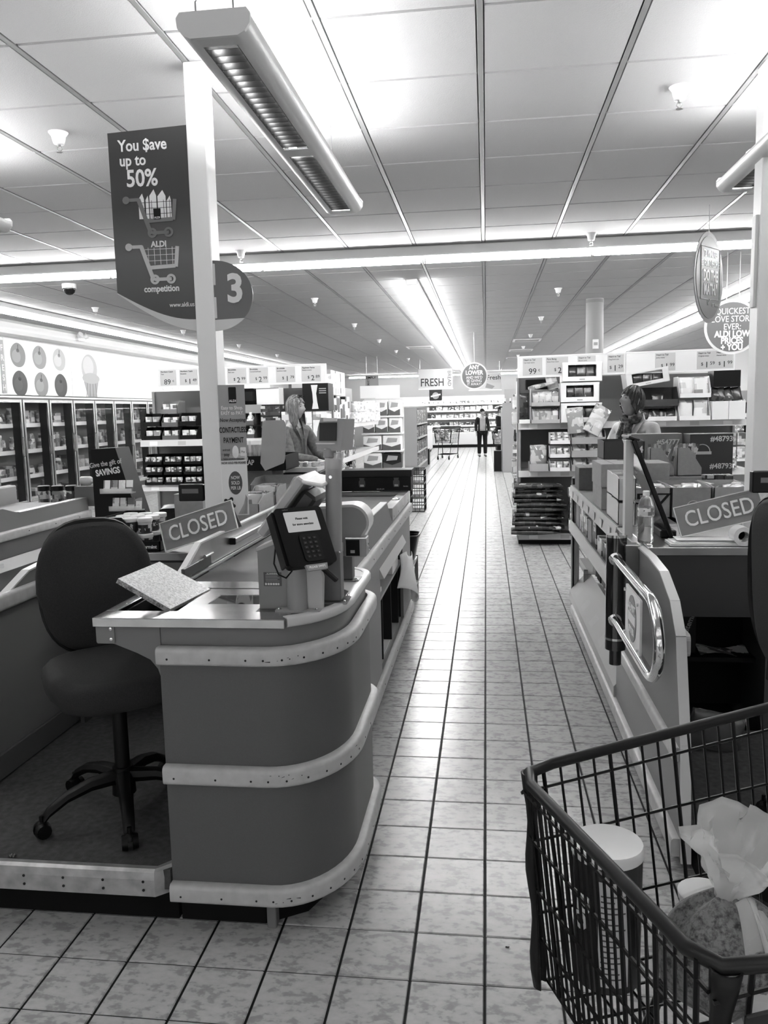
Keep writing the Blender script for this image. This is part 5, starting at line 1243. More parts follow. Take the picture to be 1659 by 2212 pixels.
# on the table
wb = thing('water_bottle', 'clear ribbed water bottle with white cap beside the closed sign', 'bottle', (.685, 3.57, 1.001))
pr = [(.028, 0), (.034, .006), (.0345, .02)]
for k in range(7): pr += [(.0345, .024 + k * .013), (.0318, .0305 + k * .013)]
pr += [(.0345, .118), (.0345, .155), (.033, .165), (.026, .19), (.016, .205), (.0125, .208), (.0125, .213)]
def water_mat():
    m, nt, b = _bsdf('water_bottle_plastic'); L = nt.links
    b.inputs['Base Color'].default_value = g4(.95); b.inputs['Roughness'].default_value = .04; b.inputs['Transmission Weight'].default_value = .85; b.inputs['IOR'].default_value = 1.2
    return m
MB().lathe(pr, 24).build('body', water_mat(), wb, smooth=50)
MB().lathe([(.0352, .118), (.0354, .12), (.0354, .153), (.0352, .155)], 24).build('label_band', printed('bottle_band', [.3, .6, .2, .75], 40), wb, smooth=50)
MB().lathe([(.0145, .207), (.0148, .209), (.0148, .225), (.013, .227), (.001, .227)], 18).build('cap', WHITE, wb, smooth=40)
mn = thing('tilted_screen', 'thin dark screen leaning against a pale upright plate beside the bottle', 'screen', (.645, 3.76, 1.0))
MB().box(-.022, .014, -.03, .03, .0, .44, .002).build('upright_plate', mat(.55, .45), mn)
MB().cbox((.092, .06, .222), (.022, .26, .478), Euler((0, RAD(-21.5), 0)).to_matrix(), .004).build('panel', mat(.02, .12), mn)
MB().cbox((.006, .02, .45), (.05, .2, .012), Euler((0, RAD(18), 0)).to_matrix(), .003).build('top_cap', mat(.03, .3), mn)
MB().box(.13, .20, -.06, .2, 0, .035, .005).build('foot', BLACK, mn)
st2 = thing('paper_stack', 'white papers and folders under the closed sign with the bottle', 'papers', (.93, 3.53, 1.001))
for k, (w, d, h, r) in enumerate(((.32, .12, .012, .0), (.30, .10, .006, .05), (.26, .1, .004, -.06))):
    MB().cbox((0, 0, .006 + k * .009), (w, d, h), Euler((0, 0, r)).to_matrix(), .001).build('sheet_pile', PAPER, st2)
rl = thing('paper_roll', 'white paper roll with dark core lying beside the closed sign', 'paper roll', (1.06, 3.50, 1.043))
MB().tube([(0, 0, 0)], .01) if False else None
ring = MB()
def rfn(u, v):
    a = 2 * pi * u; prof = [(.04, -.04), (.04, .04), (.022, .04), (.022, -.04), (.04, -.04)][round(v * 4)]
    return V((prof[0] * cos(a), prof[1], prof[0] * sin(a)))
ring.grid(rfn, 24, 5, closed_u=True); ring.build('paper', WHITE, rl, smooth=40); MB().cyl((0, -.036, 0), (0, .036, 0), .0222, n=20, caps=False).build('core', mat(.02, .8), rl, smooth=True); MB().cyl((0, .02, 0), (0, .022, 0), .022, n=20).build('core_back', mat(.01, .8), rl)
d2 = thing('price_display', 'black register display cut off by the frame beside the white post', 'display', (1.09, 3.30, 1.0))
MB().box(-.06, .06, -.02, .02, .245, .33, .004).build('case', mat(.008, .35), d2); MB().box(-.03, .045, -.0215, -.02, .285, .305).build('screen', mat(.2, .2), d2); MB().cyl((.06, .03, 0), (.06, .03, .28), .015, n=12).build('post', BLACK, d2, smooth=True)
TANB = mat(.34, .75, noise=.05, nscale=60.); WHC = mat(.62, .7)
for k, (x0, x1) in enumerate(((.765, .97), (.975, 1.178), (1.19, 1.39))):
    c = tray('display_carton', ('tan open carton marked 57 behind the water bottle', 'tan open carton with outlined logo behind the closed sign', 'pale open carton beside the white post')[k], 'carton', x0, x1, 4.4, 4.75, 1.0, 1.165, (TANB, TANB, CARDL)[k], front=.95)
    if k == 0: text('carton_mark', '57', .085, INK, c, (.01, -.1765, .095), sx=1.9, space=1.4)
    if k == 1:
        lg2 = MB(); pth2 = [(-.03, 0, .02), (-.03, 0, .06)] + [(.03 * -cos(RAD(a)), 0, .06 + .025 * sin(RAD(a))) for a in range(15, 180, 15)] + [(.03, 0, .06), (.03, 0, .02)]
        lg2.tube([(x + .01, -.176, z) for x, _, z in pth2], .002, 5, closed=True); lg2.build('outline_logo', mat(.7, .5), c)
    for q in range(7): bag('snack_bar', 'wrapped snack lying across the %s' % ('carton marked 57', 'logo carton', 'pale carton')[k], 'snack', ((x0 + x1) / 2 + random.uniform(-.05, .05), 4.44 + q * .045, 1.10 + random.uniform(0, .03)), (.09, .13, .03), (PR_BAG, PR_LIGHT, PR_MID)[q % 3], (RAD(-75), 0, random.uniform(-1.2, 1.2)), 'wrapped snacks in the %s' % ('carton marked 57', 'logo carton', 'pale carton')[k], q)
for k, (x0, y0, z0) in enumerate(((.655, 4.12, 1.0), (.655, 4.12, 1.125), (.66, 4.34, 1.0), (.66, 4.34, 1.125))):
    c = tray('notched_carton', 'pale notched carton %s, %s of the pair' % (('nearer the leaning screen', 'further from the leaning screen')[k // 2], ('bottom', 'top')[k % 2]), 'carton', x0, x0 + .085, y0, y0 + .2, z0, z0 + .12, WHC, front=.9)
    for q in range(3): tag(MB().box(-.03, .03, -.02, .02, 0, .1, .002).build('small_pack', PR_DARK, loc=(x0 + .042, y0 + .05 + q * .05, z0 + .006)), 'dark pack in the notched cartons by the leaning screen', 'pack', 'packs in the notched cartons')
bx('carton', 'brown closed carton at the bottom of the pair by the impulse shelf', 'box', .655, .80, 4.72, 5.1, 1.0, 1.13, CARD); bx('carton', 'brown closed carton on top of the pair by the impulse shelf', 'box', .65, .795, 4.70, 5.1, 1.132, 1.265, CARD)
bx('carton', 'brown carton behind the pale notched cartons', 'box', .80, 1.05, 4.80, 5.1, 1.0, 1.26, CARD)
c = tray('dark_carton', 'dark open carton with number 24 behind the leaning screen', 'carton', .755, 1.01, 5.35, 5.65, 1.25, 1.37, mat(.09, .6), front=.95); text('carton_mark', '24', .06, WHITE, c, (.09, -.1515, .06), bold=.02)
bx('carton', 'tan carton supporting the dark open carton', 'box', .76, 1.02, 5.33, 5.68, 1.0, 1.249, CARD)
bx('carton', 'small dark carton at the far corner of the impulse shelf', 'box', .655, .77, 5.85, 6.1, 1.0, 1.16, CARDD)
dk = bx('display_board', 'dark display carton numbered 48793 with an arched logo', 'display', 1.376, 1.657, 5.7, 5.9, 1.0, 1.39, mat(.085, .55))
text('carton_number', '#48793', .05, WHITE, dk, (.065, -.1015, .355), bold=.02, sx=.95); text('carton_number', '#48793', .05, WHITE, dk, (.065, -.1015, .17), bold=.02, sx=.95)
lgm = MB(); lgm.tube([(-.06 + .05 * cos(RAD(a)), -.102, .27 + .05 * sin(RAD(a))) for a in range(0, 181, 15)], .003, 5); lgm.box(-.115, .0, -.1035, -.101, .252, .272); lgm.build('arched_logo', mat(.65, .5), dk)
g5 = bx('display_board', 'grey display carton partly hidden behind the magazine files', 'display', 1.02, 1.37, 5.9, 6.05, 1.0, 1.39, mat(.26, .6)); text('carton_number', '#54777', .05, WHITE, g5, (.08, -.077, .33), bold=.02)
for k, x0 in enumerate((1.016, 1.181)):
    f_ = thing('magazine_file', 'tan slanted magazine file of straps', 'file', (x0, 5.2, 1.15))
    f_['label'] = ('tan slanted magazine file of straps nearer the leaning screen', 'tan slanted magazine file of straps nearer the dark numbered display')[k]
    sd = [(0, 0), (.147, 0), (.147, .05), (.07, .175), (0, .175)]
    MB().prism(sd, 'y', 0, .004).build('side', TANB, f_); MB().prism(sd, 'y', .1, .104).build('side', TANB, f_); MB().box(0, .004, 0, .104, 0, .175).build('back', TANB, f_); MB().box(0, .147, 0, .104, 0, .004).build('base', TANB, f_)
    for q in range(7):
        tag(MB().cbox((0, 0, .1), (.016, .006, .2), None, .001).build('dog_leash', PR_MID, loc=(x0 + .035 + q * .014, 5.23 + .01 * (q % 4), 1.152), rot=(random.uniform(-.15, .15), random.uniform(-.2, .35), 0)), 'dark strap hanging in the tan magazine file %s' % ('nearer the leaning screen', 'nearer the dark display')[k], 'strap', 'straps in the magazine files')
bx('carton', 'tan carton under the magazine files', 'box', 1.0, 1.36, 5.1, 5.5, 1.0, 1.149, TANB)
for k in range(3): bx('small_black_box', 'small black box with white top by the pale carton, %s from the post' % ORD[2 - k], 'box', 1.30 + k * .055, 1.35 + k * .055, 5.0, 5.08, 1.0, 1.17, PR_DARK)

# ================================================================== pet food gondola
gr = gondola('gondola_shelving', 'wide pet food gondola facing the lanes behind the woman in the coat', .37, 2.92, 9.45, .6, [(1.41, .5), (.86, .55), (.13, .6)], 1.95, lip=.07)
MB().box(.0, .03, .1, .6, .1, 1.4).build('end_panel', mat(.26, .5), gr)
price_sign('price_header', 'white price header over the pet food gondola, half with 99 cent card', .377, 1.56, 9.5, 1.945, 2.165, RAD(-.6), [(.04, .22, '', '99', 'Heart to Tail', 'Cat meal sticks'), (.26, .25, '2', '49', 'Pure Being', 'Grain free treats'), (.56, .2, '1', '00', 'Heart to Tail', 'Bacon curls'), (.84, .18, '1', '29', 'Heart to Tail', 'Dog food cuts')])
price_sign('price_header', 'white price header over the pet food gondola, half nearer the post', 1.58, 2.74, 9.5, 1.955, 2.175, RAD(-.6), [(.27, .22, '1', '99', 'Heart to Tail', 'Jerky treats'), (.66, .2, '1', '59', 'Heart to Tail', 'Original treats'), (.83, .19, '1', '99', 'Heart to Tail', 'Dental sticks')])
def window_box(label, x0, x1, y0, y1, z0, z1, rot=0., m=mat(.85, .5), dark=False):
    c = thing('window_carton', label, 'carton', ((x0 + x1) / 2, (y0 + y1) / 2, z0), rot=(0, rot, 0)); w, d, h = (x1 - x0) / 2, (y1 - y0) / 2, z1 - z0
    fr = MB(); fr.box(-w, w, -d, -d + .005, 0, h * .26); fr.box(-w, w, -d, -d + .005, h * .86, h); fr.box(-w, -w * .72, -d, -d + .005, h * .26, h * .86); fr.box(w * .72, w, -d, -d + .005, h * .26, h * .86)
    fr.build('front_frame', m, c); MB().box(-w, w, d - .005, d, 0, h).build('back_wall', m, c); MB().box(-w, w, -d, d, 0, .004).build('base', m, c); MB().box(-w - .004, w + .004, -d - .004, d, h - .02, h).build('lid', m, c)
    for s_ in (-1, 1): MB().box(s_ * w - .0025, s_ * w + .0025, -d, d, 0, h).build('side_wall', m, c)
    MB().box(-.03, .03, -d - .001, -d, h * .08, h * .15).build('print_label', mat(.4, .5), c)
    if not dark:
        for k in range(3): bag('treat_bag', 'dark treat bag inside the %s' % label[:60], 'bag', ((x0 + x1) / 2 - w * .5 + k * w * .48, y0 + .06, z0 + h * .15), (w * .55, h * .72, .06), PR_BAGD, (RAD(-5), 0, 0), 'treat bags in the window cartons', k)
    return c
window_box('white window carton on top of the pet food stack', .865, 1.30, 9.42, 9.75, 1.872, 2.09)
window_box('white window carton in the middle, dark inside', .847, 1.27, 9.42, 9.75, 1.641, 1.862)
window_box('white window carton at the bottom of the stack', .852, 1.30, 9.42, 9.75, 1.411, 1.632)
window_box('tilted dark-lined carton of foil bags on top', 1.585, 2.05, 9.45, 9.75, 1.815, 1.985, RAD(-9), mat(.7, .6))
for k, (z0, z1, lb) in enumerate(((1.411, 1.60, 'grey shelf tray of cat treat pouches, lower'), (1.607, 1.80, 'grey shelf tray of cat treat pouches, upper'))):
    tray('shelf_tray', lb, 'tray', .515, .84, 9.42, 9.75, z0, z1, mat(.4, .6), front=.22)
    for q in range(4): bag('treat_pouch', 'cat treat pouch in the %s tray' % ('lower', 'upper')[k], 'pouch', (.57 + q * .072, 9.5, z0 + .012), (.085, .15, .03), PR_BAG, (RAD(-6), 0, random.uniform(-.3, .3)), 'cat treat pouches in the grey trays', q)
bag('treat_pouch', 'loose pale pouch lying across the upper cat treat tray', 'pouch', (.52, 9.5, 1.815), (.2, .26, .05), PR_BAG, (RAD(-78), 0, RAD(-70)), None, 1); bag('treat_pouch', 'crumpled pouch standing against the white window cartons', 'pouch', (.775, 9.55, 1.80), (.13, .24, .06), PR_BAG, (0, RAD(-14), 0), None, 2)
bx('dark_carton', 'dark card carton behind the loose pouches', 'box', .47, .80, 9.78, 9.95, 1.803, 1.92, mat(.015, .6))
bx('gift_tin', 'small white carton at the left end of the pet food shelf', 'box', .385, .50, 9.44, 9.6, 1.411, 1.455, WHITE); bag('treat_pouch', 'dark treat pouch stacked at the end of the pet food shelf', 'pouch', (.44, 9.55, 1.456), (.12, .3, .06), PR_BAGD, (0, 0, .3), None, 3)
c = tray('dark_carton', 'large dark open carton under the tilted foil bag carton', 'carton', 1.71, 2.14, 9.42, 9.75, 1.575, 1.79, mat(.06, .6), front=.35); bag('treat_bag', 'single foil bag left in the large dark open carton', 'bag', (1.93, 9.5, 1.582), (.14, .13, .05), PR_BAGD, (RAD(-8), 0, 0), None, 1)
c = tray('dark_carton', 'shallow white-lipped tray of dark foil bags under the dark carton', 'tray', 1.73, 2.13, 9.42, 9.75, 1.411, 1.572, mat(.75, .5), front=.3)
for q in range(5): bag('treat_bag', 'dark foil bag in the shallow white-lipped tray', 'bag', (1.79 + q * .07, 9.5, 1.417), (.1, .13, .05), PR_BAGD, (RAD(-15), 0, random.uniform(-.5, .5)), 'foil bags in the white-lipped tray', q)
for k, (z0, z1) in enumerate(((1.411, 1.655), (1.662, 1.90))):
    tray('white_tray', 'white angled tray of printed food pouches, %s of two' % ('lower', 'upper')[k], 'tray', 2.15, 2.49, 9.42, 9.75, z0, z1, mat(.85, .5), front=.2)
    for q in range(2): bag('food_pouch', 'tall pale food pouch in the %s white angled tray' % ('lower', 'upper')[k], 'pouch', (2.235 + q * .165, 9.5, z0 + .006), (.155, .215, .06), PR_WHITE, (RAD(-4), 0, 0), 'food pouches in the white angled trays', q)
for k in range(2): bx('white_carton', 'plain white carton, %s of the pair right of the angled trays' % ('first', 'second')[k], 'box', 2.505 + k * .18, 2.68 + k * .18, 9.43, 9.75, 1.411, 1.615, WHITE)
for q in range(4): bag('foil_bag', 'shiny foil bag lying on the plain white cartons', 'bag', (2.55 + q * .085, 9.55, 1.617), (.12, .15, .06), PR_BAGD, (RAD(-10), RAD(random.uniform(-20, 20)), 0), 'foil bags on the white cartons', q)
bx('black_carton', 'black carton standing on the foil bags at the end', 'box', 2.53, 2.82, 9.5, 9.75, 1.775, 1.955, BLACK)
# middle shelf
for r_ in range(3):
    tray('can_tray', 'white tray of small pet food cans, %s of three' % ('bottom', 'middle', 'top')[r_], 'tray', .722, .95, 9.36, 9.6, .862 + r_ * .155, .862 + r_ * .155 + .13, mat(.8, .5), front=.32)
    for i in range(3):
        for z_ in ((0, .065) if r_ == 2 else (0,)): tag(link('pet_food_can', can_mesh(.033, .062 if r_ == 2 else .105, PR_CAN), None, (.763 + i * .073, 9.41, .868 + r_ * .155 + z_)), 'small pet food can in the %s white can tray' % ('bottom', 'middle', 'top')[r_], 'can', 'pet food cans in the white trays')
c = tray('shelf_tray', 'grey tray with one big cat food bag on the middle shelf', 'tray', .49, .71, 9.38, 9.62, .862, .97, mat(.35, .6), front=.8); bag('pet_food_bag', 'big patterned cat food bag in the grey tray', 'bag', (.60, 9.5, .868), (.2, .29, .1), PR_BAG, (0, 0, .2), None, 1)
for k, (z0, n) in enumerate(((.862, 0), (1.02, 1), (1.17, 2))):
    tray('shelf_tray', 'tan tray of pet treat bags behind the tan lane cartons, %s' % ('bottom', 'middle', 'top')[k], 'tray', .96, 1.34, 9.33, 9.6, z0, z0 + .15, mat(.3, .6), front=.5)
    for q in range(2): bag('pet_treat_bag', 'pet treat bag in the %s tan tray' % ('bottom', 'middle', 'top')[k], 'bag', (1.06 + q * .18, 9.42, z0 + .01), (.17, .16, .09), PR_BAG, (RAD(-8), RAD(random.uniform(-8, 8)), 0), 'pet treat bags in the tan trays', q)
bag('pet_treat_bag', 'large pale treat bag leaning on top of the tan trays, upright one', 'bag', (1.02, 9.38, 1.29), (.19, .29, .08), PR_BAG, (RAD(-6), RAD(-5), 0), None, 2); bag('pet_treat_bag', 'large pale treat bag tilted with a dark stripe on top of the tan trays', 'bag', (1.17, 9.36, 1.29), (.2, .33, .09), PR_BAG, (RAD(-6), RAD(28), 0), None, 3)
for k in range(14): tag(link('tin_can', can_mesh(.04, .11, PR_CAN), None, (1.45 + k * .1, 9.45, .862)), 'pet food tin on the middle shelf beyond the woman in the coat', 'can', 'tins on the middle pet food shelf')
for r_ in range(2):
    for k in range(4): bx('can_case', 'grey labelled can case near the white post, on the middle shelf', 'box', 2.35 + k * .14, 2.48 + k * .14, 9.38, 9.6, .975 + r_ * .15, 1.11 + r_ * .15, PR_MID, 'can cases on the middle pet food shelf')
# bottom shelf: stacked flat bags of dry food
random.seed(31)
for r_ in range(11):
    bag('dry_food_bag', 'flat dark dry food bag, %s from the floor of the front pile' % ORD[r_], 'bag', (.32 + random.uniform(-.04, .03), 9.42 + random.uniform(-.02, .02), .165 + r_ * .053), (.30, .56, .075), (PR_BAGD, printed('dry_food_dark', [.008, .015, .03, .5], 9, rough=.22, soft=.7))[r_ % 2], (RAD(90), 0, RAD(90) + random.uniform(-.07, .07)), 'flat dry food bags in the front pile', r_)
for r_ in range(6): bag('dry_food_bag', 'pale dry food pack, %s up in the column by the impulse shelf' % ORD[r_], 'bag', (.94 + random.uniform(-.01, .01), 9.40, .165 + r_ * .09), (.22, .24, .12), (PR_BAG, PR_WHITE)[r_ % 2], (RAD(90), 0, RAD(90)), 'pale dry food packs', r_)
# items hung on the gondola end
for k in range(8):
    z = .25 + k * .19
    bx('hanging_pack', 'pale pack hanging on the aisle end of the pet gondola, %s from the floor' % ORD[k], 'pack', .30 + .012 * (k % 3), .36, 9.60 + .03 * (k % 2), 9.74 + .03 * (k % 3), z, z + .15 + .02 * (k % 2), (PR_BAG, PR_LIGHT, PR_DARK)[k % 3], b=.008)
hk = thing('peg_strip', 'white peg strip holding packs on the aisle end of the pet gondola', 'rack', (.362, 9.6, 0)); MB().box(-.006, 0, 0, .03, .2, 1.9).build('strip', PLASTIC_W, hk); MB().box(-.006, 0, .15, .18, .2, 1.9).build('strip', PLASTIC_W, hk)
for k in range(8): MB().cyl((-.05, .09, .41 + k * .19), (0, .09, .41 + k * .19), .003, n=5).build('peg', STEEL, hk)
# ================================================================== shopping carts
def shopping_cart(loc, rz, label, detail=True):
    """local: nose at x = 0, handle at x = .98, left side is +y"""
    t = thing('shopping_cart', label, 'shopping cart', loc, rz)
    WIRE = mat(.012, .35, .2); PLG = mat(.02, .45)
    def rim(x, s_): return V((x, s_ * (.286 + .05 * x), .92 + .085 * x))
    def low(x, s_): return V((.03 + x * .95, s_ * (.225 + .04 * x), .535 - .03 * x))
    def pt(x, s_, v): return low(x, s_).lerp(rim(x, s_), v)
    loop = [rim(.96, 1), rim(.5, 1), rim(.07, 1), V((.018, .275, .922)), V((0, .23, .92)), V((0, 0, .92)), V((0, -.23, .92)), V((.018, -.275, .922)), rim(.07, -1), rim(.5, -1), rim(.96, -1)]
    MB().tube(loop, .0108, 10).build('rim', mat(.045, .35, .3), t, smooth=60)
    MB().tube([rim(.96, 1), rim(1.02, 1) + V((0, 0, .02)), rim(1.02, -1) + V((0, 0, .02)), rim(.96, -1)], .014, 10).build('handle', mat(.05, .4), t, smooth=60)
    for s_, nm in ((1, 'side_wire'), (-1, 'side_wire')):
        n = 26 if detail else 14
        for k in range(n):
            x = .05 + .9 * k / (n - 1); r = .0042 if k % 4 == 0 else .0027
            MB().cyl(pt(x, s_, 0), pt(x, s_, 1), r, n=5).build(nm, WIRE, t)
        for v in (0, .32, .66, .9): MB().tube([pt(.0, s_, v), pt(.5, s_, v), pt(.98, s_, v)], .0035, 5).build('side_rail', WIRE, t)
    n = 23 if detail else 12
    for k in range(n):
        q = -1 + 2 * k / (n - 1); r = .0042 if k % 4 == 0 else .0027
        MB().cyl((.03, q * .215, .535), (0.0, q * .25, .92), r, n=5).build('nose_wire', WIRE, t)
    for v in (0, .2, .45, .7, .92): MB().tube([(.03 * (1 - v), -(.225 + .05 * v), .535 + .385 * v), (.03 * (1 - v), (.225 + .05 * v), .535 + .385 * v)], .0035, 5).build('nose_rail', WIRE, t)
    n = 16 if detail else 8
    for k in range(n):
        x = .02 + .95 * k / (n - 1); MB().tube([low(x, 1), low(x, -1)], .0028, 5).build('base_wire', WIRE, t)
    for k in range(9):
        q = -1 + k / 4; MB().tube([low(0, 1) * (.5 + q / 2) + low(0, -1) * (.5 - q / 2), low(1, 1) * (.5 + q / 2) + low(1, -1) * (.5 - q / 2)], .0028, 5).build('base_wire', WIRE, t)
    for s_ in (1, -1): # corner guards
        c = MB()
        def gfn(u, v): a = RAD(-60 + 210 * u); d = .016 + .004 * sin(v * 14); return V((.022 - .0 * v + d * -cos(a), s_ * (.232 + .045 * v) + s_ * d * sin(a), .52 + .40 * v))
        c.grid(gfn, 8, 14); o = c.build('corner_guard', PLG, t, smooth=60); o.modifiers.new('wall', 'SOLIDIFY').thickness = .004
    for s_ in (1, -1):
        MB().tube([rim(.9, s_), (.92, s_ * .27, .5), (.90, s_ * .25, .12)], .013, 8).build('frame_leg', WIRE, t, smooth=60)
        MB().tube([(.90, s_ * .26, .16), (.10, s_ * .19, .16), (.06, s_ * .18, .12)], .012, 8).build('chassis_rail', WIRE, t, smooth=60)
        MB().tube([(.12, s_ * .19, .16), (.22, s_ * .2, .4), (.3, s_ * .225, .52)], .01, 8).build('strut', WIRE, t, smooth=60)
        for x, y in ((.06, .18), (.9, .26)):
            w = MB(); w.cyl((x, s_ * y - .014, .06), (x, s_ * y + .014, .06), .06, n=18); wo = w.build('wheel', mat(.03, .6), t, smooth=30)
            MB().box(x - .018, x + .018, s_ * y - .022, s_ * y + .022, .06, .14, .004).build('fork', STEEL, wo)
    for k in range(6): MB().tube([(.12 + k * .15, -.2 - .01 * k, .16), (.12 + k * .15, .2 + .01 * k, .16)], .005, 5).build('tray_wire', WIRE, t)
    return t
CA = shopping_cart((.161, 1.186, 0), RAD(21.6), 'dark wire shopping cart cut off at the lower right corner')
# a plastic panel at the near corner
MB().cbox((.12, -.296, .80), (.17, .006, .14), None, .002).build('advert_panel', mat(.05, .3), CA)
def cl(x, y, z): # cart local to world
    a = RAD(21.6); return V((.161 + x * cos(a) - y * sin(a), 1.186 + x * sin(a) + y * cos(a), z))
oc = thing('oats_canister', 'tall round food canister with white lid standing in the near cart', 'canister', cl(.135, .195, .545))
MB().lathe([(.055, 0), (.06, .004), (.062, .25), (.06, .253)], 32).build('body', printed('canister_print', [.012, .03, .02, .3, .008], 13, (1, 1, .35)), oc, smooth=40)
MB().lathe([(.0625, .243), (.0645, .245), (.0645, .259), (.062, .265), (.054, .264), (.001, .264)], 32).build('lid', PLASTIC_W, oc, smooth=40)
pn = MB()
def pfn(u, v): a = RAD(-112 + 50 * u); return V((.0628 * cos(a), .0628 * sin(a), .02 + .2 * v))
pn.grid(pfn, 10, 2); pn.build('ingredients_panel', mat(.62, .5), oc, smooth=True)
for k in range(16):
    ln = MB(); ln.grid(lambda u, v: V((.0632 * cos(RAD(-108 + (40 - 9 * (k % 3)) * u)), .0632 * sin(RAD(-108 + (40 - 9 * (k % 3)) * u)), .035 + k * .0105 + .003 * v)), 8, 2); ln.build('small_print', mat(.12, .6), oc)
for k, (c, z) in enumerate((('T', .165), ('S', .165), ('O', .13))):
    a = RAD(-150 + 14 * (k % 2) + (0 if k < 2 else 4)); text('brand_letter', c, .045, WHITE, oc, (.0632 * cos(a), .0632 * sin(a), z), (RAD(90), 0, a + RAD(90)), bold=.03)
# bag of dark salad with knotted clear top
random.seed(9)
sb = thing('produce_bag', 'clear knotted bag of dark leaves and beans in the near cart', 'bag', cl(.285, .06, .55))
m = MB(); ph = [random.uniform(0, 6) for _ in range(8)]
def sfn(u, v):
    a = 2 * pi * u; r = .115 * (sin(pi * min(1, .16 + v * .80)) ** .75) * (1 + .07 * sin(3 * a + ph[0]) + .05 * sin(7 * a + ph[1] + 5 * v)); return V((r * cos(a), r * sin(a) * .92, .02 + .19 * v + .006 * sin(5 * a + ph[2])))
m.grid(sfn, 40, 22, closed_u=True); n = len(m.v); m.f += [tuple(range(40))[::-1], tuple(range(n - 40, n))]
m.build('leaf_filling', speck('mixed_leaves', .004, .2, 85), sb, smooth=True)
cv_ = MB(); cv_.grid(lambda u, v: (lambda p: V((p.x * 1.06, p.y * 1.06, p.z + .004)))(sfn(u, v)), 40, 22, closed_u=True); cv_.build('clear_film', clear(.6, .05, .06), sb, smooth=True)
tp = MB()
def tfn(u, v):
    a = 2 * pi * u; r = .02 + .085 * v ** 1.3 * (1 + .3 * sin(4 * a + ph[3]) + .2 * sin(9 * a + ph[4] + 3 * v) + .12 * sin(17 * a + 9 * v) + .1 * sin(13 * v + 3 * a)); return V((r * cos(a) + .05 * v, r * sin(a) * .8 + .02 * v, .20 + .11 * v + .03 * v * sin(3 * a + ph[5])))
tp.grid(tfn, 48, 14, closed_u=True); o = tp.build('knotted_top', clear(.95, .34, .1), sb, smooth=True); o.modifiers.new('film', 'SOLIDIFY').thickness = .001
tl = MB(); tl.grid(lambda u, v: V((.03 + .03 * v + .02 * sin(6 * u), -.03 - .10 * v, .215 - .17 * v ** 1.4 + .05 * (u - .5) * 0)) + V(((u - .5) * (.05 + .05 * v), 0, .012 * sin(11 * u + 4 * v))), 14, 12); o = tl.build('film_tail', clear(.95, .34, .1), sb, smooth=True); o.modifiers.new('film', 'SOLIDIFY').thickness = .001
mj = thing('milk_jug', 'white plastic milk jug with dark cap in the near cart', 'jug', cl(.43, -.03, .545))
def jfn(u, v):
    a = 2 * pi * u; k = 1 if v < .62 else max(.2, 1 - ((v - .62) / .38) ** 1.3 * .82); q = .09 * k
    return V((q * (abs(cos(a)) ** .6) * (1 if cos(a) > 0 else -1), q * (abs(sin(a)) ** .6) * (1 if sin(a) > 0 else -1), .24 * v))
m = MB(); m.grid(jfn, 32, 16, closed_u=True); n = len(m.v); m.f += [tuple(range(32))[::-1], tuple(range(n - 32, n))]; m.build('body', mat(.86, .35), mj, smooth=50)
MB().lathe([(.022, .238), (.024, .24), (.024, .262), (.02, .265), (.001, .265)], 18).build('cap', mat(.02, .4), mj, smooth=40)
MB().tube([(.075, 0, .10), (.10, 0, .13), (.085, 0, .19), (.03, 0, .225)], .012, 8).build('handle', mat(.86, .35), mj, smooth=True)
bx('flat_carton', 'pale flat food carton lying at the bottom of the near cart', 'box', .38, .60, 1.30, 1.46, .56, .60, PR_LIGHT, rz=RAD(21.6))
yt = thing('yogurt_tub', 'white tub standing behind the produce bag in the near cart', 'tub', cl(.34, .19, .545)); MB().lathe([(.036, 0), (.045, .1), (.047, .12)], 24).build('cup', PLASTIC_W, yt, smooth=40); MB().lathe([(.049, .118), (.05, .13), (.046, .133), (.001, .133)], 24).build('lid', WHITE, yt, smooth=40)
# distant carts
CB = shopping_cart((-1.63, 25.9, 0), RAD(6), 'distant loaded shopping cart standing alone in the central aisle', detail=False)
CB.rotation_euler = (0, 0, RAD(78)); CB.location = (-1.36, 25.5, 0)
for k in range(6):
    bag('grocery_bag', 'grocery bag heaped in the distant cart', 'bag', (-1.55 + .13 * (k % 3) + .03, 25.75 + .18 * (k // 3), .56 + .12 * (k % 2)), (.2, .26, .14), (PR_BAG, PR_MID)[k % 2], (0, 0, k), 'groceries in the distant cart', k)
CC = dup(CB, (.44, 23.2, 0), RAD(80), label='distant shopping cart half hidden behind the grey end panel')
for k in range(4): bag('grocery_bag', 'grocery bag in the cart half hidden behind the grey panel', 'bag', (.34 + .1 * (k % 2), 23.5 + .15 * (k // 2), .56 + .1 * (k % 2)), (.2, .3, .14), PR_BAG, (0, 0, k), 'groceries in the half hidden cart', k)

# ================================================================== the far end of the store
pe = thing('end_panel_shelf', 'tall grey end panel of the far right gondola', 'shelving', (.40, 20.2, 0))
MB().box(0, .04, 0, 2., 0, 1.6).build('back_board', mat(.2, .5), pe); MB().box(.0, .7, -.03, 0, 0, 1.72).build('end_panel', mat(.33, .45), pe)
for z in (.2, .6, 1.0, 1.4): MB().box(.04, .6, 0, 2., z - .03, z).build('shelf', SHM, pe)
for k in range(2): 
    o = thing('wine_bottle', 'dark bottle with white cap on top of the grey end panel', 'bottle', (.47 + k * .13, 20.35, 1.41), group='dark bottles on the end panel'); MB().lathe([(.04, 0), (.042, .2), (.018, .28), (.016, .34)], 12).build('glass', mat(.01, .2), o, smooth=40); MB().lathe([(.019, .34), (.019, .42), (.001, .42)], 10).build('cap', WHITE, o, smooth=40); MB().lathe([(.0425, .06), (.0425, .16)], 12).build('label_band', mat(.6, .5), o)
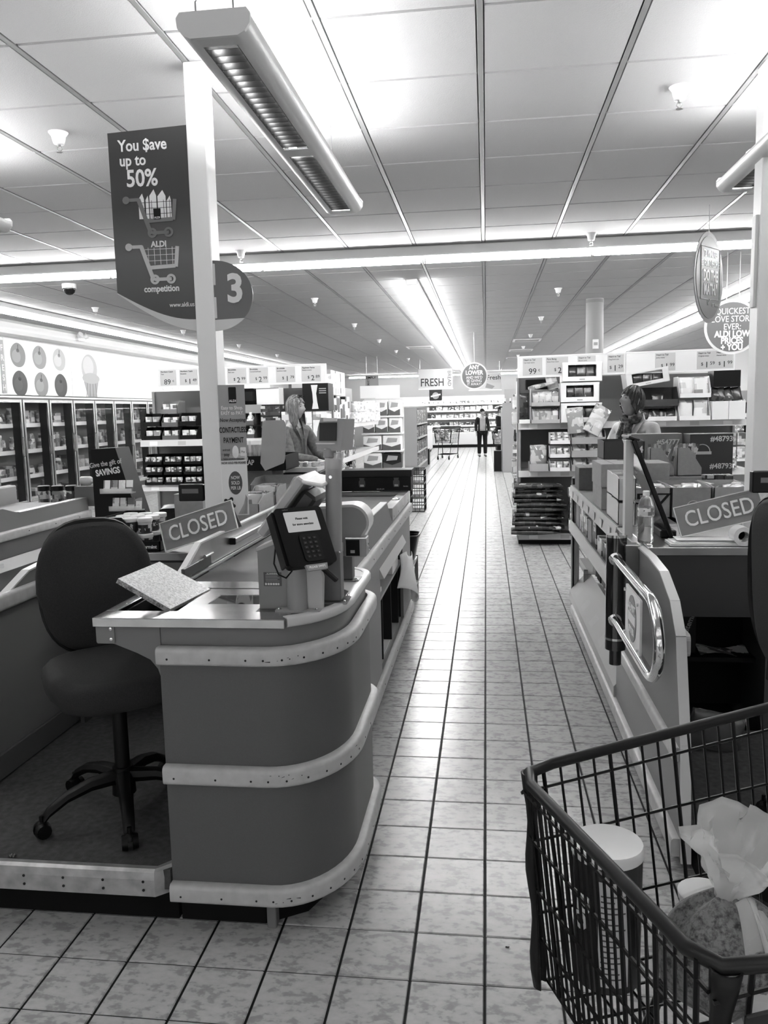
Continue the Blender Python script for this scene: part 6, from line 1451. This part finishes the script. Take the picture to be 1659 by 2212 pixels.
bx('blank_card', 'blank grey card standing above the dark bottles', 'card', .46, .72, 20.5, 20.53, 1.72, 2.05, mat(.42, .5)); bx('black_bin', 'black bin on the floor before the grey end panel', 'bin', .19, .38, 20.5, 20.9, 0, .52, BLACK)
fc = thing('back_chiller', 'long open white chiller cabinet across the back wall', 'chiller', (-4.6, 33.6, 0)); W = 8.4
MB().box(0, W, .9, .95, .2, 2.0).build('back_wall', mat(.75, .5), fc); MB().box(0, W, -.1, .95, .12, .62, .02).build('front_tub', mat(.72, .35), fc); MB().box(0, W, .0, .95, 0, .12).build('plinth', mat(.02, .6), fc); MB().box(0, W, .1, .95, 1.98, 2.12).build('canopy', mat(.75, .4), fc)
for z, d in ((.9, .35), (1.2, .42), (1.52, .48), (1.8, .52)): MB().box(0, W, d, .9, z - .02, z).build('shelf', mat(.85, .4), fc); MB().box(0, W, d - .02, d, z - .05, z + .02).build('shelf_edge', mat(.85, .4), fc)
MB().box(.1, W - .1, .3, .36, 1.93, 1.97).build('canopy_light', emit(1., 6., 'chiller_light'), fc)
random.seed(77)
for zi, (z, d, h) in enumerate(((.63, .2, .16), (.901, .45, .16), (1.201, .5, .2), (1.521, .56, .2), (1.801, .6, .14))):
    x = -4.5 + .1
    while x < 3.6:
        w = random.uniform(.14, .3)
        if -2.8 < x < 1.2:
            tag(MB().box(-w / 2, w / 2, -.1, .1, 0, h * random.uniform(.7, 1), .015).build('chilled_pack', random.choice((PR_LIGHT, PR_MID, PR_WHITE, PR_DARK)), loc=(x + w / 2, 33.6 + d + .1, z)), 'chilled food pack on the %s chiller shelf' % ('tub', 'lowest', 'second', 'third', 'top')[zi], 'food pack', 'packs on the %s shelf of the back chiller' % ('tub', 'lowest', 'second', 'third', 'top')[zi])
        x += w + .03
sm = thing('wall_picture', 'small dark square sign with round logo on the back wall', 'sign', (-2.05, 33.4, 2.15)); MB().box(-.26, .26, -.01, .01, -.2, .24).build('panel', mat(.05, .5), sm)
MB().prism([(.14 * cos(2 * pi * i / 24), .14 * sin(2 * pi * i / 24)) for i in range(24)], 'y', -.013, -.01).build('logo_disc', mat(.3, .5), sm); MB().prism([(-.2, -.06), (.2, .02), (.2, .08), (-.2, .0)], 'y', -.016, -.013).build('logo_bar', mat(.75, .5), sm); MB().box(-.28, .28, -.006, .012, -.22, -.2).build('frame', WHITE, sm)
cs = thing('side_chiller', 'low white chest chiller at the left of the far aisle end', 'chiller', (-3.2, 27.5, 0)); MB().box(0, 1.15, 0, 3.6, .1, .9, .03).build('tub', mat(.7, .35), cs); MB().box(.03, 1.1, .03, 3.57, 0, .1).build('plinth', mat(.03, .5), cs); MB().box(-.02, 1.17, -.02, 3.62, .88, .94, .01).build('rim', WHITE, cs)
bx('sale_cube', 'grey price cube on the end of the chest chiller', 'sign', -2.35, -2.05, 27.6, 27.95, .94, 1.3, mat(.4, .5)); bx('black_bin', 'black bin standing past the drink packs', 'bin', -1.9, -1.65, 23.4, 23.8, 0, .45, BLACK)
# hanging signs
def hung(o, y_, h, xs, top=CEIL):
    for x in xs: MB().tube([(x, y_, h), (x, y_, top - o.location.z)], .003, 5).build('wire', STEEL, o)
fr_ = thing('hanging_sign', 'hanging white sign reading FRESH BREAD over the far aisle', 'sign', (-1.475, 24., 2.21)); MB().box(-.5, .5, -.02, .02, 0, .56, .004).build('panel', mat(.6, .5), fr_); MB().box(-.5, .52, -.03, .03, -.03, 0).build('base_rail', WHITE, fr_)
text('sign_text', 'FRESH', .32, mat(.07, .5), fr_, (-.09, -.024, .165), bold=.012, sx=.80); text('sign_text', 'BREAD', .14, mat(.1, .5), fr_, (.41, -.024, .28), (RAD(90), RAD(90), 0), bold=.01, sx=1.05); hung(fr_, 0, .56, (-.45, .45))
fp = thing('hanging_sign', 'hanging pale sign reading Fresh Produce behind the round sign', 'sign', (-.02, 26., 2.18)); MB().box(-.5, .5, -.02, .02, 0, .52, .004).build('panel', mat(.5, .5), fp); MB().box(-.52, .52, -.03, .03, -.03, 0).build('base_rail', WHITE, fp)
text('sign_text', 'Fresh', .2, mat(.06, .5), fp, (.27, -.024, .37), bold=.012); text('sign_text', 'PRODUCE', .1, mat(.45, .5), fp, (.27, -.024, .24)); hung(fp, 0, .52, (-.45, .45))
MB().prism([(0.0, .06), (.22, .02), (.3, .1), (.05, .2)], 'y', -.026, -.02).build('picture_print', mat(.25, .5), fp)
al = sign_disc('round_sign', 'round hanging sign reading ANY LOWER AND WE\'D BE GIVING IT AWAY', 'sign', (-.223, 16., 2.226), .262, mat(.16, .5), mat(.6, .5))
for s_, z, sz, b_ in (('ANY', .165, .115, .03), ('LOWER', .06, .115, .03), ("AND WE'D", -.03, .075, .0), ('BE GIVING', -.095, .075, .0), ('IT AWAY!', -.16, .075, .0)): text('sign_text', s_, sz, WHITE, al, (0, -.008, z), bold=b_, sx=.85)
hung(al, 0, .26, (0,))
qs = sign_disc('round_sign', 'round hanging sign reading QUICKEST LOVE STORY EVER over the pet shelves', 'sign', (2.425, 8.5, 2.34), .267, mat(.15, .5), mat(.5, .5))
for s_, z, sz, b_ in (('QUICKEST', .15, .085, .0), ('LOVE STORY', .075, .085, .0), ('EVER:', .0, .085, .0), ('ALDI LOW', -.07, .085, .035), ('PRICES', -.135, .085, .035), ('+ YOU', -.2, .085, .035)): text('sign_text', s_, sz, WHITE, qs, (0, -.008, z), bold=b_, sx=.82)
hung(qs, 0, .26, (-.06, .06))
ms = sign_disc('round_sign', 'narrow edge-on round sign reading DO THE MATH by the white post', 'sign', (1.675, 6.5, 2.535), .335, mat(.17, .5), mat(.3, .5), rot=(0, RAD(-3), RAD(58)))
for s_, z, sz, b_ in (('"20 MINUTES', .17, .07, .0), ('$5 FOR 2 PEOPLE.', .10, .07, .0), ('DO THE', .01, .115, .03), ('MATH."', -.09, .115, .03)): text('sign_text', s_, sz, mat(.8, .4), ms, (0.02, -.008, z), bold=b_, sx=.8)
bb = MB(); bb.tube([(-.2, -.008, .22), (.24, -.008, .22), (.24, -.008, -.16), (.0, -.008, -.16), (-.04, -.008, -.2), (-.05, -.008, -.16), (-.2, -.008, -.16)], .004, 5, closed=True); bb.build('speech_outline', mat(.75, .4), ms); text('sign_text', 'SEE WHAT', .04, WHITE, ms, (.15, -.008, -.2)); hung(ms, 0, .33, (0,))
si = thing('hanging_sign', 'small hanging sign reading SIMPLY over the far left shelves', 'sign', (-3.08, 22., 2.27)); MB().box(-.18, .18, -.015, .015, 0, .28, .003).build('panel', mat(.35, .5), si); text('sign_text', 'SIMPLY', .09, INK, si, (-.03, -.018, .22), bold=.02); text('sign_text', 'SMART', .09, mat(.1, .5), si, (-.1, -.018, .09), (RAD(90), RAD(-90), 0), bold=.01, sx=.7); hung(si, 0, .28, (-.15, .15))
# right-hand far shelving behind the pet gondola
rs = thing('aisle_shelving', 'long shelving run seen between the cartons behind the pet gondola', 'shelving', (1.3, 14.5, 0)); MB().box(0, 4.2, .5, .54, 0, 1.8).build('back_board', mat(.3, .5), rs)
for z in (.2, .65, 1.05, 1.4): MB().box(0, 4.2, 0, .5, z - .03, z).build('shelf', SHM, rs); MB().box(0, 4.2, -.01, 0, z - .06, z + .01).build('shelf_lip', mat(.8, .4), rs)
for z, h in ((1.051, .26), (1.401, .32)):
    for k in range(18): bx('far_pack', 'dark pack on the shelving run behind the pet gondola', 'pack', 1.35 + k * .22, 1.54 + k * .22, 14.55, 14.8, z, z + h * (1 - .2 * (k % 3)), (PR_DARK, PR_MID, PR_BAGD)[k % 3], 'packs on the shelving behind the pet gondola')
text('wall_letters', 'BLES', .3, WHITE, thing('wall_lettering', 'white lettering on the far wall behind the pet gondola', 'lettering', (2.0, 15.1, 1.95)), (0, 0, 0), bold=.02, depth=.01)
# litter
lt = thing('plastic_wrapper', 'small clear wrapper lying on the floor tiles before the counter', 'litter', (-.4, 2.10, .002)); MB().grid(lambda u, v: V(((u - .5) * .05, (v - .5) * .03 * (1 - abs(u - .5)), .006 * sin(9 * u + 5 * v) ** 2)), 10, 6).build('film', clear(.9, .5, .1), lt, smooth=True)
lt = thing('foil_wrapper', 'tiny foil wrapper lying on the carpeted platform', 'litter', (-1.53, 2.265, .196)); MB().grid(lambda u, v: V(((u - .5) * .022, (v - .5) * .016, .006 * sin(7 * u + 3 * v) ** 2)), 7, 5).build('foil', mat(.8, .2, 1.), lt, smooth=True)
lt = thing('floor_scrap', 'tiny dark scrap on the floor tile near the cart', 'litter', (.052, 2.24, .001)); MB().grid(lambda u, v: V(((u - .5) * .012, (v - .5) * .006, .002 * sin(5 * u) ** 2)), 5, 3).build('scrap', INK, lt)
# ================================================================== people
def skin_mesh(name, verts, edges, radii, m, parent=None, loc=None, sub=2, rz=None):
    me = bpy.data.meshes.new('skel'); me.from_pydata([tuple(v) for v in verts], edges, []); me.update()
    o = bpy.data.objects.new('skel', me); COL.objects.link(o)
    mod = o.modifiers.new('skin', 'SKIN'); mod.use_smooth_shade = True; mod.branch_smoothing = .6
    if not me.skin_vertices: bpy.context.view_layer.update()
    for i, sv in enumerate(me.skin_vertices[0].data):
        r = radii[i]; sv.radius = r if isinstance(r, tuple) else (r, r); sv.use_root = (i == 0)
    su = o.modifiers.new('sub', 'SUBSURF'); su.levels = sub; su.render_levels = sub
    dg = bpy.context.evaluated_depsgraph_get(); dg.update()
    out = bpy.data.meshes.new_from_object(o.evaluated_get(dg)); bpy.data.objects.remove(o)
    out.name = name; out.materials.clear(); out.materials.append(m)
    return link(name, out, parent, loc, None if rz is None else (0, 0, rz))
def head(parent, loc, rot, hair, skinm, style, scale=1.):
    """face looks to local -y"""
    def hfn(u, v, grow=0.):
        a = 2 * pi * u; t = pi * v; z = .118 * cos(t); s = sin(t)
        w = .074 if z > -.02 else .074 - .026 * min(1, (-.02 - z) / .09); dpt = .095 if z > -.02 else .095 - .022 * min(1, (-.02 - z) / .09)
        x = w * s * cos(a); y = dpt * s * sin(a)
        if y > 0 and z < -.03: y *= .72
        if y < 0:
            g_ = lambda cx, cz, sx_, sz_: math.exp(-((x - cx) / sx_) ** 2 - ((z - cz) / sz_) ** 2)
            y -= .024 * g_(0, -.022, .012, .017) + .010 * g_(0, .004, .009, .02) + .006 * g_(0, .028, .04, .009) + .008 * g_(0, -.058, .022, .01) + .01 * g_(0, -.094, .024, .014)
            y += .009 * (g_(.03, .010, .014, .010) + g_(-.03, .010, .014, .010))
        return V((x * (1 + grow), y * (1 + grow), z * (1 + grow)))
    R = Euler(rot).to_matrix().to_4x4(); M_ = Matrix.Translation(V(loc)) @ R @ Matrix.Scale(scale, 4)
    def put(mb, name, m, sm=True): mb.v = [tuple(M_ @ V(p)) for p in mb.v]; return mb.build(name, m, parent, smooth=70 if sm else False)
    m = MB(); m.grid(hfn, 40, 30, closed_u=True); n = len(m.v); m.f += [tuple(range(40))[::-1], tuple(range(n - 40, n))]; put(m, 'face', skinm)
    for s_ in (-1, 1):
        e = MB(); e.lathe([(.001, -.008), (.008, -.0055), (.0112, 0), (.008, .0055), (.001, .008)], 10, (s_ * .03, -.0735, .010)); put(e, 'eye', mat(.4, .3))
        p = MB(); p.lathe([(.001, -.005), (.005, -.003), (.0055, 0), (.005, .003), (.001, .005)], 8, (s_ * .03, -.0815, .010)); put(p, 'pupil', mat(.02, .3))
        b = MB(); b.tube([(s_ * .014, -.092, .026), (s_ * .03, -.091, .031), (s_ * .048, -.078, .026)], .0028, 5); put(b, 'eyebrow', hair)
        er = MB(); er.lathe([(.002, -.03), (.013, -.02), (.017, 0), (.018, .015), (.008, .03), (.001, .031)], 10, (0, 0, 0)); er.v = [(p_[0] * .35 + s_ * .076, p_[1] + .012, p_[2] + .0) for p_ in er.v]; put(er, 'ear', skinm)
    lp = MB(); lp.tube([(-.022, -.083, -.058), (-.01, -.093, -.056), (0, -.095, -.0575), (.01, -.093, -.056), (.022, -.083, -.058)], [.002, .004, .0035, .004, .002], 6); put(lp, 'lips', mat(.22, .5))
    hm = MB()
    drop = {'long': .19, 'short': .055, 'hat': -.005}[style]
    nh = 96; rows = 18
    def hair_fn(u, v):
        a = 2 * pi * u; front = max(0., -sin(a)) # 1 at the face
        tmax = .5 * pi + (.30 if style != 'hat' else .05); tm = tmax - front ** .8 * (.62 if style != 'hat' else .35) * 1.2
        t = .02 + (tm - .02) * min(1, v * 1.6) if v < .625 else tm
        p = hfn(u, t / pi, .13 if style != 'hat' else .10)
        fall = max(0., min(1., (.72 - front) / .25))
        if v > .625:
            k = (v - .625) / .375
            p = p + V((.010 * k * fall * (1 if p.x > 0 else -1), (-.018 * k * fall * max(0., 1 - abs(sin(a) - .1)) if style == 'long' else 0) - .03 * k * fall * max(0., sin(a)) * (style == 'short'), -drop * k * fall - (.014 * k * (1 - fall) * (1 + .5 * sin(31 * a)) if style == 'short' else 0)))
        rg = (.0035 * sin(37 * a + 3 * v) + .002 * sin(71 * a)) * (style != 'hat')
        return p + p.normalized() * rg
    hm.grid(hair_fn, nh, rows, closed_u=True); hm.f.append(tuple(range(nh))[::-1]); o = put(hm, 'hair' if style != 'hat' else 'knit_hat', hair); o.modifiers.new('thick', 'SOLIDIFY').thickness = .006 * scale
    return M_
def hand(verts, edges, radii, wrist, d, up, curl=.35, spread=.022):
    """palm and five fingers grown on from a wrist vertex index"""
    d = V(d).normalized(); up = V(up); s = d.cross(up).normalized(); w0 = V(verts[wrist])
    def add(p, r, to): verts.append(tuple(p)); radii.append(r); edges.append((to, len(verts) - 1)); return len(verts) - 1
    palm = add(w0 + d * .05, (.034, .016), wrist); kn = add(w0 + d * .085, (.034, .014), palm)
    for k, L in enumerate((.062, .074, .078, .068)):
        b = w0 + d * .09 + s * ((k - 1.5) * spread); i1 = add(b, .009, kn); dd = (d - up * curl * .6).normalized(); i2 = add(b + dd * L * .5, .0085, i1); d3 = (d - up * curl * 1.6).normalized(); add(b + dd * L * .5 + d3 * L * .5, .007, i2)
    t0 = add(w0 + d * .03 - s * .032, .011, wrist); t1 = add(w0 + d * .06 - s * .052, .0095, t0); add(w0 + d * .088 - s * .052 - up * .012, .008, t1)
def person(name, label, loc, rz, H, pose, outfit, hd, legs=True):
    t = thing('person', label, 'person', loc, rz); k = H / 1.70
    SK = outfit['skin']
    v = [(0, 0, .93), (0, .0, 1.08), (0, .0, 1.25), (0, .0, 1.38), (0, -.005, 1.46), (0, -.015, 1.53)]
    r = [(.155, .11), (.135, .1), (.155, .11), (.15, .095), (.06, .058), (.05, .05)]; e = [(0, 1), (1, 2), (2, 3), (3, 4), (4, 5)]
    arms = []
    for s_ in (-1, 1):
        el, wr = pose['arm'][0 if s_ < 0 else 1]
        i0 = len(v); v += [(s_ * .17, .0, 1.39), el, wr]; r += [.062, .045, .03]; e += [(3, i0), (i0, i0 + 1), (i0 + 1, i0 + 2)]; arms.append((i0, i0 + 1, i0 + 2))
    legi = []
    for s_ in (-1, 1):
        i0 = len(v); kx = s_ * .10; fx = s_ * pose.get('stance', .1)
        v += [(kx, 0, .86), ((kx + fx) / 2, -.01, .48), (fx, .01, .09), (fx + s_ * .012, -.13, .04)]; r += [(.095, .09), (.06, .06), (.042, .045), (.042, .03)]; e += [(0, i0), (i0, i0 + 1), (i0 + 1, i0 + 2), (i0 + 2, i0 + 3)]; legi.append(i0)
    V0 = [tuple(V(p) * k) for p in v]; R0 = [tuple(q * k for q in x) if isinstance(x, tuple) else x * k for x in r]
    vb, eb, rb = list(V0), list(e), list(R0)
    for (a, b, c) in arms:
        d = (V(vb[c]) - V(vb[b])).normalized(); hand(vb, eb, rb, c, d, pose.get('palm_up', (0, 0, 1)) if abs(d.z) < .8 else (0, -1, 0) if False else ((1, 0, 0) if abs(d.z) >= .8 else (0, 0, 1)))
    body = skin_mesh('body', vb, eb, rb, SK, t)
    # clothes: torso + arms garment, trousers, shoes
    idx = [0, 1, 2, 3]; gv = [V0[i] for i in idx]; gr = [tuple(x * 1.13 + .008 for x in R0[i]) for i in idx]; ge = [(0, 1), (1, 2), (2, 3)]
    gv[0] = (gv[0][0], gv[0][1], gv[0][2] - outfit.get('hem', .0) * k); gr[0] = tuple(x * 1.08 for x in gr[0])
    for (a, b, c) in arms:
        n = len(gv); wv = V(V0[b]).lerp(V(V0[c]), .97); gv += [V0[a], V0[b], tuple(wv)]; gr += [R0[a] * 1.18 + .006, R0[b] * 1.2 + .008, R0[c] * 1.25 + .008]; ge += [(3, n), (n, n + 1), (n + 1, n + 2)]
    skin_mesh(outfit['top_name'], gv, ge, gr, outfit['top'], t)
    if legs:
        tv = [(0, 0, .95 * k)]; trr = [(.16 * k, .118 * k)]; te = []
        for i0 in legi: n = len(tv); tv += [V0[i0], V0[i0 + 1], tuple(V(V0[i0 + 2]) + V((0, 0, -.01)))]; trr += [tuple(x * 1.14 + .004 for x in R0[i0]), tuple(x * 1.2 + .008 for x in R0[i0 + 1]), tuple(x * 1.35 + .01 for x in R0[i0 + 2])]; te += [(0, n), (n, n + 1), (n + 1, n + 2)]
        skin_mesh('trousers', tv, te, trr, outfit['trousers'], t)
        for i0 in legi:
            f = V(V0[i0 + 2]); s = MB(); s.grid(lambda u, q: V((f.x + .048 * k * (1 - .25 * q) * cos(2 * pi * u), f.y + .05 * k - .2 * k * q + .0 * u, max(.004, (.055 - .03 * q) * k * (1 + .9 * sin(2 * pi * u)) * .9))), 16, 8, closed_u=True); n = len(s.v); s.f += [tuple(range(16))[::-1], tuple(range(n - 16, n))]; s.build('shoe', outfit.get('shoes', mat(.01, .5)), t, smooth=True)
    hz = V((0, -.03, 1.60)) * k + V(hd.get('off', (0, 0, 0)))
    M_ = head(t, hz, hd['rot'], hd['hair'], SK, hd['style'], k)
    return t, M_, k
SKN = mat(.36, .55)
DEN = mat(.13, .75, noise=.35, nscale=35.); COAT = mat(.5, .75, noise=.06, nscale=120.)
pA, MA, kA = person('person', 'person with long hair and sunglasses on the head loading the belt', (-1.98, 8.2, 0), RAD(62), 1.745,
    {'arm': [((-.22, -.14, 1.12), (-.10, -.42, 1.08)), ((.24, -.12, 1.12), (.16, -.40, 1.06))]},
    {'skin': SKN, 'top': DEN, 'top_name': 'denim_jacket', 'trousers': mat(.03, .8), 'hem': .12}, {'rot': (RAD(-4), 0, RAD(10)), 'hair': hair_mat(.13), 'style': 'long'})
sg1 = MB()
for s_ in (-1, 1):
    sg1.tube([(s_ * .03 + .024 * cos(2 * pi * i / 14), -.062 - .006 * cos(2 * pi * i / 14) + .0, .098 + .012 * sin(2 * pi * i / 14)) for i in range(14)], .003, 5, closed=True)
    sg1.prism([(s_ * .03 + .023 * cos(2 * pi * i / 14), .098 + .0115 * sin(2 * pi * i / 14)) for i in range(14)], 'y', -.066, -.062); sg1.tube([(s_ * .054, -.06, .1), (s_ * .088, .0, .075), (s_ * .09, .05, .05)], .0028, 5)
sg1.v = [tuple(MA @ (V(p) * 1.0 + V((0, -.012, .012)))) for p in sg1.v]; sg1.build('sunglasses', mat(.01, .15), pA)
for s_ in (-1, 1):
    c = MB(); c.add([tuple(V(p) * kA) for p in ((s_ * .02, -.118, 1.28), (s_ * .075, -.118, 1.38), (s_ * .10, -.06, 1.46), (s_ * .05, -.055, 1.475), (s_ * .03, -.10, 1.40))], [(0, 1, 2, 3, 4)]); o = c.build('collar', DEN, pA); o.modifiers.new('cloth', 'SOLIDIFY').thickness = .008
MB().box(-.012 * kA, .012 * kA, -.135 * kA, -.128 * kA, .9 * kA, 1.3 * kA, .003).build('zip_placket', mat(.06, .6), pA)
pB, MB_, kB = person('person', 'person in a pale wide-collared coat and dark scarf behind the cartons', (1.24, 6.95, 0), RAD(-52), 1.735,
    {'arm': [((-.25, -.05, 1.14), (-.16, -.24, .98)), ((.25, -.05, 1.14), (.18, -.22, 1.0))]},
    {'skin': SKN, 'top': COAT, 'top_name': 'pale_coat', 'trousers': mat(.03, .8), 'hem': .35}, {'rot': (RAD(-16), RAD(0), RAD(-14)), 'hair': hair_mat(.035), 'style': 'short', 'off': (0, -.02, -.01)})
for s_ in (-1, 1):
    c = MB(); c.add([tuple(V(p) * kB) for p in ((s_ * .03, -.135, 1.14), (s_ * .14, -.14, 1.22), (s_ * .15, -.125, 1.32), (s_ * .10, -.115, 1.345), (s_ * .13, -.05, 1.45), (s_ * .07, .0, 1.5), (s_ * .05, -.06, 1.46), (s_ * .045, -.12, 1.33))], [(0, 1, 2, 3, 4, 5, 6, 7)]); o = c.build('wide_collar', mat(.58, .75), pB); o.modifiers.new('cloth', 'SOLIDIFY').thickness = .012
sc_ = MB(); sc_.tube([V(p) * kB for p in ((.06, .03, 1.47), (.07, -.07, 1.45), (.0, -.105, 1.42), (-.07, -.07, 1.45), (-.06, .03, 1.47), (0, .06, 1.48))], .035, 8, closed=True)
for s_, L in ((-1, .0), (1, .04)): sc_.tube([V(p) * kB for p in ((s_ * .02, -.115, 1.42), (s_ * .035, -.14, 1.32), (s_ * .03, -.15, 1.18), (s_ * .035, -.15, 1.08 - L))], [.03, .036, .034, .028], 8)
sc_.build('dark_scarf', printed('scarf', [.02, .05, .12, .03], 40, rough=.8), pB, smooth=True)
pC, MC, kC = person('person', 'person in a dark open jacket and hat walking up the central aisle', (-.13, 27., 0), RAD(8), 1.56,
    {'arm': [((-.225, .02, 1.14), (-.215, -.03, .90)), ((.225, .02, 1.14), (.215, -.03, .90))], 'stance': .11},
    {'skin': SKN, 'top': mat(.03, .8), 'top_name': 'dark_jacket', 'trousers': mat(.012, .8), 'hem': .12}, {'rot': (0, 0, RAD(40)), 'hair': mat(.015, .8), 'style': 'hat'})
fs = MB(); fs.grid(lambda u, v: V(((u - .5) * .2, -.145 - .03 * sin(pi * u), .93 + .47 * v)) * kC, 9, 8); o = fs.build('grey_top', mat(.28, .7), pC, smooth=True); o.modifiers.new('cloth', 'SOLIDIFY').thickness = .01
pD, MD, kD = person('person', 'dark clothed person mostly hidden behind the far grey end panel', (.42, 24.6, 0), RAD(60), 1.62,
    {'arm': [((-.25, -.1, 1.12), (-.16, -.36, 1.0)), ((.25, -.1, 1.12), (.16, -.36, 1.0))]},
    {'skin': SKN, 'top': mat(.01, .8), 'top_name': 'black_coat', 'trousers': mat(.01, .8), 'hem': .3}, {'rot': (RAD(-20), 0, 0), 'hair': mat(.01, .8), 'style': 'hat'})
